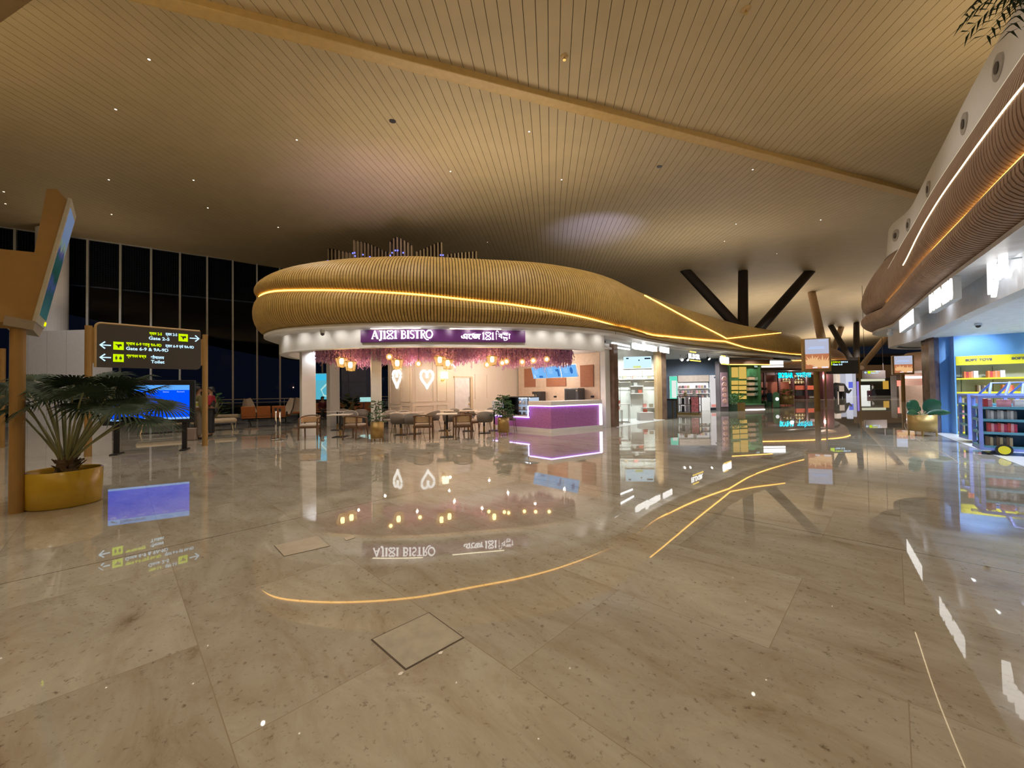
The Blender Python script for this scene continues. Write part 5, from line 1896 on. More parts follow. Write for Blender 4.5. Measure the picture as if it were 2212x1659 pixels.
S = {}
for (px, py, rz, lb) in [(572, 921, 205, 'orange tandem bench left of the queue posts, near the railing'), (712, 905, 20, 'red orange bench where a person sits, seen through the bistro'), (772, 905, 8, 'orange bench behind the bistro, between the inner columns')]:
    place(bench, S, px, py, rz, lb)
S = {}
for (px, py, rz, lb) in [(541, 910, 60, 'beige high back lounge chair left of the orange bench'), (617, 915, 330, 'beige high back lounge chair right of the queue posts'), (645, 908, 20, 'beige high back lounge chair half behind the left bistro column')]:
    place(lounge, S, px, py, rz, lb)


def daybed(label):
    t = thing('daybed', label, 'bench', (0, 0, 0), 0, 'padded benches in the waiting hall')
    m = MB(); m.box((0, 0, 0.40), (1.5, 0.72, 0.16)); m.build('cushion', pm('cream leather', (0.60, 0.50, 0.36), 0.5), t, bevel=0.06)
    m = MB(); m.box((0, 0, 0.30), (1.4, 0.6, 0.04)); m.build('frame', STEEL, t)
    for sx in (-1, 1):
        m = MB(); m.tube([(sx * 0.58, -0.22, 0.3), (sx * 0.62, -0.3, 0.02), (sx * 0.62, 0.3, 0.02), (sx * 0.58, 0.22, 0.3)], 0.02, 6); m.build('leg', STEEL, t)
    return t


S = {}
for (px, py, rz, lb) in [(462, 930, 40, 'cream padded bench right of the gate sign post, nearer one'), (476, 917, 34, 'mauve shaded padded bench behind the nearer cream one'), (352, 935, 40, 'cream padded bench under the blue flight screen')]:
    place(daybed, S, px, py, rz, lb)


def big_plant(label, px, py, mat, H, n, seed, hid=0.0):
    c = gp(px, py)
    t = thing('leafy_plant', label, 'plant', c)
    m = MB(); m.lathe([(0.0, 0.0), (0.22, 0.0), (0.27, 0.4), (0.25, 0.4), (0.24, 0.34), (0.0, 0.34)], 20); m.build('pot', DGREY, t, True)
    rr_ = random.Random(seed)
    m = MB(); st = MB()
    for k in range(n):
        a = rr_.uniform(0, 2 * PI)
        d = Vector((math.cos(a), math.sin(a), 0))
        z = rr_.uniform(0.5, H)
        q = Vector((0, 0, 0.36)) + d * 0.4 * rr_.uniform(0.4, 1) + Vector((0, 0, z - 0.36))
        st.tube([(0, 0, 0.34), Vector((0, 0, 0.36)).lerp(q, 0.6) + Vector((0, 0, 0.08)), q], 0.01, 5)
        sz = rr_.uniform(0.28, 0.42)
        s = Vector((-d.y, d.x, 0))
        tip = q + d * sz + Vector((0, 0, rr_.uniform(-0.05, 0.2)))
        ml = q.lerp(tip, 0.45)
        m.add([q, ml + s * sz * 0.36 + Vector((0, 0, .03)), tip, ml - s * sz * 0.36 + Vector((0, 0, .03)), ml - Vector((0, 0, .02))], [(0, 1, 4), (1, 2, 4), (2, 3, 4), (3, 0, 4)])
    m.build('leaves', mat, t)
    st.build('stalks', STALK, t)


GRL = pm('grey green leaf', (0.14, 0.19, 0.11), 0.5, 0.0, 0.2)
big_plant('tall pale leaved plant rising above the blue flight screen', 392, 925, GRL, 2.1, 14, 3)
big_plant('drooping green plant behind the two standing people', 464, 921, LEAF, 1.5, 18, 4)
big_plant('round dark green bush seen between the inner bistro columns', 752, 915, PLEAF, 1.1, 60, 5)
big_plant('paler bush behind the dark round one, through the bistro', 760, 900, GRL, 1.3, 40, 6)

# pale core, blue light wash painted in; cyan advert seen through the bistro
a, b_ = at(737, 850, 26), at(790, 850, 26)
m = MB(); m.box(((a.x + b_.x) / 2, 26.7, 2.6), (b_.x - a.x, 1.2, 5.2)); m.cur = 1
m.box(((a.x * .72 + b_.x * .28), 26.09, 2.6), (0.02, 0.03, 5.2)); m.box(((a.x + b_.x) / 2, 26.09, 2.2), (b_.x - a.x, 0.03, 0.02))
struct('wall_core', m, [pm('cladding with painted blue wash', (0.27, 0.32, 0.62), 0.4), pm('joint with painted blue wash', (0.15, 0.18, 0.4), 0.6)], 'block coloured as if washed in blue light, seen through the bistro')
ad_ = thing('advert_screen', 'cyan advert screen with pale curves seen through the bistro', 'display screen', at(696, 842, 24.0) * Vector((1, 1, 0)) if False else Vector((at(696, 842, 24).x, 24, 0)))
m = MB(); m.box((0, 0.05, 1.9), (1.25, 0.1, 1.7)); m.build('casing', BLACK, ad_)
m = MB(); m.box((0, -0.006, 1.9), (1.15, 0.012, 1.6)); m.build('screen', em('cyan advert', (0.10, 0.48, 0.62), 0.9), ad_)
m = MB(); m.box((0, -0.014, 2.45), (1.15, 0.006, 0.35)); m.build('sky_band', em('sky band', (0.05, 0.55, 0.85), 0.9), ad_)
m = MB(); m.tube([(0.6, -0.02, 1.2), (0.1, -0.02, 1.35), (-0.05, -0.02, 1.7), (0.3, -0.02, 2.05), (0.6, -0.02, 2.0)], 0.05, 6); m.build('pale_curve', em('pale mint', (0.5, 0.8, 0.75), 0.9), ad_)
m = MB(); m.box((0, 0.05, 0.55), (0.3, 0.08, 1.1)); m.build('post', BLACK, ad_)
c = at(789, 863, 22.5)
t = thing('advert_screen', 'small mint lit counter sign behind the middle bistro column', 'display screen', (c.x, c.y, 0))
m = MB(); m.box((0, 0.04, c.z), (0.62, 0.08, 0.26)); m.build('lightbox', em('mint lightbox', (0.4, 0.75, 0.72), 0.9), t)
m = MB(); m.box((0, 0.06, (c.z - 0.13) / 2), (0.08, 0.06, c.z - 0.13)); m.build('post', BLACK, t)


# ------------------------------------------------------------------ people
def skin_mesh(name, joints, edges, mat, parent, root=0, sub=1):
    me = bpy.data.meshes.new(name)
    me.from_pydata([j[:3] for j in joints], edges, [])
    me.materials.append(mat)
    o = bpy.data.objects.new(name, me)
    COL.objects.link(o)
    o.parent = parent
    md = o.modifiers.new('skin', 'SKIN')
    md.use_smooth_shade = True
    if not me.skin_vertices:
        me.skin_vertices.new() if hasattr(me.skin_vertices, 'new') else None
    dat = me.skin_vertices[0].data
    for i, j in enumerate(joints):
        dat[i].radius = (j[3], j[4] if len(j) > 4 else j[3])
        dat[i].use_root = (i == root)
    sb = o.modifiers.new('sub', 'SUBSURF')
    sb.levels = sb.render_levels = sub
    return o


def person(label, loc, rz, pose, top, legs, shoe=BLACK, vest=None, scale=1.0, cap=None):
    t = thing('person', label, 'person', loc, rz)
    t.scale = (scale,) * 3
    J, E = [], []

    def add(p, r, par=None, r2=None):
        J.append((*p, r, r2 if r2 else r))
        if par is not None:
            E.append((par, len(J) - 1))
        return len(J) - 1
    dz = -0.45 if pose == 'sit' else 0.0
    pel = add((0, 0, 0.95 + dz), 0.135, None, 0.10)
    sp_ = add((0, 0.0, 1.15 + dz), 0.125, pel, 0.095)
    ch = add((0, -0.01, 1.34 + dz), 0.145, sp_, 0.105)
    nk = add((0, 0.0, 1.475 + dz), 0.055, ch)
    hb = add((0, -0.01, 1.545 + dz), 0.072, nk)
    hm = add((0, -0.015, 1.62 + dz), 0.088, hb, 0.10)
    ht = add((0, -0.005, 1.70 + dz), 0.070, hm)
    nose = add((0, -0.105, 1.60 + dz), 0.014, hm)
    arms = {}
    for s in (-1, 1):
        sh = add((s * 0.165, 0, 1.40 + dz), 0.056, ch)
        if pose == 'walk':
            el, wr, hd_ = (s * 0.215, s * 0.08 + 0.02, 1.13), (s * 0.215, s * 0.06 - 0.1, 0.90), (s * 0.215, s * 0.05 - 0.13, 0.83)
        elif pose == 'sit':
            el, wr, hd_ = (s * 0.22, -0.02, 1.13 + dz), (s * 0.14, -0.24, 1.05 + dz), (s * 0.11, -0.31, 1.04 + dz)
        elif pose == 'hold':
            el, wr, hd_ = (s * 0.24, 0.03, 1.13), (s * 0.13, -0.20, 1.12), (s * 0.08, -0.26, 1.14)
        else:
            el, wr, hd_ = (s * 0.225, 0.03, 1.13), (s * 0.235, -0.05, 0.89), (s * 0.232, -0.07, 0.82)
        e_ = add(el, 0.043, sh)
        w_ = add(wr, 0.029, e_)
        h_ = add(hd_, 0.034, w_, 0.022)
        dv = (Vector(hd_) - Vector(wr)).normalized()
        lat = dv.cross(Vector((s, 0, 0.2))).normalized()
        for q, (o, ln) in enumerate(((-0.024, 0.062), (-0.008, 0.075), (0.008, 0.07), (0.023, 0.052))):
            add(Vector(hd_) + lat * o + dv * ln, 0.0085, h_)
        add(Vector(wr) + lat * -0.045 + dv * 0.055, 0.010, w_)
        arms[s] = (sh, e_, w_)
    lg = {}
    for s in (-1, 1):
        hp = add((s * 0.09, 0, 0.90 + dz), 0.088, pel)
        if pose == 'walk':
            kn, an, to = (s * 0.10, -s * 0.14, 0.50), (s * 0.10, -s * 0.22 + 0.12, 0.10), (s * 0.105, -s * 0.22 - 0.03, 0.045)
        elif pose == 'sit':
            kn, an, to = (s * 0.12, -0.42, 0.48), (s * 0.12, -0.40, 0.10), (s * 0.12, -0.54, 0.045)
        else:
            kn, an, to = (s * 0.105, -0.01, 0.50), (s * 0.115, 0.02, 0.10), (s * 0.13, -0.12, 0.045)
        k_ = add(kn, 0.06, hp)
        a_ = add(an, 0.042, k_)
        o_ = add(to, 0.040, a_, 0.034)
        lg[s] = (hp, k_, a_, o_)
    skin_mesh('body', J, E, SKIN, t)

    def sub(idx, edges, grow, mat, nm, lim=None):
        ids = list(idx)
        jj = [(*J[i][:3], J[i][3] + grow, J[i][4] + grow) for i in ids]
        if lim:
            for i, z in lim.items():
                v = list(jj[ids.index(i)])
                jj[ids.index(i)] = (*z, v[3], v[4])
        ed = [(ids.index(a), ids.index(b)) for a, b in edges]
        return skin_mesh(nm, jj, ed, mat, t)
    sub([pel, sp_, ch, arms[-1][0], arms[-1][1], arms[-1][2], arms[1][0], arms[1][1], arms[1][2]],
        [(pel, sp_), (sp_, ch), (ch, arms[-1][0]), (arms[-1][0], arms[-1][1]), (arms[-1][1], arms[-1][2]), (ch, arms[1][0]), (arms[1][0], arms[1][1]), (arms[1][1], arms[1][2])], 0.016, top, 'shirt')
    sub([pel, lg[-1][0], lg[-1][1], lg[-1][2], lg[1][0], lg[1][1], lg[1][2]],
        [(pel, lg[-1][0]), (lg[-1][0], lg[-1][1]), (lg[-1][1], lg[-1][2]), (pel, lg[1][0]), (lg[1][0], lg[1][1]), (lg[1][1], lg[1][2])], 0.020, legs, 'trousers')
    for s in (-1, 1):
        a_, o_ = J[lg[s][2]], J[lg[s][3]]
        skin_mesh('shoe', [(a_[0], a_[1], 0.075, 0.052), (o_[0], (a_[1] + o_[1]) / 2, 0.055, 0.052, 0.045), (o_[0], o_[1] - 0.03, 0.042, 0.048, 0.034)], [(0, 1), (1, 2)], shoe, t)
    hz = 1.66 + dz
    m = MB()
    vs, fs = [], []
    n1, n2 = 14, 6
    for i in range(n2 + 1):
        th = PI * 0.56 * i / n2
        for j in range(n1):
            a = 2 * PI * j / n1
            y = math.sin(th) * math.sin(a)
            drop = 0.0 if y > -0.3 else 0.045
            vs.append((0.098 * math.sin(th) * math.cos(a), 0.112 * y + 0.012, hz + 0.09 * math.cos(th) - 0.11 * max(0.0, y) * (1 if th > 0.9 else 0) + (drop if th > 1.2 else 0)))
    for i in range(n2):
        for j in range(n1):
            fs.append((i * n1 + j, (i + 1) * n1 + j, (i + 1) * n1 + (j + 1) % n1, i * n1 + (j + 1) % n1))
    m.add(vs, fs); m.build('cap' if cap else 'hair', cap or HAIR, t, True)
    m = MB()
    for s in (-1, 1):
        m.sphere((s * 0.034, -0.098, 1.63 + dz), 0.011, 8, 6)
    m.build('eyes', BLACK, t)
    m = MB(); m.box((0, -0.103, 1.565 + dz), (0.04, 0.012, 0.008)); m.build('mouth', pm('lips', (0.25, 0.09, 0.07), 0.6), t)
    if vest:
        o = sub([pel, sp_, ch], [(pel, sp_), (sp_, ch)], 0.034, vest, 'vest')
        for z in ((1.08, 1.22) if vest is not BLACK else ()):
            m = MB(); m.lathe([(0.172, z - 0.025), (0.172, z + 0.025)], 24)
            m.v = [Vector((v.x, v.y * 0.80, v.z)) for v in m.v]
            m.build('reflective_band', pm('silver band', (0.75, 0.75, 0.72), 0.3), o)
    return t


HIVIS = pm('lime hi-vis fabric', (0.62, 0.66, 0.08), 0.6)
DARKT = pm('dark trousers', (0.03, 0.032, 0.04), 0.8)
GRYT = pm('grey khaki trousers', (0.20, 0.17, 0.14), 0.8)
REDB = pm('red jacket', (0.35, 0.015, 0.03), 0.7)
WHS = pm('white shirt cloth', (0.7, 0.72, 0.72), 0.8)
MAROON = pm('maroon cloth', (0.10, 0.015, 0.025), 0.8)
g = gp(428, 950)
person('person in lime hi-vis vest with silver bands and grey trousers beside the sign post', g, math.radians(150), 'stand', pm('olive shirt', (0.16, 0.15, 0.07), 0.8), GRYT, vest=HIVIS)
g2 = gp(456, 943)
person('person in black and red jacket and dark trousers standing right of the sign post', g2, math.radians(-70), 'hold', REDB, DARKT, vest=BLACK, cap=BLACK)
t = thing('tote_bag', 'pale pinkish grey bag standing on the floor beside the hi-vis person', 'bag', gp(414, 951))
m = MB(); m.prism([(-0.16, -0.07), (0.16, -0.07), (0.18, 0.07), (-0.18, 0.07)], 0, 0.40); m.build('bag_body', pm('pinkish grey cloth', (0.36, 0.28, 0.26), 0.8), t, bevel=0.03)
m = MB(); m.tube([(-0.1, 0, 0.40), (-0.08, 0, 0.58), (0.08, 0, 0.58), (0.1, 0, 0.40)], 0.012, 6); m.build('handle', BLACK, t)
g3 = gp(703, 905)
person('person in dark maroon clothes sitting on the red orange bench', g3 + Vector((-0.15, -0.02, 0)), math.radians(40), 'sit', MAROON, DARKT)
# ------------------------------------------------------------------ toy shop at the right
BLUEW = pm('bright blue wall', (0.17, 0.42, 0.90), 0.5, 0.0, 0.03)
LBLUE = pm('light blue pillar paint', (0.33, 0.53, 0.90), 0.5, 0.0, 0.03)
YELL = pm('yellow laminate', (0.80, 0.72, 0.03), 0.45, 0.0, 0.02)
GREYB = pm('grey shelf back', (0.46, 0.45, 0.40), 0.6, 0.0, 0.03)
TW0, TW1 = Vector((12.86, 11.25, 0)), Vector((17.2, 8.5, 0))
TD = (TW1 - TW0).normalized()
MT = frame(TW0, TD)
LT = (TW1 - TW0).length
m = MB(); m.box((LT / 2, 0.46, 1.45), (LT + 0.6, 0.12, 2.9), MT)
struct('wall_toy_shop', m, BLUEW, 'bright blue back wall of the toy shop')
pb_ = gp(2054, 934)
m = MB(); m.prism([tuple(gp(2044, 933).xy), tuple(gp(2067, 937).xy), tuple((gp(2067, 937) + Vector((0.45, 0.5, 0))).xy), tuple((gp(2044, 933) + Vector((0.45, 0.5, 0))).xy)], 0, 2.86)
struct('wall_toy_side', m, LBLUE, 'light blue end wall panel of the toy shop')
m = MB(); m.prism([tuple(gp(2012, 934).xy), tuple(gp(2024, 936).xy), tuple(gp(2043, 933.5).xy), tuple((gp(2043, 933.5) + Vector((0.3, 0.5, 0))).xy), tuple((gp(2012, 934) + Vector((0.3, 0.5, 0))).xy)], 0, 2.9)
struct('pillar', m, pm('dark brown stone', (0.15, 0.09, 0.075), 0.2, 0.0, 0.35, 2.5), 'dark brown polished stone pier at the corner of the toy shop')
# white shop floor
e0, e1 = gp(2022, 937), gp(2212, 1008)
dd = (e1 - e0).normalized()
m = MB()
q0, q1 = e0 - dd * 0.2, e1 + dd * 5
m.add([(q0.x, q0.y, 0.004), (q1.x, q1.y, 0.004), (q1.x + 6, q1.y + 3, 0.004), (18, 12, 0.004), (q0.x + 1.2, q0.y + 1.0, 0.004)], [(0, 1, 2, 3, 4)])
struct('floor_toy_shop', m, pm('white shop floor', (0.72, 0.73, 0.75), 0.25, 0.0, 0.02), 'white floor of the toy shop')
m = MB()
arcp = [(1965, 900), (1955, 915), (1958, 928), (1975, 945), (2010, 965), (2050, 985), (2070, 1000)]
pts = [gp(x, y) for x, y in arcp]
m.tube([Vector((p.x, p.y, 0.001)) for p in spline([Vector(p) for p in pts], 6)], 0.006, 4)
o = struct('trim_3', m, pm('pale inlay line', (0.62, 0.60, 0.56), 0.3), 'thin pale inlay line curving across the floor near the right planter')

# shelving
sh = thing('shelf_unit', 'yellow edged shelving with SOFT TOYS headers against the blue wall', 'shelf', TW0, math.atan2(TD.y, TD.x))
m = MB(); m.box((LT / 2, 0.38, 1.08), (LT, 0.03, 2.14)); m.cur = 1
for k in range(8):
    m.box((0.2 + k * 0.62, 0.362, 1.0), (0.012, 0.01, 1.9))
m.build('back_panel', [GREYB, pm('dark slot', (0.10, 0.10, 0.09), 0.8)], sh)
for k in range(2):
    m = MB(); m.box((0.82 + k * 1.66, 0.03, 2.12), (1.64, 0.06, 0.26)); h_ = m.build('header_panel', YELL, sh)
    m = MB(); text_mb(m, 'SOFT TOYS', 0.088, T(((MT.inverted() @ onp((2114, 2216)[k], 780, TW0, (MT[0][1], MT[1][1], 0))).x), -0.006, 2.13), 0.008, bold=0.004, sx=1.12); m.build('lettering', pm('dark grey letters', (0.10, 0.10, 0.12), 0.5), h_)
m = MB(); m.box((3.9, 0.03, 2.12), (1.64, 0.06, 0.26)); m.build('header_panel', YELL, sh)
SHZ = [0.05, 0.48, 0.84, 1.20, 1.60]
for z in SHZ:
    m = MB(); m.box((LT / 2, 0.19, z), (LT, 0.36, 0.045)); m.build('shelf_board', YELL, sh)
m = MB(); m.box((-0.02, 0.19, 1.12), (0.03, 0.38, 2.26)); m.build('end_panel', BLUEW, sh)
MT0 = MT


def book_row(M, x0, z, n, w, h, d, cols, where, grp, lean=0.0, y=0.06):
    """n upright books side by side, each a book of its own"""
    for i in range(n):
        hh_ = h * (1 - 0.05 * ((i * 7) % 3))
        m = MB(); m.box((0, 0, hh_ / 2), (w * 0.94, d, hh_))
        m.cur = 1; m.box((w * 0.1, 0.004, hh_ / 2), (w * 0.6, d, hh_ - 0.01 + 0.012))
        o = m.build('book', [cols[i % len(cols)], pm('book pages', (0.75, 0.72, 0.66), 0.8)])
        o.matrix_world = M @ T(x0 + i * w, y + d / 2, z) @ Matrix.Rotation(lean, 4, 'Y')
        tag(o, '%s book from the left in %s' % (ORD[min(i, 15)], where), 'book', grp)


def bk_mat(n, c):
    return pm('book cover ' + n, c, 0.5, 0.0, 0.1)


ORB = [bk_mat('orange', (0.72, 0.20, 0.06)), bk_mat('red', (0.55, 0.06, 0.06)), bk_mat('orange', (0.72, 0.20, 0.06)), bk_mat('coral', (0.75, 0.28, 0.16))]
BRB = [bk_mat('brown', (0.16, 0.10, 0.06)), bk_mat('tan', (0.45, 0.36, 0.22)), bk_mat('dark', (0.06, 0.055, 0.05))]
PKB = [bk_mat('red', (0.55, 0.06, 0.06)), bk_mat('pink', (0.75, 0.33, 0.38)), bk_mat('crimson', (0.45, 0.04, 0.10))]
GRB = [bk_mat('grey', (0.35, 0.35, 0.36)), bk_mat('silver', (0.55, 0.55, 0.55)), bk_mat('slate', (0.14, 0.15, 0.17))]
WHB = [bk_mat('white', (0.75, 0.75, 0.76))]
for (xp, nn_, cc, zz, wh, g_) in [(2088, 4, ORB, 1.62, 'the left orange stack on the top yellow shelf', 'orange books on the top shelf'), (2140, 5, ORB, 1.62, 'the right orange stack on the top yellow shelf', 'orange books on the top shelf, right'),
                                  (2115, 6, BRB, 1.22, 'the brown row on the second yellow shelf', 'brown books on the second shelf'), (2171, 6, ORB, 1.22, 'the red row on the second yellow shelf', 'red books on the second shelf'),
                                  (2077, 3, BRB, 0.86, 'the dark row on the third yellow shelf', 'dark books on the third shelf'), (2077, 3, PKB, 0.50, 'the crimson row on the fourth yellow shelf', 'crimson books on the fourth shelf'), (2079, 3, BRB, 0.07, 'the dark row on the lowest yellow shelf', 'dark books on the lowest shelf')]:
    v = MT.inverted() @ onp(xp, 840, TW0, (MT[0][1], MT[1][1], 0))
    book_row(MT, v.x, zz, nn_, 0.045 if nn_ < 6 else 0.034, 0.19, 0.13, cc, wh, g_)
    if cc is ORB and zz > 1.5:
        m = MB(); m.box((0, 0, 0.1), (0.09, 0.13, 0.20)); o = m.build('book', WHB[0]); o.matrix_world = MT @ T(v.x + nn_ * 0.045 + 0.03, 0.125, zz)
        tag(o, 'white book at the end of ' + wh, 'book', g_)

# book trolleys shaped like trucks
PER = pm('periwinkle steel', (0.22, 0.30, 0.78), 0.4)
TEAL = pm('teal shelf', (0.10, 0.30, 0.42), 0.4)


def trolley(label, loc, rz):
    t = thing('book_trolley', label, 'trolley', loc, rz, 'truck shaped book trolleys')
    Lx, Ly = 1.5, 0.62
    for (x, y) in ((0, 0), (0, Ly), (Lx / 2, 0), (Lx / 2, Ly), (Lx, 0), (Lx, Ly)):
        m = MB(); m.box((x, y, 0.64), (0.055, 0.055, 1.08)); m.build('upright', PER, t)
    for z in (0.16, 0.44, 0.70, 0.95):
        m = MB(); m.box((Lx / 2, Ly / 2, z), (Lx, Ly, 0.03)); m.box((Lx / 2, -0.005, z), (Lx, 0.03, 0.05)); m.box((-0.005, Ly / 2, z), (0.03, Ly, 0.05)); m.build('shelf_board', TEAL, t)
    m = MB()
    for y in (0, Ly):
        m.box((Lx / 2, y, 1.175), (Lx + 0.06, 0.06, 0.05)); m.box((Lx / 2, y, 0.115), (Lx + 0.06, 0.06, 0.05))
    for x in (0, Lx):
        m.box((x, Ly / 2, 1.175), (0.06, Ly, 0.05)); m.box((x, Ly / 2, 0.115), (0.06, Ly, 0.05))
    m.build('frame_rail', PER, t)
    m = MB(); m.box((Lx / 2, Ly / 2, 0.55), (Lx, 0.02, 0.76)); m.build('divider_panel', pm('deep teal panel', (0.05, 0.15, 0.26), 0.5), t)
    m = MB()
    for x in (0.45, 0.95):
        m.tube([(x - 0.12, 0.0, 1.19), (x, Ly / 2, 1.46), (x - 0.12, Ly, 1.19)], 0.022, 6)
    m.tube([(0.45, Ly / 2, 1.46), (1.5, Ly / 2, 1.46)], 0.018, 6)
    m.build('handle_frame', PER, t)
    for x in (0.28, Lx - 0.28):
        for y, s in ((-0.05, -1), (Ly + 0.05, 1)):
            m = MB(); m.cyl((x, y, 0.115), (x, y + 0.03 * s, 0.115), 0.115, n=24); w_ = m.build('wheel', BLACK, t)
            m = MB(); m.cyl((x, y + 0.028 * s, 0.115), (x, y + 0.038 * s, 0.115), 0.082, n=24); m.build('hub_cap', YELL, w_)
    return t


ca = gp(2121, 981)
rzc = math.atan2(-0.66, 0.75)
c1 = trolley('periwinkle truck shaped book trolley with yellow hub cap, nearest one', ca, rzc)
cb = gp(2096, 958)
c2 = dup(c1, cb, rzc + 0.1, 'periwinkle truck shaped book trolley half hidden behind the nearest one')
MC = Matrix.Translation(ca) @ Matrix.Rotation(rzc, 4, 'Z')
for (x0, z, n_, w_, h_, cc, wh, g_) in [(0.08, 0.965, 2, 0.06, 0.17, PKB, 'the pink pair on the nearest trolley top', 'pink books on the trolley top'), (0.12, 0.715, 9, 0.042, 0.19, GRB, 'the grey row on the nearest trolley', 'grey books on the trolley'),
                                        (0.12, 0.455, 9, 0.042, 0.19, PKB, 'the red row on the nearest trolley', 'red books on the trolley'), (0.10, 0.175, 8, 0.042, 0.19, BRB, 'the brown row low on the nearest trolley', 'brown books on the trolley')]:
    book_row(MC, x0, z, n_, w_, h_, 0.14, cc, wh, g_, y=0.04)
for (x0, z, cc, lb) in [(0.25, 0.965, PKB[1], 'pink box set lying on the nearest trolley top'), (0.46, 0.965, WHB[0], 'white upright box on the nearest trolley top'), (0.62, 0.175, WHB[0], 'white box at the bottom of the nearest trolley'), (0.86, 0.965, WHB[0], 'pale box at the right on the nearest trolley top')]:
    m = MB(); m.box((0, 0, 0.075), (0.17, 0.14, 0.15)); o = m.build('toy_box', cc); o.matrix_world = MC @ T(x0 + 0.08, 0.12, z); tag(o, lb, 'box')
MC2 = Matrix.Translation(cb) @ Matrix.Rotation(rzc + 0.1, 4, 'Z')
for z, lv in ((0.175, 'lowest'), (0.455, 'second'), (0.715, 'third'), (0.965, 'top')):
    book_row(MC2, 0.06, z, 3, 0.05, 0.2, 0.14, WHB + GRB[:1] + PKB[1:2], 'the %s level of the half hidden trolley' % lv, 'books on the half hidden trolley', y=0.04)

# planter with two big leaves by the dark pier
t = thing('rubber_plant', 'brass planter on four legs with two huge dark leaves beside the brown pier', 'potted plant', gp(1993, 941))
pot(t, 0.30, 0.46, 0.14, pm('brass coloured planter', (0.42, 0.28, 0.10), 0.38, 0.5, 0.08))
DK = pm('glossy dark leaf', (0.012, 0.06, 0.028), 0.3, 0.0, 0.25, 5)
for (d, L, w, up, nm) in (((-0.75, -0.1, 0.9), 0.52, 0.20, 0.25, 0), ((0.72, -0.2, 0.9), 0.54, 0.21, 0.25, 0), ((-1, -0.3, 0.35), 0.5, 0.09, -0.1, 0), ((1, -0.3, 0.3), 0.55, 0.09, -0.12, 0), ((0.1, 0.5, 0.8), 0.40, 0.14, 0.1, 0)):
    d = Vector(d).normalized()
    s = d.cross(Vector((0, -1, 0.15))).normalized()
    b0_ = Vector((0, 0, 0.58))
    b1_ = b0_ + d * 0.14
    m = MB(); m.tube([b0_, b1_], 0.012, 6); st = m.build('stalk', STALK, t)
    m = MB()
    nn = d.cross(s).normalized()
    vs, fs = [], []
    K = 10
    for i in range(K + 1):
        f = i / K
        ww = w * math.sin(PI * min(1, f * 0.94 + 0.05)) ** 0.6
        c = b1_ + d * L * f + Vector((0, 0, -0.12 * f * f))
        vs += [c - s * ww + nn * 0.03, c, c + s * ww + nn * 0.03]
    for i in range(K):
        o = 3 * i
        fs += [(o, o + 1, o + 4, o + 3), (o + 1, o + 2, o + 5, o + 4)]
    m.add(vs, fs); m.build('leaf', DK, st, True)

# lit signs on the right fascia
HOUS = pm('white sign housing', (0.6, 0.66, 0.7), 0.4)


def r_frame(px, off, z):
    p, tt, n = RIGHT.at(RIGHT.hit(px, off))
    q = p + n * off
    return frame((q.x, q.y, z), (-tt.x, -tt.y))


t = thing('shop_sign', 'lit white handwritten lettering sign cut by the right edge of the picture', 'sign', (0, 0, 0))
M = r_frame(2182, -0.38, 3.14)
SCRIPT_B = [(-0.06, -0.30), (-0.03, 0.26), (0.10, 0.30), (0.13, 0.18), (0.0, 0.02), (0.14, -0.02), (0.15, -0.18), (0.06, -0.36)]
m = MB()
for pts in (SCRIPT_B, [(0.24, -0.12), (0.20, 0.0), (0.28, 0.07), (0.33, -0.04), (0.26, -0.13)], [(0.36, 0.0), (0.40, 0.20), (0.42, -0.14)], [(0.50, 0.40), (0.53, -0.10), (0.62, -0.16)]):
    sp2 = spline([Vector((a, -0.06, b)) for a, b in pts], 6)
    m.tube([M @ Vector((p.x - 0.3, p.y, p.z)) for p in sp2], 0.030, 8)
m.build('lettering', SIGN_W, t)
for x in (-0.28, 0.2):
    m = MB(); m.cyl(M @ Vector((x, -0.06, 0.1)), M @ Vector((x, 0.1, 0.1)), 0.012, n=6); m.build('bracket', HOUS, t)


def box_sign(label, pxa, pxb, za, zb, seed, word):
    pm_ = (pxa + pxb) / 2
    t = thing('shop_sign', label, 'sign', (0, 0, 0))
    a, b = RIGHT.at(RIGHT.hit(pxa, -0.06)), RIGHT.at(RIGHT.hit(pxb, -0.06))
    A = a[0] - a[2] * 0.06
    B = b[0] - b[2] * 0.06
    M = frame((A.x, A.y, 0), (B.x - A.x, B.y - A.y))
    L = (B - A).length
    m = MB(); m.box((L / 2, 0.07, (za + zb) / 2), (L, 0.10, (zb - za) * 0.86), M); m.build('housing', HOUS, t)
    m = MB(); fit_text(m, word, M @ T(0, 0.015, 0), 0.02, L - 0.02, (za + zb) / 2, (zb - za) * 0.78, 0.02)
    m.box((L / 2, 0.012, (za + zb) / 2), (L * 0.96, 0.008, (zb - za) * 0.52), M)
    m.build('lettering', SIGN_W, t)
    for x in (0.1, L - 0.1):
        m = MB(); m.cyl(M @ Vector((x, 0.07, zb - 0.05)), M @ Vector((x, 0.07, 3.36)), 0.015, n=6); m.build('hanger', HOUS, t)


box_sign('lit white block lettering sign, middle of three on the right fascia', 2011, 2063, 2.90, 3.36, 1, 'BUSINESS')
box_sign('lit white block lettering sign, farthest of three on the right fascia', 1946, 1977, 2.92, 3.36, 2, 'IIIIII')

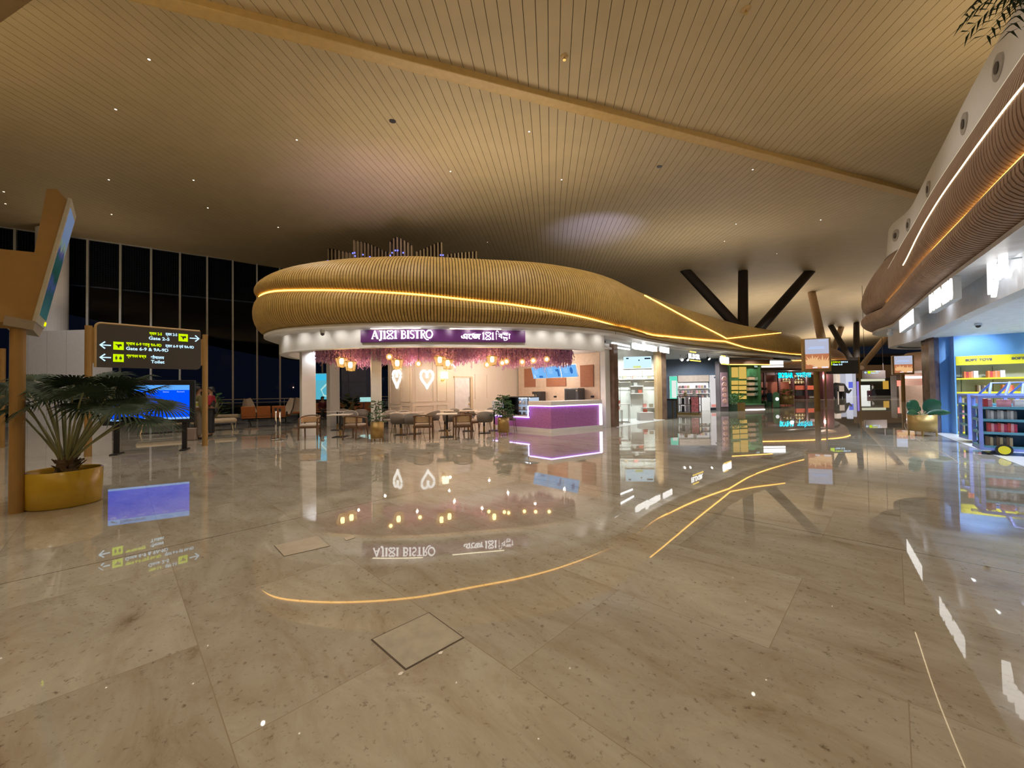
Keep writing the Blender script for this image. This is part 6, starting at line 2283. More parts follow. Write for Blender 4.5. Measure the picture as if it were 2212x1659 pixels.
# downlights and camera in the toy shop
lab_i = ['nearest', 'middle', 'farthest']
for i, (px, py) in enumerate(((2140, 658), (2122, 670), (2075, 693))):
    c = gp(px, py, 2.855)
    m = MB(); m.cyl((c.x, c.y, 2.845), (c.x, c.y, 2.866), 0.085, n=18); o = m.build('recessed_light', em('shop downlight', (0.95, 0.98, 1.0), 5.0))
    tag(o, 'round recessed light in the toy shop ceiling, %s of three in view' % lab_i[i], 'ceiling light', 'recessed lights in the toy shop')
c = gp(2113, 704, 2.8)
t = thing('dome_camera', 'small dark dome camera under the toy shop ceiling', 'camera', (c.x, c.y, 2.85))
m = MB(); m.cyl((0, 0, -0.04), (0, 0, 0.005), 0.06); m.build('mount', HOUS, t)
m = MB(); m.sphere((0, 0, -0.05), 0.045); m.build('dome', BLACK, t, True)
u = RIGHT.hit(1935, -0.3)
p, tt, n = RIGHT.at(u)
t = thing('dome_camera', 'white camera hanging below the left tip of the brown canopy', 'camera', p - n * 0.2 + Vector((0, 0, 3.31)))
m = MB(); m.cyl((0, 0, -0.10), (0, 0, 0.0), 0.05); m.build('mount', WHITE, t)
m = MB(); m.sphere((0, 0, -0.15), 0.08); m.build('dome', HOUS, t, True)
# ------------------------------------------------------------------ white accessories shop
MINT = pm('pale mint wall', (0.80, 0.84, 0.80), 0.5, 0.0, 0.02)
GOLDF = pm('thin gilt frame', (0.38, 0.33, 0.25), 0.35, 0.7)
A1, A2 = Vector((at(1320, 850, 19.2).x, 19.2, 0)), Vector((at(1424, 850, 18.9).x, 18.9, 0))
MA = frame(A1, A2 - A1)
LA = (A2 - A1).length
m = MB(); m.box((LA / 2, 0.06, 1.7), (LA, 0.12, 3.4), MA)
struct('wall_white_shop', m, MINT, 'pale mint back wall of the white accessories shop')
nA = Vector((MA[0][1], MA[1][1], 0))


def la(px, py):
    v = MA.inverted() @ onp(px, py, A1, nA)
    return v.x, v.z


a1 = gp(1318, 924); a2 = gp(1437, 907)
m = MB(); m.add([(a1.x + .25, a1.y, 0.004), (a2.x, a2.y, 0.004), (A2.x, A2.y, 0.004), (A1.x, A1.y, 0.004)], [(0, 1, 2, 3)])
struct('floor_white_shop', m, pm('white shop floor', (0.72, 0.73, 0.75), 0.25, 0.0, 0.02), 'white floor of the accessories shop')
bx = gp(1429, 906)
m = MB(); m.box((0, 0, 1.7), (0.22, 0.42, 3.4), Matrix.Translation((bx.x - 0.10, bx.y + 0.1, 0))); struct('pillar', m, pm('tan timber pier', (0.50, 0.33, 0.17), 0.4, 0.0, 0.12, 4, stretch=(6, 6, 0.6)), 'tan timber pier at the right side of the white shop')
m = MB(); m.box((0, 0, 1.7), (0.20, 0.30, 3.4), Matrix.Translation((bx.x + 0.12, bx.y + 0.02, 0))); struct('pillar', m, STONE, 'brown stone pier between the white shop and the dark perfume shop')
# rack on the wall
rk = thing('wall_rack', 'thin gilt wall rack with white shelves in the accessories shop', 'shelf', A1, math.atan2((A2 - A1).y, (A2 - A1).x))
zt = la(1340, 803)[1]
for px in (1338, 1361, 1386, 1413):
    x = la(px, 850)[0]
    m = MB(); m.box((x, -0.26, zt / 2 + 0.3), (0.02, 0.02, zt - 0.6)); m.build('upright', GOLDF, rk)
xl, xr = la(1337, 850)[0], la(1414, 850)[0]
m = MB(); m.box(((xl + xr) / 2, -0.26, zt), (xr - xl, 0.02, 0.02)); m.build('top_rail', GOLDF, rk)
SHL = {}
for (pa, pb2, py) in ((1335, 1416, 820), (1360, 1388, 834.5), (1360, 1388, 850), (1386, 1415, 880)):
    a, z = la(pa, py)
    b_, _ = la(pb2, py)
    m = MB(); m.box(((a + b_) / 2, -0.14, z), (b_ - a, 0.27, 0.03)); m.build('shelf_board', WHITE, rk)
for (pa, py) in ((1340, 826), (1395, 825)):
    a, z = la(pa, py)
    m = MB(); m.tube([(a - 0.1, -0.26, z), (a + 0.45, -0.26, z)], 0.014, 6); m.build('hanging_rail', GOLDF, rk)
BXM = {'tan': (0.45, 0.38, 0.26), 'pink': (0.72, 0.32, 0.28), 'olive': (0.34, 0.31, 0.22), 'grey': (0.36, 0.36, 0.34), 'red': (0.48, 0.13, 0.08)}
for (px, py, cc, lb) in [(1348, 819, 'tan', 'tan gift box on the top rack shelf, left'), (1369, 819, 'pink', 'pink gift box on the top rack shelf, middle'), (1401, 819, 'olive', 'olive gift box on the top rack shelf, right'),
                         (1371, 833.5, 'grey', 'grey gift box on the second rack shelf'), (1366, 849, 'grey', 'grey gift box on the third rack shelf, left'), (1381, 849, 'red', 'red gift box on the third rack shelf, right'),
                         (1391, 879, 'pink', 'pink gift box on the lowest rack shelf, left'), (1405, 879, 'olive', 'olive gift box on the lowest rack shelf, right')]:
    x, z = la(px, py)
    m = MB(); m.box((0, 0, 0.075), (0.17, 0.13, 0.15)); m.cur = 1; m.box((0, 0, 0.155), (0.176, 0.136, 0.02)); o = m.build('gift_box', [pm('box ' + cc, BXM[cc], 0.6), pm('lid ' + cc, tuple(k * 0.85 for k in BXM[cc]), 0.6)])
    sh_z = {819: 820, 833.5: 834.5, 849: 850, 879: 880}[py]
    o.matrix_world = MA @ T(x, -0.16, la(px, sh_z)[1] + 0.016); tag(o, lb, 'box', 'gift boxes on the rack')
c = gp(1398, 909)
m = MB(); m.box((0, 0, 0.19), (0.62, 0.45, 0.38)); o = m.build('plinth', WHITE, bevel=0.008); o.location = (c.x, c.y + 0.25, 0); tag(o, 'white plinth block on the accessories shop floor', 'plinth')
m = MB(); m.box((0, 0, 0.075), (0.17, 0.13, 0.15)); o = m.build('gift_box', pm('box red', BXM['red'], 0.6)); o.location = (c.x, c.y + 0.25, 0.38); tag(o, 'red gift box on the white plinth', 'box')
# wall screen
x0_, z0_ = la(1346, 797)
x1_, z1_ = la(1407, 769)
ws = thing('wall_screen', 'bright wall screen above the gilt rack', 'display screen', A1, math.atan2((A2 - A1).y, (A2 - A1).x))
m = MB(); m.box(((x0_ + x1_) / 2, -0.04, (z0_ + z1_) / 2), (x1_ - x0_, 0.07, z1_ - z0_)); m.build('casing', WHITE, ws)
m = MB(); m.box(((x0_ + x1_) / 2, -0.078, (z0_ + z1_) / 2), (x1_ - x0_ - 0.04, 0.006, z1_ - z0_ - 0.04)); m.cur = 1
m.box((x0_ + 1.15, -0.083, z1_ - 0.12), (0.28, 0.004, 0.07)); m.box((x0_ + 0.2, -0.083, z1_ - 0.1), (0.12, 0.004, 0.06)); m.box((x0_ + 0.75, -0.083, z1_ - 0.2), (0.06, 0.004, 0.06)); m.cur = 2
m.box((x0_ + 0.65, -0.083, z0_ + 0.08), (0.36, 0.004, 0.1))
m.build('screen', [em('pale blue advert', (0.62, 0.86, 1.0), 1.1), em('dark print', (0.04, 0.08, 0.12), 0.5), em('lime print', (0.75, 0.82, 0.3), 1.0)], ws)


# nesting tables with thin gilt frames
def nest(label, px0, px1, py, h, mats):
    c0, c1 = gp(px0, py), gp(px1, py)
    L, D = (c1 - c0).length, 0.45
    t = thing('nest_table', label, 'table', c0, math.atan2((c1 - c0).y, (c1 - c0).x))
    for x in (0.01, L - 0.01):
        for y in (0, D):
            m = MB(); m.box((x, y, h / 2), (0.022, 0.022, h)); m.build('leg', GOLDF, t)
    m = MB()
    for y in (0, D):
        m.box((L / 2, y, 0.012), (L, 0.022, 0.022))
    m.build('floor_rail', GOLDF, t)
    m = MB(); m.box((L / 2, D / 2, h), (L + 0.03, D + 0.03, 0.025)); m.build('tabletop', mats, t)
    return t, c0, L


t1, c0, L1 = nest('tall gilt nesting table at the left of the accessories shop', 1333, 1361, 913, 0.80, WHITE)
t2, c2, L2 = nest('low gilt nesting table in front of the taller one', 1327, 1345, 916, 0.58, WHITE)
for (o0, dx_, dy_, z, cc, lb) in [(c0, 0.10, 0.2, 0.815, 'red', 'red gift box on the tall nesting table'), (c2, 0.2, 0.2, 0.595, 'pink', 'pink gift box on the low nesting table')]:
    m = MB(); m.box((0, 0, 0.075), (0.17, 0.13, 0.15)); o = m.build('gift_box', pm('box ' + cc, BXM[cc], 0.6)); o.location = o0 + Vector((dx_, dy_, z)); tag(o, lb, 'box')


# lit hanging signs along the left island
def b_frame(px, off, z):
    p, tt, n = BIST.at(BIST.hit(px, off))
    q = p + n * off
    return frame((q.x, q.y, z), (tt.x, tt.y))


def l_sign(label, pxa, pxb, ya, yb, seed, warm=False, word=None):
    A = BIST.at(BIST.hit(pxa, -0.36)); B = BIST.at(BIST.hit(pxb, -0.36))
    a, b = A[0] - A[2] * 0.36, B[0] - B[2] * 0.36
    za, zb = at(pxa, (ya + yb) / 2 + (yb - ya) / 2, a.y).z, at(pxa, (ya + yb) / 2 - (yb - ya) / 2, a.y).z
    M = frame((a.x, a.y, 0), (b - a))
    L = (b - a).length
    t = thing('shop_sign', label, 'sign', (a.x, a.y, 0))
    m = MB(); r_ = random.Random(seed)
    if word:
        fit_text(m, word, M, 0, L, (za + zb) / 2, (zb - za) * 0.62, 0.014)
    else:
        n = max(3, int(L / 0.14))
        for k in range(n):
            h = (zb - za) * r_.uniform(0.75, 1.0)
            m.box(((k + 0.5) * L / n, -0.02, (za + zb) / 2), (L / n * 0.82, 0.04, h), M)
    o = m.build('lettering', SIGN_W, t, world=True)
    m = MB(); m.box((L / 2, 0.05, (za + zb) / 2), (L * 0.96, 0.05, (zb - za) * 0.5), M); m.build('housing', HOUS if not word else BLACK, t, world=True)
    if warm:
        m = MB(); m.box((L * 0.55, -0.02, za - 0.02), (L * 0.9, 0.03, 0.05), M); m.box((L * 0.35, -0.02, zb + 0.02), (L * 0.5, 0.03, 0.05), M); m.build('amber_bars', em('amber sign bar', (1.0, 0.68, 0.12), 2.2), t, world=True)
    for x in (0.08 * L, 0.92 * L):
        m = MB(); m.cyl(M @ Vector((x, 0.05, zb - 0.05)), M @ Vector((x, 0.05, 3.42)), 0.012, n=6); m.build('hanger', HOUS, t, world=True)


l_sign('overexposed lit sign, first from the left over the white shop', 1367, 1387, 739, 754, 1)
l_sign('overexposed lit ornament sign, second over the white shop', 1389, 1396, 739, 757, 2)
l_sign('overexposed lit sign, third over the white shop', 1397, 1420, 743, 758, 3)
l_sign('overexposed lit sign at the brown stone pier', 1427, 1446, 747, 762, 4)
l_sign('lit white and amber sign over the dark perfume shop', 1489, 1514, 760, 777, 5, True, 'ELIXIR')
l_sign('small lit sign with amber bar at the right end of the perfume shop', 1557, 1575, 769, 785, 6, True)
# linear lights in the white shop ceiling
for i, (xa, ya, xb, yb) in enumerate(((1322, 731, 1372, 741), (1322, 741, 1362, 749), (1324, 750, 1360, 755))):
    a, b = gp(xa, ya, 3.37), gp(xb, yb, 3.37)
    if (b - a).length > 6:
        b = a + (b - a).normalized() * 4
    m = MB(); m.tube([a, b], 0.03, 6)
    o = m.build('linear_light', LED_W)
    tag(o, 'linear ceiling light in the white shop, %s of three' % ['nearest', 'middle', 'farthest'][i], 'ceiling light', 'linear lights in the white shop')

# ------------------------------------------------------------------ dark perfume shop
NAVY = pm('navy wall', (0.09, 0.125, 0.18), 0.5, 0.0, 0.06)
N1, N2 = Vector((at(1436, 850, 26.0).x, 26.0, 0)), Vector((at(1562, 850, 25.6).x, 25.6, 0))
MN = frame(N1, N2 - N1)
LN = (N2 - N1).length
nN = Vector((MN[0][1], MN[1][1], 0))


def ln(px, py):
    v = MN.inverted() @ onp(px, py, N1, nN)
    return v.x, v.z


m = MB(); m.box((LN / 2, 0.06, 1.75), (LN, 0.12, 3.5), MN)
struct('wall_perfume_shop', m, NAVY, 'navy back wall of the perfume shop')
ang = math.atan2((N2 - N1).y, (N2 - N1).x)
ps = thing('perfume_shelf', 'white lit product shelving with three rows on the navy wall', 'shelf', N1, ang)
xa, _ = ln(1463, 850)
xb, _ = ln(1529, 850)
m = MB(); m.box(((xa + xb) / 2, -0.05, 1.05), (xb - xa, 0.1, 2.1)); m.build('back_panel', pm('white shelf back', (0.75, 0.74, 0.73), 0.5), ps)
m = MB(); m.box(((xa + xb) / 2, -0.12, ln(1490, 818)[1]), (xb - xa, 0.22, 0.42)); m.build('beige_header', pm('beige header', (0.44, 0.36, 0.29), 0.5), ps)
rowz = [ln(1490, y)[1] for y in (839, 850, 860)]
for z in rowz:
    m = MB(); m.box(((xa + xb) / 2, -0.20, z), (xb - xa, 0.3, 0.03)); m.build('shelf_board', LED_W if False else WHITE, ps)
m = MB(); m.box(((xa + xb) / 2, -0.2, 0.42), (xb - xa, 0.32, 0.84)); m.build('drawer_front', WHITE, ps)
PRC = [(0.30, 0.16, 0.14), (0.12, 0.09, 0.09), (0.55, 0.22, 0.24), (0.40, 0.30, 0.14), (0.16, 0.15, 0.2)]
for ri, z in enumerate(rowz):
    for k in range(10):
        if ri == 0 and k in (4, 5):
            continue
        m = MB(); m.box((0, 0, 0.085), (0.11, 0.08, 0.17)); m.cur = 1; m.cyl((0, 0, 0.17), (0, 0, 0.205), 0.02, n=8)
        o = m.build('perfume_box', [pm('perfume box %d' % ((k + ri) % 5), PRC[(k + ri) % 5], 0.4), WHITE]); o.matrix_world = MN @ T(xa + 0.12 + k * (xb - xa - 0.2) / 10, -0.22, z + 0.016)
        tag(o, '%s perfume box from the left on the %s lit shelf' % (ORD[k], ['top', 'middle', 'lowest'][ri]), 'perfume', 'perfumes on the lit shelves')
for (pa, pb2, ya, yb, mt, lb) in ((1444, 1462, 813, 862, em('turquoise light panel', (0.15, 0.85, 0.60), 0.9), 'turquoise edged light panel on the navy wall'), (1531, 1553, 811, 880, em('pinkish white light panel', (0.85, 0.80, 0.80), 0.85), 'tall pinkish white light panel at the right of the perfume shelves')):
    a, z1_ = ln(pa, ya)
    b_, z0_ = ln(pb2, yb)
    t = thing('illuminated_advert', lb, 'lit advert', N1, ang)
    m = MB(); m.box(((a + b_) / 2, -0.10, (z0_ + z1_) / 2), (b_ - a, 0.2, z1_ - z0_)); m.build('casing', WHITE, t)
    m = MB(); m.box(((a + b_) / 2, -0.205, (z0_ + z1_) / 2), (b_ - a - 0.03, 0.01, z1_ - z0_ - 0.03)); m.build('lit_face', mt, t)
    m = MB()
    if 'turq' in lb:
        m.box(((a + b_) / 2 + 0.03, -0.213, (z0_ + z1_) / 2 - 0.1), ((b_ - a) * 0.6, 0.006, (z1_ - z0_) * 0.75)); m.build('pale_figure', em('pale figure', (0.85, 0.9, 0.85), 0.95), t)
    else:
        m.box(((a + b_) / 2, -0.213, z0_ + 0.12), ((b_ - a) * 0.85, 0.006, 0.18)); m.build('coral_band', em('coral print', (0.9, 0.35, 0.3), 0.8), t)
        m = MB(); m.cyl(((a + b_) / 2, -0.216, z1_ - 0.14), ((a + b_) / 2, -0.210, z1_ - 0.14), 0.06, n=16); m.build('round_logo', NAVY, t)
# dark cabinet and gondola
c0, c1 = gp(1440, 904), gp(1462, 903)
t = thing('display_cabinet', 'dark cabinet with gilt frame beside the brown pier', 'cabinet', c0, math.atan2((c1 - c0).y, (c1 - c0).x))
L = (c1 - c0).length
m = MB(); m.box((L / 2, 0.25, 0.45), (L, 0.5, 0.88)); m.build('body', NAVY, t)
m = MB(); m.box((L / 2, 0.25, 0.92), (L + 0.06, 0.56, 0.05)); m.build('worktop', BLACK, t)
m = MB()
for x in (0, L * 0.6, L):
    m.box((x, -0.01, 0.45), (0.04, 0.03, 0.9))
m.build('gilt_frame', BRASS, t)
c0, c1 = gp(1463, 896), gp(1511, 897)
gd = thing('display_gondola', 'black framed island display stand with products in the perfume shop', 'display stand', c0, math.atan2((c1 - c0).y, (c1 - c0).x))
L = (c1 - c0).length
m = MB(); m.box((L / 2, 0.4, 0.06), (L, 0.8, 0.12)); m.build('plinth', BRASS, gd)
for z in (0.14, 0.55, 1.0):
    m = MB(); m.box((L / 2, 0.4, z), (L, 0.8, 0.035)); m.build('shelf_board', BLACK if z > 0.9 else pm('stand shelf', (0.3, 0.3, 0.32), 0.4), gd)
for x in (0.02, L * 0.62, L - 0.02):
    for y in (0.02, 0.78):
        m = MB(); m.box((x, y, 0.55), (0.04, 0.04, 0.95)); m.build('upright', BLACK, gd)
m = MB(); m.tube([(0.1, 0.4, 1.0), (0.1, 0.4, 1.4), (L - 0.25, 0.4, 1.4), (L - 0.25, 0.4, 1.0)], 0.015, 6); m.build('top_frame', GOLDF, gd)
m = MB(); m.box((L * 0.81, 0.0, 0.57), (L * 0.32, 0.03, 0.8)); m.build('pink_graphic', pm('pink poster', (0.68, 0.22, 0.26), 0.5, 0.0, 0.4, 9), gd)
Mg = Matrix.Translation(c0) @ Matrix.Rotation(math.atan2((c1 - c0).y, (c1 - c0).x), 4, 'Z')
for k, (x, z, h, cc) in enumerate(((0.28, 0.16, 0.34, (0.06, 0.07, 0.09)), (0.48, 0.16, 0.36, (0.62, 0.60, 0.75)), (0.66, 0.16, 0.36, (0.7, 0.7, 0.75)), (0.28, 0.57, 0.36, (0.06, 0.07, 0.09)), (0.48, 0.57, 0.38, (0.66, 0.62, 0.78)), (0.68, 0.57, 0.3, (0.30, 0.18, 0.08)), (0.4, 1.02, 0.22, (0.4, 0.32, 0.18)), (0.85, 1.02, 0.25, (0.75, 0.74, 0.72)))):
    m = MB(); m.box((0, 0, h / 2), (0.15, 0.14, h)); m.cur = 1; m.box((0, 0, h * 0.97), (0.152, 0.142, h * 0.06)); o = m.build('product_box', [pm('product %d' % k, cc, 0.45), WHITE]); o.matrix_world = Mg @ T(x, 0.16, z)
    tag(o, '%s on the %s level of the island stand, place %s' % (['dark product box', 'lilac product box', 'white product box', 'dark product box', 'lilac product box', 'brown product box', 'olive product box', 'white product box'][k], ['lower', 'lower', 'lower', 'upper', 'upper', 'upper', 'top', 'top'][k], ORD[k % 3]), 'box', 'products on the island stand')
# pink advert pier
pk = gp(1565, 889)
m = MB(); m.box((0, 0, 1.55), (0.5, 0.5, 3.1), Matrix.Translation((pk.x, pk.y + 0.25, 0)))
struct('pillar', m, pm('dark pier', (0.10, 0.085, 0.085), 0.4), 'dark pier behind the tall pink advert')
m = MB(); m.box((0, 0, 1.2), (0.42, 0.04, 2.1)); m.cur = 1
for k in range(5):
    m.lathe([(0.0, 0.0), (0.12, 0.04), (0.16, 0.14), (0.1, 0.26), (0.0, 0.3)], 10, (0, -0.02, 0.35 + k * 0.34))
m.v = [Vector((v.x, max(v.y, -0.06), v.z)) for v in m.v]
o = m.build('floral_advert', [pm('mauve poster', (0.42, 0.28, 0.32), 0.5, 0.0, 0.2, 5), pm('peach petals', (0.62, 0.36, 0.30), 0.5, 0.0, 0.25, 6)])
o.location = (pk.x, pk.y - 0.05, 0.15)
tag(o, 'tall pink and peach floral advert on the dark pier', 'advert')
# track lights
for i, (px, py) in enumerate(((1470, 775), (1482, 775), (1528, 773))):
    c = at(px, py, 22.5)
    t = thing('track_light', 'small track spotlight in the perfume shop, %s from the left' % ORD[i], 'spotlight', c, 0, 'track spotlights')
    m = MB(); m.cyl((0, 0, 0), (0.05, -0.12, -0.08), 0.07, 0.09, 12); m.build('housing', [BLACK, WHITE][i == 0], t)
    m = MB(); m.cyl((0.05, -0.12, -0.08), (0.052, -0.125, -0.084), 0.07, n=12); m.build('lens', SPOT_W, t)
    m = MB(); m.cyl((0, 0, 0), (0, 0, 3.4 - c.z), 0.012, n=6); m.build('stem', BLACK, t)

# ------------------------------------------------------------------ green and yellow tea kiosk
GRN = pm('deep green laminate', (0.05, 0.13, 0.05), 0.45, 0.0, 0.06)
GRN2 = pm('mid green laminate', (0.10, 0.26, 0.13), 0.45, 0.0, 0.06)
YLW = em('lit amber panel', (0.95, 0.62, 0.14), 0.72)
K0, K1 = gp(1576, 886), gp(1644, 884)
MK = frame(K0, K1 - K0)
LK = (K1 - K0).length
nK = Vector((MK[0][1], MK[1][1], 0))


def lk(px, py):
    v = MK.inverted() @ onp(px, py, K0, nK)
    return v.x, v.z


akz = math.atan2((K1 - K0).y, (K1 - K0).x)
tk = thing('tea_kiosk', 'green shop shelving with amber lit panels and dark stone base', 'shelf', K0, akz)
m = MB(); m.box((LK / 2, 0.35, 1.5), (LK, 0.1, 2.9)); m.box((0.03, 0.15, 1.5), (0.06, 0.4, 2.9)); m.box((LK - 0.03, 0.15, 1.5), (0.06, 0.4, 2.9)); m.build('green_back', GRN, tk)
m = MB(); m.box((LK * 0.7, 0.05, 0.16), (LK * 0.62, 0.6, 0.30)); m.build('stone_base', pm('mauve stone base', (0.22, 0.16, 0.15), 0.3), tk)
m = MB(); m.box((LK * 0.62, 0.03, 0.34), (LK * 0.76, 0.66, 0.06)); m.build('green_counter', GRN2, tk)
m = MB(); m.box((LK * 0.7, -0.27, 0.02), (LK * 0.62, 0.03, 0.03)); m.build('floor_light', LED_W, tk)
for (pa, pb2, ya, yb) in ((1587.5, 1601, 793, 815), (1603.5, 1619, 792, 818), (1587.5, 1601, 822, 831), (1603.5, 1619, 822, 831), (1587.5, 1601, 833.5, 842), (1603.5, 1619, 833.5, 842), (1588, 1601, 845, 850), (1604.5, 1619, 845, 850), (1604.5, 1619, 855, 862)):
    a, z1_ = lk(pa, ya); b_, z0_ = lk(pb2, yb)
    m = MB(); m.box(((a + b_) / 2, 0.27, (z0_ + z1_) / 2), (b_ - a, 0.06, z1_ - z0_)); m.build('amber_panel', YLW, tk)
for (ya, yb) in ((814.5, 820), (826, 832.5), (837, 843.5), (849, 855)):
    a, z1_ = lk(1621, ya); b_, z0_ = lk(1633, yb)
    m = MB(); m.box(((a + b_) / 2, 0.2, (z0_ + z1_) / 2), (b_ - a, 0.2, z1_ - z0_)); m.build('drawer', pm('beige drawer', (0.48, 0.36, 0.25), 0.5), tk)
a, z1_ = lk(1620, 796); b_, z0_ = lk(1643, 813)
m = MB(); m.box(((a + b_) / 2, 0.27, (z0_ + z1_) / 2), (b_ - a, 0.05, z1_ - z0_)); m.build('leaf_graphic', pm('leaf graphic', (0.06, 0.20, 0.09), 0.5, 0.0, 0.5, 2.5), tk)
m = MB(); text_mb(m, 'TEA', 0.16, T(LK * 0.86, -0.02, lk(1630, 792)[1]), 0.01, bold=0.004); m.build('lettering', em('pale mint lettering', (0.6, 0.8, 0.75), 0.8), tk)
TIN = pm('tea jar', (0.20, 0.27, 0.22), 0.3)
for k in range(4):
    x, z = lk(1579.5, 823 + k * 10.5)
    m = MB(); m.box((x, 0.2, z - 0.005), (0.16, 0.2, 0.02)); m.build('shelf_board', GRN2, tk)
    m = MB(); m.lathe([(0.0, 0.0), (0.055, 0.0), (0.055, 0.12), (0.03, 0.15), (0.0, 0.16)], 10); o = m.build('tea_jar', TIN); o.matrix_world = MK @ T(x, 0.2, z + 0.005); tag(o, '%s tea jar from the top at the left edge of the green shelving' % ORD[k], 'jar', 'jars on the green shelving')
for r_i in range(4):
    x, z = lk(1639, 821 + r_i * 11)
    m = MB(); m.box((x, 0.2, z), (0.26, 0.2, 0.02)); m.build('shelf_board', GRN2, tk)
    for k in range(2):
        m = MB(); m.lathe([(0.0, 0.0), (0.035, 0.0), (0.035, 0.12), (0.014, 0.17), (0.014, 0.2), (0.0, 0.2)], 10); o = m.build('bottle', TIN); o.matrix_world = MK @ T(x - 0.06 + k * 0.12, 0.2, z + 0.01)
        tag(o, '%s bottle on the %s narrow shelf right of the beige drawers' % (['left', 'right'][k], ORD[r_i]), 'bottle', 'bottles on the green shelving')
m = MB(); m.box((LK / 2 + 0.3, 0.1, 3.12), (LK + 0.7, 0.5, 0.34)); m.build('brown_header', pm('brown header', (0.17, 0.10, 0.07), 0.5), tk)
m = MB(); m.box((LK / 2 + 0.3, -0.17, 2.95), (LK + 0.7, 0.03, 0.04)); m.build('warm_light_strip', LED_O, tk)


def far_plant(nm, label, px, py, potm, leafm, r_, h_, H, n, seed, feet=True):
    c = gp(px, py)
    t = thing(nm, label, 'potted plant', c)
    if feet:
        pot(t, r_, h_, 0.1, potm)
    else:
        m = MB(); m.box((0, 0, h_ / 2), (2 * r_, 2 * r_, h_)); m.build('pot', potm, t, bevel=0.01)
        m = MB(); m.box((0, 0, h_ + 0.002), (2 * r_ - 0.06, 2 * r_ - 0.06, 0.01)); m.build('soil', SOIL, t)
    rr_ = random.Random(seed)
    m = MB()
    for k in range(n):
        a = rr_.uniform(0, 2 * PI)
        d = Vector((math.cos(a), math.sin(a), rr_.uniform(-0.1, 0.9)))
        b0_ = Vector((0, 0, h_ + (0.08 if feet else 0))) + Vector((d.x, d.y, 0)) * r_ * rr_.uniform(0.1, 1.0) + Vector((0, 0, rr_.uniform(0.0, H)))
        leaf_quad(m, b0_, d, (0, 0, 1), rr_.uniform(0.14, 0.26), 0.045, 0.2)
    m.build('foliage', leafm, t)


MINTL = pm('mint leaf', (0.20, 0.42, 0.26), 0.5, 0.0, 0.25)
BRP = pm('brass coloured planter', (0.42, 0.28, 0.10), 0.38, 0.5, 0.08)
far_plant('mint_plant', 'mint leaved plant in a dark green square pot beside the pink advert', 1580, 888, pm('dark green pot', (0.03, 0.07, 0.04), 0.5), MINTL, 0.24, 0.42, 0.6, 60, 21, False)
far_plant('green_plant', 'bright green plant in a square brass planter before the amber panels', 1596, 887, BRP, LEAF2, 0.26, 0.5, 0.6, 70, 22, False)
far_plant('bushy_plant', 'pale green bush in a round brass planter right of the oval standee', 1699, 876, BRP, LEAF2, 0.5, 0.7, 0.45, 110, 23)
g_ = gp(1678, 881)
t = thing('oval_standee', 'green rounded standee with a white round emblem', 'standee', g_)
pts = [(-0.20, 0.0), (0.20, 0.0)] + [(0.20 * math.cos(a * PI / 12), 0.88 + 0.2 * math.sin(a * PI / 12)) for a in range(13)]
m = MB(); m.plate(pts, T(0, 0, 0.03), 0.10); m.build('panel', GRN2, t)
m = MB(); m.cyl((0.04, -0.01, 0.62), (0.04, 0.0, 0.62), 0.13, n=18); m.build('emblem', em('white emblem', (0.95, 0.97, 0.95), 1.0), t)
m = MB(); m.box((0, 0.05, 0.015), (0.5, 0.3, 0.03)); m.build('foot', BLACK, t)
g_ = gp(1658, 879)
t = thing('stool_box', 'mint green box seat left of the oval standee', 'stool', g_)
m = MB(); m.box((0, 0, 0.22), (0.42, 0.42, 0.40)); m.build('body', GRN2, t); m = MB(); m.box((0, 0, 0.435), (0.44, 0.44, 0.03)); m.build('seat', pm('mint seat', (0.2, 0.4, 0.28), 0.5), t)
g_ = gp(1657, 876)
t = thing('dark_shrub', 'dark leaved shrub behind the mint green box seat', 'plant', g_ + Vector((0.3, 0.8, 0)))
m = MB(); m.lathe([(0, 0), (0.2, 0), (0.25, 0.35), (0.22, 0.35), (0, 0.32)], 16); m.build('pot', BLACK, t)
m = MB(); m.cyl((0, 0, 0.3), (0, 0, 0.8), 0.025, n=8); m.build('trunk', BARK, t)
m = MB(); rr_ = random.Random(31)
for k in range(110):
    d = Vector((rr_.gauss(0, 1), rr_.gauss(0, 1), rr_.gauss(0, 1))).normalized()
    leaf_quad(m, Vector((0, 0, 1.05)) + d * 0.28, d, (0, 0.1, 1), 0.2, 0.06, 0.1)
m.build('foliage', pm('blackish leaf', (0.02, 0.035, 0.04), 0.5), t)
c_ = gp(1668, 880)
t = thing('dark_chair', 'dark high backed chair left of the oval standee', 'chair', c_, math.radians(100))
m = MB(); m.box((0, 0, 0.44), (0.42, 0.42, 0.06)); m.build('seat', BLACK, t); m = MB(); m.box((0, 0.2, 0.75), (0.42, 0.05, 0.6)); m.build('backrest', pm('dark blue green', (0.02, 0.05, 0.06), 0.6), t)
for x in (-0.18, 0.18):
    for y in (-0.18, 0.18):
        m = MB(); m.cyl((x, y, 0), (x, y, 0.42), 0.018, n=8); m.build('leg', BLACK, t)

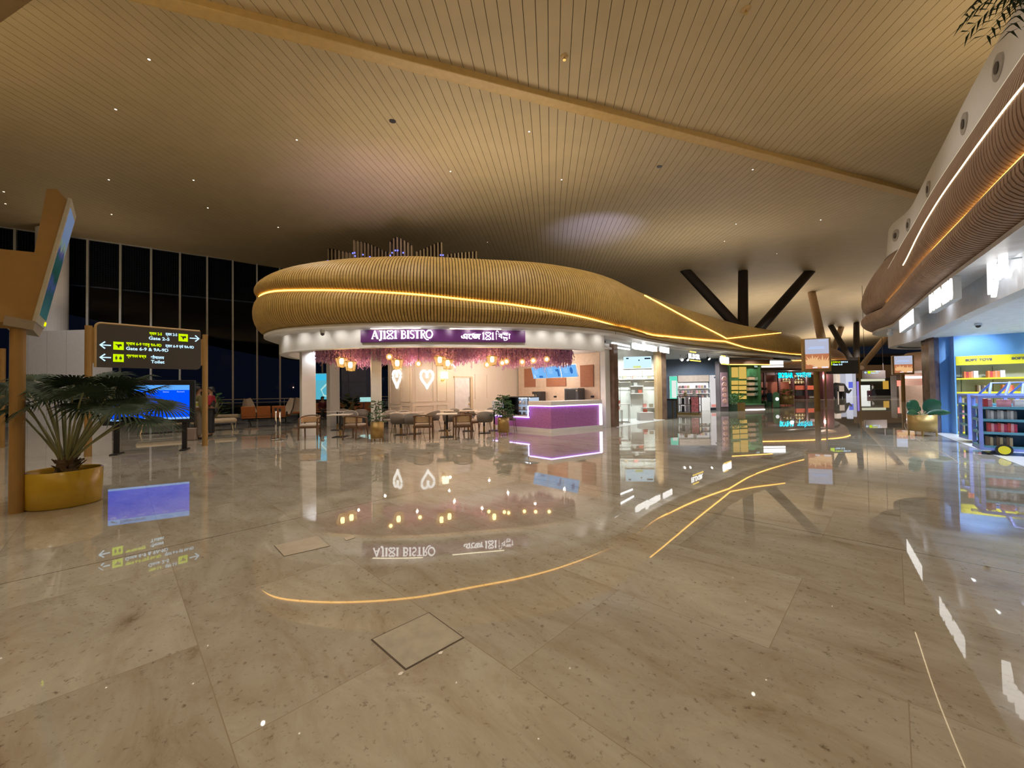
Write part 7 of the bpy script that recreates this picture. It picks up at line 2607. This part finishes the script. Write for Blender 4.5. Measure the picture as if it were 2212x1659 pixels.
# lit sign board over the kiosk
c = at(1664, 787, 29)
t = thing('shop_sign', 'white lit sign with round emblem right of the brown header', 'sign', c)
m = MB(); m.box((0.15, 0, 0.10), (1.6, 0.06, 0.28)); m.box((0.15, 0, -0.16), (1.6, 0.06, 0.12)); m.build('lit_panel', SIGN_W, t)
m = MB(); m.lathe([(0.0, -0.3), (0.2, -0.3), (0.2, 0.12), (0.14, 0.28), (0.0, 0.36)], 16, (-0.95, 0, 0.06)); m.v = [Vector((v.x, v.y * 0.2, v.z)) for v in m.v]; m.build('emblem', SIGN_W, t)
for x in (-0.6, 0.8):
    m = MB(); m.cyl((x, 0.03, 0.2), (x, 0.03, 3.5 - c.z), 0.015, n=6); m.build('hanger', HOUS, t)


# ------------------------------------------------------------------ advert totems in the middle of the hall
def petal_img(M, w, h, o, t):
    m = MB(); m.box((0, -0.004, h * 0.25), (w, 0.006, h * 0.5), M); m.cur = 1; m.box((0, -0.004, -h * 0.25), (w, 0.006, h * 0.5), M)
    m.cur = 2
    rr_ = random.Random(5)
    for (cx_, cz, n, R, a0, a1) in ((-w * 0.2, -h * 0.36, 11, h * 0.38, 10, 170), (w * 0.22, -h * 0.48, 11, h * 0.50, 20, 160)):
        for k in range(n):
            a = math.radians(a0 + (a1 - a0) * k / (n - 1))
            L = R * (0.9 if k % 2 else 0.72)
            px_, pz = math.cos(a), math.sin(a)
            tip = (max(-w / 2, min(w / 2, cx_ + px_ * L)), max(-h / 2, min(h * 0.0, cz + pz * L)))
            mid = (max(-w / 2, min(w / 2, cx_ + px_ * L * .5)), cz + pz * L * .5)
            q = 0.05 * w / 0.9
            m.plate([(cx_, cz), (max(-w / 2, min(w / 2, mid[0] - pz * q)), max(-h / 2, mid[1] + px_ * q)), tip, (max(-w / 2, min(w / 2, mid[0] + pz * q)), max(-h / 2, mid[1] - px_ * q))], M @ T(0, -0.012 - 0.0004 * k, 0), 0.003)
    m.cur = 3
    m.box((-0.02 * w, -0.009, h * 0.19), (w * 0.7, 0.004, h * 0.035), M)
    m.box((0, -0.009, h * 0.24), (w * 0.6, 0.004, h * 0.02), M); m.box((w * 0.25, -0.009, h * 0.44), (w * 0.35, 0.004, h * 0.02), M)
    m.cur = 4
    m.box((w * 0.32, -0.017, -h * 0.46), (w * 0.28, 0.004, h * 0.05), M); m.box((-w * 0.1, -0.017, -h * 0.46), (w * 0.2, 0.004, h * 0.04), M)
    m.build('screen', [em('lavender grey screen', (0.52, 0.55, 0.70), 0.9), em('brown orange screen', (0.60, 0.22, 0.10), 0.85), em('peach petal', (0.95, 0.55, 0.26), 0.9), em('pale blue print', (0.48, 0.62, 0.95), 1.0), em('white print', (0.9, 0.85, 0.9), 1.0)], t, world=True)


def totem(label, px, py, pa, pb2, ya, yb):
    g_ = gp(px, py)
    Y = g_.y
    zb, zt_ = at(px, yb, Y).z, at(px, ya, Y).z
    w = (pb2 - pa) / 840 * Y
    rz = -math.atan2(g_.x, g_.y) * 0.55
    t = thing('advert_totem', label, 'display', g_, rz)
    m = MB(); m.box((0, 0.0, (zb + zt_) / 2), (w, 0.34, zt_ - zb)); m.build('casing', TAN_L, t, bevel=0.03)
    m = MB(); m.cyl((0, 0.02, 0), (0, 0.02, zb), 0.14, n=20); m.build('post', TAN, t)
    M = Matrix.Translation(g_) @ Matrix.Rotation(rz, 4, 'Z') @ T(0, -0.172, (zb + zt_) / 2 + (zt_ - zb) * 0.03)
    petal_img(M, w * 0.84, (zt_ - zb) * 0.88, 0, t)


totem('tan advert totem with an orange flower screen, nearer and larger one', 1766, 888, 1738, 1788, 731, 803)
totem('tan advert totem with an orange flower screen, smaller one farther right', 1952, 867, 1932, 1967, 768, 809)


def hall_sign(label, Y, pa, pb2, ya, yb, arrow_=False):
    a, b_ = at(pa, (ya + yb) / 2, Y), at(pb2, (ya + yb) / 2, Y)
    z1_, z0_ = at(pb2, ya, Y).z, at(pb2, yb, Y).z
    t = thing('hall_sign', label, 'sign', (a.x, Y, 0))
    L = b_.x - a.x
    m = MB(); m.box((L / 2, 0, (z0_ + z1_) / 2), (L, 0.12, z1_ - z0_)); m.build('board', DGREY, t, bevel=0.03)
    for x in ((-0.1, L + 0.1) if not arrow_ else (0.2, L - 0.2)):
        m = MB()
        if arrow_:
            m.cyl((x, 0, z1_ - 0.02), (x, 0, zc(a.x + x, Y) + 0.1), 0.02, n=8); m.build('hanger', DGREY, t)
        else:
            m.cyl((x, 0, 0), (x, 0, z1_ + 0.2), 0.05, n=14); m.build('post', TAN, t)
    M = T(0, -0.065, 0)
    k = 1.0 if not arrow_ else 0.8
    zz = z1_ - 0.26 * k
    m = MB(); m.box((0.22 if not arrow_ else 0.62, -0.003, zz + 0.02), (0.3, 0.006, 0.28), M); m.build('pictogram', SIGN_G, t)
    m = MB(); fit_text(m, 'দ্বার 2-5', M, 0.42 if not arrow_ else 0.82, 0.95 if not arrow_ else 1.3, zz + 0.09, 0.10, 0.004); m.build('lettering', LIME_T, t)
    m = MB(); fit_text(m, 'Gate 2-5', M, 0.42 if not arrow_ else 0.82, 1.1 if not arrow_ else 1.6, zz - 0.07, 0.11, 0.004); m.build('lettering', SIGN_B, t)
    m = MB(); fit_text(m, 'द्वार 2-5', M, 1.0 if not arrow_ else 1.35, 1.5 if not arrow_ else 1.8, zz + 0.09, 0.10, 0.004); m.build('lettering', SIGN_B, t)
    if arrow_:
        m = MB(); pstroke(m, M, [(0.12, zz), (0.4, zz)], 0.05, 0.006); pstroke(m, M, [(0.24, zz + 0.11), (0.12, zz), (0.24, zz - 0.11)], 0.05, 0.006); m.build('arrow', SIGN_B, t)


hall_sign('dark gate sign hanging right of the nearer advert totem', 28.0, 1785, 1853, 777, 807)
hall_sign('dark gate sign with a left arrow, smaller and farther', 42.0, 1864, 1912, 800, 818, True)

# ------------------------------------------------------------------ raking roof columns
def struts(nm, label, mat, r_, segs, Y):
    t = thing('raking_column', label, 'column', (0, 0, 0), kind='thing')
    for (xa, ya, xb, yb) in segs:
        a = at(xa, ya, Y + 3)
        b_ = at(xb, yb, Y)
        d = (b_ - a).normalized()
        for _ in range(60):
            if a.z > zc(a.x, a.y) + 0.2:
                break
            a = a - d * 0.25
        m = MB(); m.cyl(a - d * 0.3, b_ + d * 1.2, r_, n=20); m.build('strut', mat, t)


DBR = pm('dark brown column', (0.035, 0.027, 0.025), 0.6)
struts('dark', 'three dark raking roof struts spreading above the far canopy', DBR, 0.40, ((1480, 584, 1578, 690), (1605, 589, 1605, 697), (1740, 597, 1647, 703)), 33)
TANC = pm('pale tan column', (0.45, 0.30, 0.18), 0.6)
struts('tan', 'pale tan raking column behind the nearer advert totem', TANC, 0.38, ((1760, 664, 1775, 735),), 40)
struts('tan', 'thin tan raking column rising right of the far gate sign', TANC, 0.40, ((1902, 742, 1866, 786), (1808, 735, 1798, 765)), 60)
struts('dark', 'dark raking column between the two gate signs, far away', DBR, 0.38, ((1817, 742, 1832, 768), (1850, 735, 1850, 768)), 56)

# ------------------------------------------------------------------ second island far behind
FARC = Curve2([(19.0, 41.0), (24, 40.5), (31, 42.0), (37.5, 45.0), (42.5, 49.5), (45.0, 54.5), (44, 60)], 1)


def f_prof(u):
    return bez((-0.5, 3.5), (0.5, 3.6), (0.45, 5.6), (-0.9, 6.1), 9)


t = thing('kiosk_canopy', 'brown slatted canopy with warm light edge over the far bar island', 'canopy', (0, 0, 0))
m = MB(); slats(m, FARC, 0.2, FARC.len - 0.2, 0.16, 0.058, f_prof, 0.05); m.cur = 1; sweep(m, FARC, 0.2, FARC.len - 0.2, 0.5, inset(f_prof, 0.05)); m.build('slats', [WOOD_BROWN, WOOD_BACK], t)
m = MB(); sweep(m, FARC, 0.3, FARC.len * 0.65, 0.3, lambda u: [(0.25, 3.95 + 0.9 * u / FARC.len), (0.32, 3.95 + 0.9 * u / FARC.len), (0.32, 4.02 + 0.9 * u / FARC.len), (0.25, 4.02 + 0.9 * u / FARC.len)], True); m.build('light_strip', LED_O, t)
m = MB(); sweep(m, FARC, 0.3, FARC.len - 0.3, 0.3, lambda u: [(-0.5, 3.5), (-0.7, 3.5), (-0.7, 3.25), (-1.2, 3.25), (-1.2, 3.6)]); m.build('dark_fascia', pm('mauve brown fascia', (0.11, 0.075, 0.07), 0.5), t)
# sky bar
RED = pm('red brown timber', (0.22, 0.055, 0.035), 0.45)
MAR = pm('maroon timber', (0.075, 0.025, 0.03), 0.45)
bar = thing('bar_counter', 'red bar with arched frames and lit bottle shelves under the cyan sign', 'bar', (at(1655, 850, 46).x, 46.0, 0))
LBR = at(1782, 850, 46).x - bar.location.x


def xb_(px):
    return at(px, 850, 46).x - bar.location.x


m = MB(); m.box((LBR / 2, 2.5, 1.6), (LBR, 0.15, 3.2)); m.build('back_wall', RED, bar)
m = MB(); m.box(((xb_(1720) + xb_(1778)) / 2, 0.4, 0.75), (xb_(1778) - xb_(1720), 0.6, 0.7)); m.build('counter_base', BLACK, bar)
m = MB(); m.box(((xb_(1720) + xb_(1778)) / 2, 0.38, 1.35), (xb_(1778) - xb_(1720), 0.7, 0.5)); m.build('red_counter_front', pm('coral counter', (0.55, 0.12, 0.07), 0.4), bar)
m = MB(); m.box(((xb_(1656) + xb_(1720)) / 2, 1.2, 1.3), (xb_(1720) - xb_(1656), 0.1, 1.6)); m.build('coral_panel', pm('coral panel', (0.36, 0.10, 0.06), 0.5), bar)
for z in (1.85, 2.25, 2.65):
    m = MB(); m.box(((xb_(1722) + xb_(1776)) / 2, 2.2, z), (xb_(1776) - xb_(1722), 0.4, 0.05)); m.build('shelf_board', MAR, bar)
    m = MB(); m.box(((xb_(1722) + xb_(1776)) / 2, 2.4, z + 0.18), (xb_(1776) - xb_(1722), 0.03, 0.3)); m.build('lit_back', em('warm bottle light', (0.9, 0.66, 0.33), 0.8), bar)
for px in (1652, 1683, 1713, 1741):
    m = MB(); m.box((xb_(px), 0.0, 1.6), (0.22, 0.22, 3.2)); m.build('arch_post', MAR, bar)
for (pa, pb2) in ((1683, 1713), (1713, 1741)):
    a, b_ = xb_(pa), xb_(pb2)
    cx_, R = (a + b_) / 2, (b_ - a) / 2
    m = MB(); m.tube([(cx_ + R * math.cos(PI * k / 12), 0, 1.9 + 0.85 * R * math.sin(PI * k / 12)) for k in range(13)], 0.10, 6); m.build('arch', MAR, bar)
m = MB(); m.box((LBR / 2, 0, 3.05), (LBR, 0.25, 0.3)); m.build('beam', MAR, bar)
for z_i, z in enumerate((1.875, 2.275, 2.675)):
    for k in range(8):
        x = xb_(1724) + k * (xb_(1775) - xb_(1724)) / 7.5
        m = MB(); m.lathe([(0.0, 0.0), (0.07, 0.0), (0.07, 0.16), (0.025, 0.24), (0.025, 0.3), (0.0, 0.3)], 10); o = m.build('bottle', pm('amber bottle', (0.5, 0.3, 0.1), 0.3)); o.location = bar.location + Vector((x, 2.15, z)); tag(o, '%s bottle from the left on the %s shelf of the far red bar' % (ORD[k], ['lowest', 'middle', 'top'][z_i]), 'bottle', 'bottles in the far bar')
CYAN = em('cyan neon', (0.0, 0.75, 1.0), 2.2)
t = thing('bar_sign', 'glowing cyan neon lettering over the far red bar', 'neon sign', (bar.location.x, 45.6, 0))
M = T(0, 0, -0.05)
m = MB(); fit_text(m, 'SKYBAR', M, xb_(1677), xb_(1709), 2.88, 0.62, 0.03); m.build('lettering', CYAN, t)
m = MB(); fit_text(m, 'স্কাইবার', M, xb_(1715), xb_(1748), 2.88, 0.62, 0.004); m.build('lettering', CYAN, t)
m = MB(); m.box(((xb_(1677) + xb_(1748)) / 2, 0.14, 2.88), (xb_(1748) - xb_(1677), 0.04, 0.1)); m.build('rail', MAR, t)
for px in (1680, 1712, 1745):
    m = MB(); m.box((xb_(px), 0.27, 2.9), (0.08, 0.34, 0.08)); m.build('bracket', MAR, t)
m = MB(); a, b_ = at(1778, 850, 45), at(1801, 850, 45); m.box(((a.x + b_.x) / 2, 45.5, 1.7), (b_.x - a.x, 1.0, 3.4)); struct('pillar', m, MAR, 'dark maroon pier right of the far red bar')

# ------------------------------------------------------------------ far shops and end of the hall
def block(nm, label, cat, Y, pa, pb2, ya, yb, mat, d=0.5, st=False):
    a, b_ = at(pa, ya, Y), at(pb2, yb, Y)
    z0_ = b_.z if b_.z > 0.4 else 0.0
    m = MB(); m.box(((a.x + b_.x) / 2, Y + d / 2, (a.z + z0_) / 2), (b_.x - a.x, d, a.z - z0_))
    if st:
        return struct(nm, m, mat, label)
    o = m.build(nm, mat)
    return tag(o, label, cat)


GREYP = pm('warm grey pier', (0.22, 0.19, 0.17), 0.5)
block('wall_far', 'dark far end wall of the hall with clerestory band', '', 88, 1640, 2300, 768, 860, pm('far mauve wall', (0.24, 0.19, 0.16), 0.7), 0.5, True)
block('window_40', 'dark clerestory glazing band at the far end', '', 84, 1850, 2010, 772, 789, pm('night clerestory', (0.02, 0.03, 0.05), 0.3), 0.2, True)
block('wall_far_band', 'brown panelled band under the far clerestory', '', 70, 1846, 2020, 789, 817, pm('brown far band', (0.34, 0.24, 0.18), 0.6), 0.5, True)
block('wall_far_shops', 'olive dark back wall of the far shops', '', 66, 1846, 1925, 817, 852, pm('olive dark wall', (0.08, 0.085, 0.07), 0.6), 0.3, True)
block('light_header', 'pale lit header strip over the far olive shop', 'light', 65.8, 1862, 1912, 819, 823, em('pale olive light', (0.75, 0.75, 0.55), 0.9), 0.2)
block('poster', 'amber poster panel in the far olive shop', 'poster', 65.9, 1908, 1920, 823, 846, em('amber poster', (0.75, 0.42, 0.06), 0.7), 0.1)
block('pillar', 'warm grey pier carrying the red lit emblem', '', 50, 1936, 1952, 811, 862, GREYP, 0.8, True)
block('emblem_sign', 'red glowing emblem sign on the warm grey pier', 'sign', 49.9, 1939, 1949, 822, 834, em('coral emblem', (1.0, 0.25, 0.18), 1.5), 0.1)
block('wall_pink_shop', 'pinkish back wall of the far right shop', '', 43, 1952, 2012, 806, 866, pm('pinkish wall', (0.50, 0.33, 0.27), 0.5), 0.3, True)
block('shop_counter', 'beige counter of the far pink shop', 'counter', 40, 1954, 1997, 833, 861, pm('beige counter', (0.50, 0.38, 0.31), 0.4), 0.6)
block('light_header', 'row of white lights over the far pink shop', 'light', 42.9, 1953, 1999, 813, 817, em('white header light', (1.0, 0.95, 0.9), 2.2), 0.1)
block('red_banner', 'coral red banner pier at the right of the pink shop', 'banner', 42.7, 1998, 2005, 810, 856, pm('coral red', (0.55, 0.14, 0.08), 0.5), 0.3)
block('light_box', 'small round edged white light box near the brown pier', 'light', 42.8, 2002, 2012, 800, 809, em('white light box', (0.95, 0.97, 0.95), 1.6), 0.2)
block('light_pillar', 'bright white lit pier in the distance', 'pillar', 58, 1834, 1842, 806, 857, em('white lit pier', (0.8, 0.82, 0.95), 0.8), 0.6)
block('pillar', 'pale round edged pier behind the far signs', '', 57, 1806, 1816, 808, 858, pm('pale pier', (0.40, 0.35, 0.30), 0.5), 0.6, True)
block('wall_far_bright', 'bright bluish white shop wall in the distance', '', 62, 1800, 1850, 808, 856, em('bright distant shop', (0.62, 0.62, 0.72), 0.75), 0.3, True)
block('advert_screen', 'blue and violet advert screen on the distant white wall', 'display screen', 57.9, 1834, 1842.5, 825, 838, em('violet blue advert', (0.12, 0.15, 0.7), 1.0), 0.1)
block('violet_screen', 'tall violet screen beside the distant white pier', 'display screen', 56, 1853, 1858, 824, 852, em('violet screen', (0.28, 0.2, 0.7), 1.0), 0.2)
block('shop_counter', 'white lit counter in the distance left of the walking person', 'counter', 58, 1862, 1880, 832, 852, em('white lit counter', (0.9, 0.92, 0.85), 0.95), 0.6)
block('bench_block', 'low dark seating in front of the far olive shop', 'bench', 60, 1890, 1936, 841, 850, BLACK, 1.0)
# round kiosk edge behind the right pier
a = at(1992, 790, 44)
t = thing('kiosk_canopy', 'small brown canopy end beyond the brown pier at the right', 'canopy', (a.x + 2.2, 44.0, 0))
m = MB(); m.lathe([(2.6, 3.1), (3.2, 3.3), (3.5, 4.0), (3.4, 4.7), (2.8, 5.2), (0, 5.3)], 40); m.build('slats', WOOD_BROWN, t, True)
m = MB(); m.lathe([(2.6, 3.1), (2.9, 2.9), (2.6, 2.7), (0, 2.7)], 40); m.build('white_fascia', WHITE, t, True)
m = MB(); m.lathe([(3.30, 4.42), (3.42, 4.45), (3.40, 4.52), (3.3, 4.5)], 40); m.build('light_strip', LED_O, t)
m = MB(); m.cyl((0, 0, 0), (0, 0, 2.8), 1.6, n=24); m.build('core', GREYP, t)

# far people, suitcase and dark sculpture
person('person in white shirt and dark trousers walking in the far hall', gp(1886, 854), math.radians(200), 'walk', WHS, DARKT)
sc2 = gp(1878, 855)
t = thing('suitcase', 'dark suitcase beside the walking person in the far hall', 'suitcase', sc2)
m = MB(); m.box((0, 0, 0.42), (0.5, 0.3, 0.70)); m.build('shell', pm('dark maroon shell', (0.06, 0.02, 0.03), 0.4), t, bevel=0.05)
m = MB(); m.tube([(-0.15, 0, 0.76), (-0.15, 0, 1.05), (0.15, 0, 1.05), (0.15, 0, 0.76)], 0.015, 6); m.build('handle', STEEL, t)
for x in (-0.2, 0.2):
    m = MB(); m.cyl((x, -0.1, 0.05), (x, 0.1, 0.05), 0.05, n=10); m.build('wheel', BLACK, t)
person('person in dark clothes standing near the amber poster, far away', gp(1926, 850), math.radians(30), 'stand', MAROON, DARKT)
s_ = gp(1813, 860)
t = thing('sculpture', 'dark grey and white sculpture standing in the far hall', 'sculpture', s_)
t.scale = (0.78, 0.78, 0.78)
STN = pm('dark sculpture stone', (0.035, 0.04, 0.045), 0.5)
pts = [((-1.0, 0, 1.3), 0.45), ((-0.4, 0, 1.75), 0.75), ((0.4, 0, 1.7), 0.7), ((1.0, 0, 1.2), 0.40), ((1.5, 0, 0.9), 0.2), ((1.9, 0, 1.3), 0.12)]
m = MB(); m.tube([p for p, r_ in pts], [r_ for p, r_ in pts], 12); m.build('body', STN, t, True)
for (x, y) in ((-0.8, -0.35), (-0.8, 0.35), (0.5, -0.35), (0.5, 0.35)):
    m = MB(); m.cyl((x, y, 0), (x, y * 0.8, 1.3), 0.2, 0.28, 12); m.build('leg', STN, t)
m = MB(); m.box((-0.2, -0.7, 1.5), (0.8, 0.1, 0.9)); m.build('white_cloth', WHITE, t, bevel=0.05)
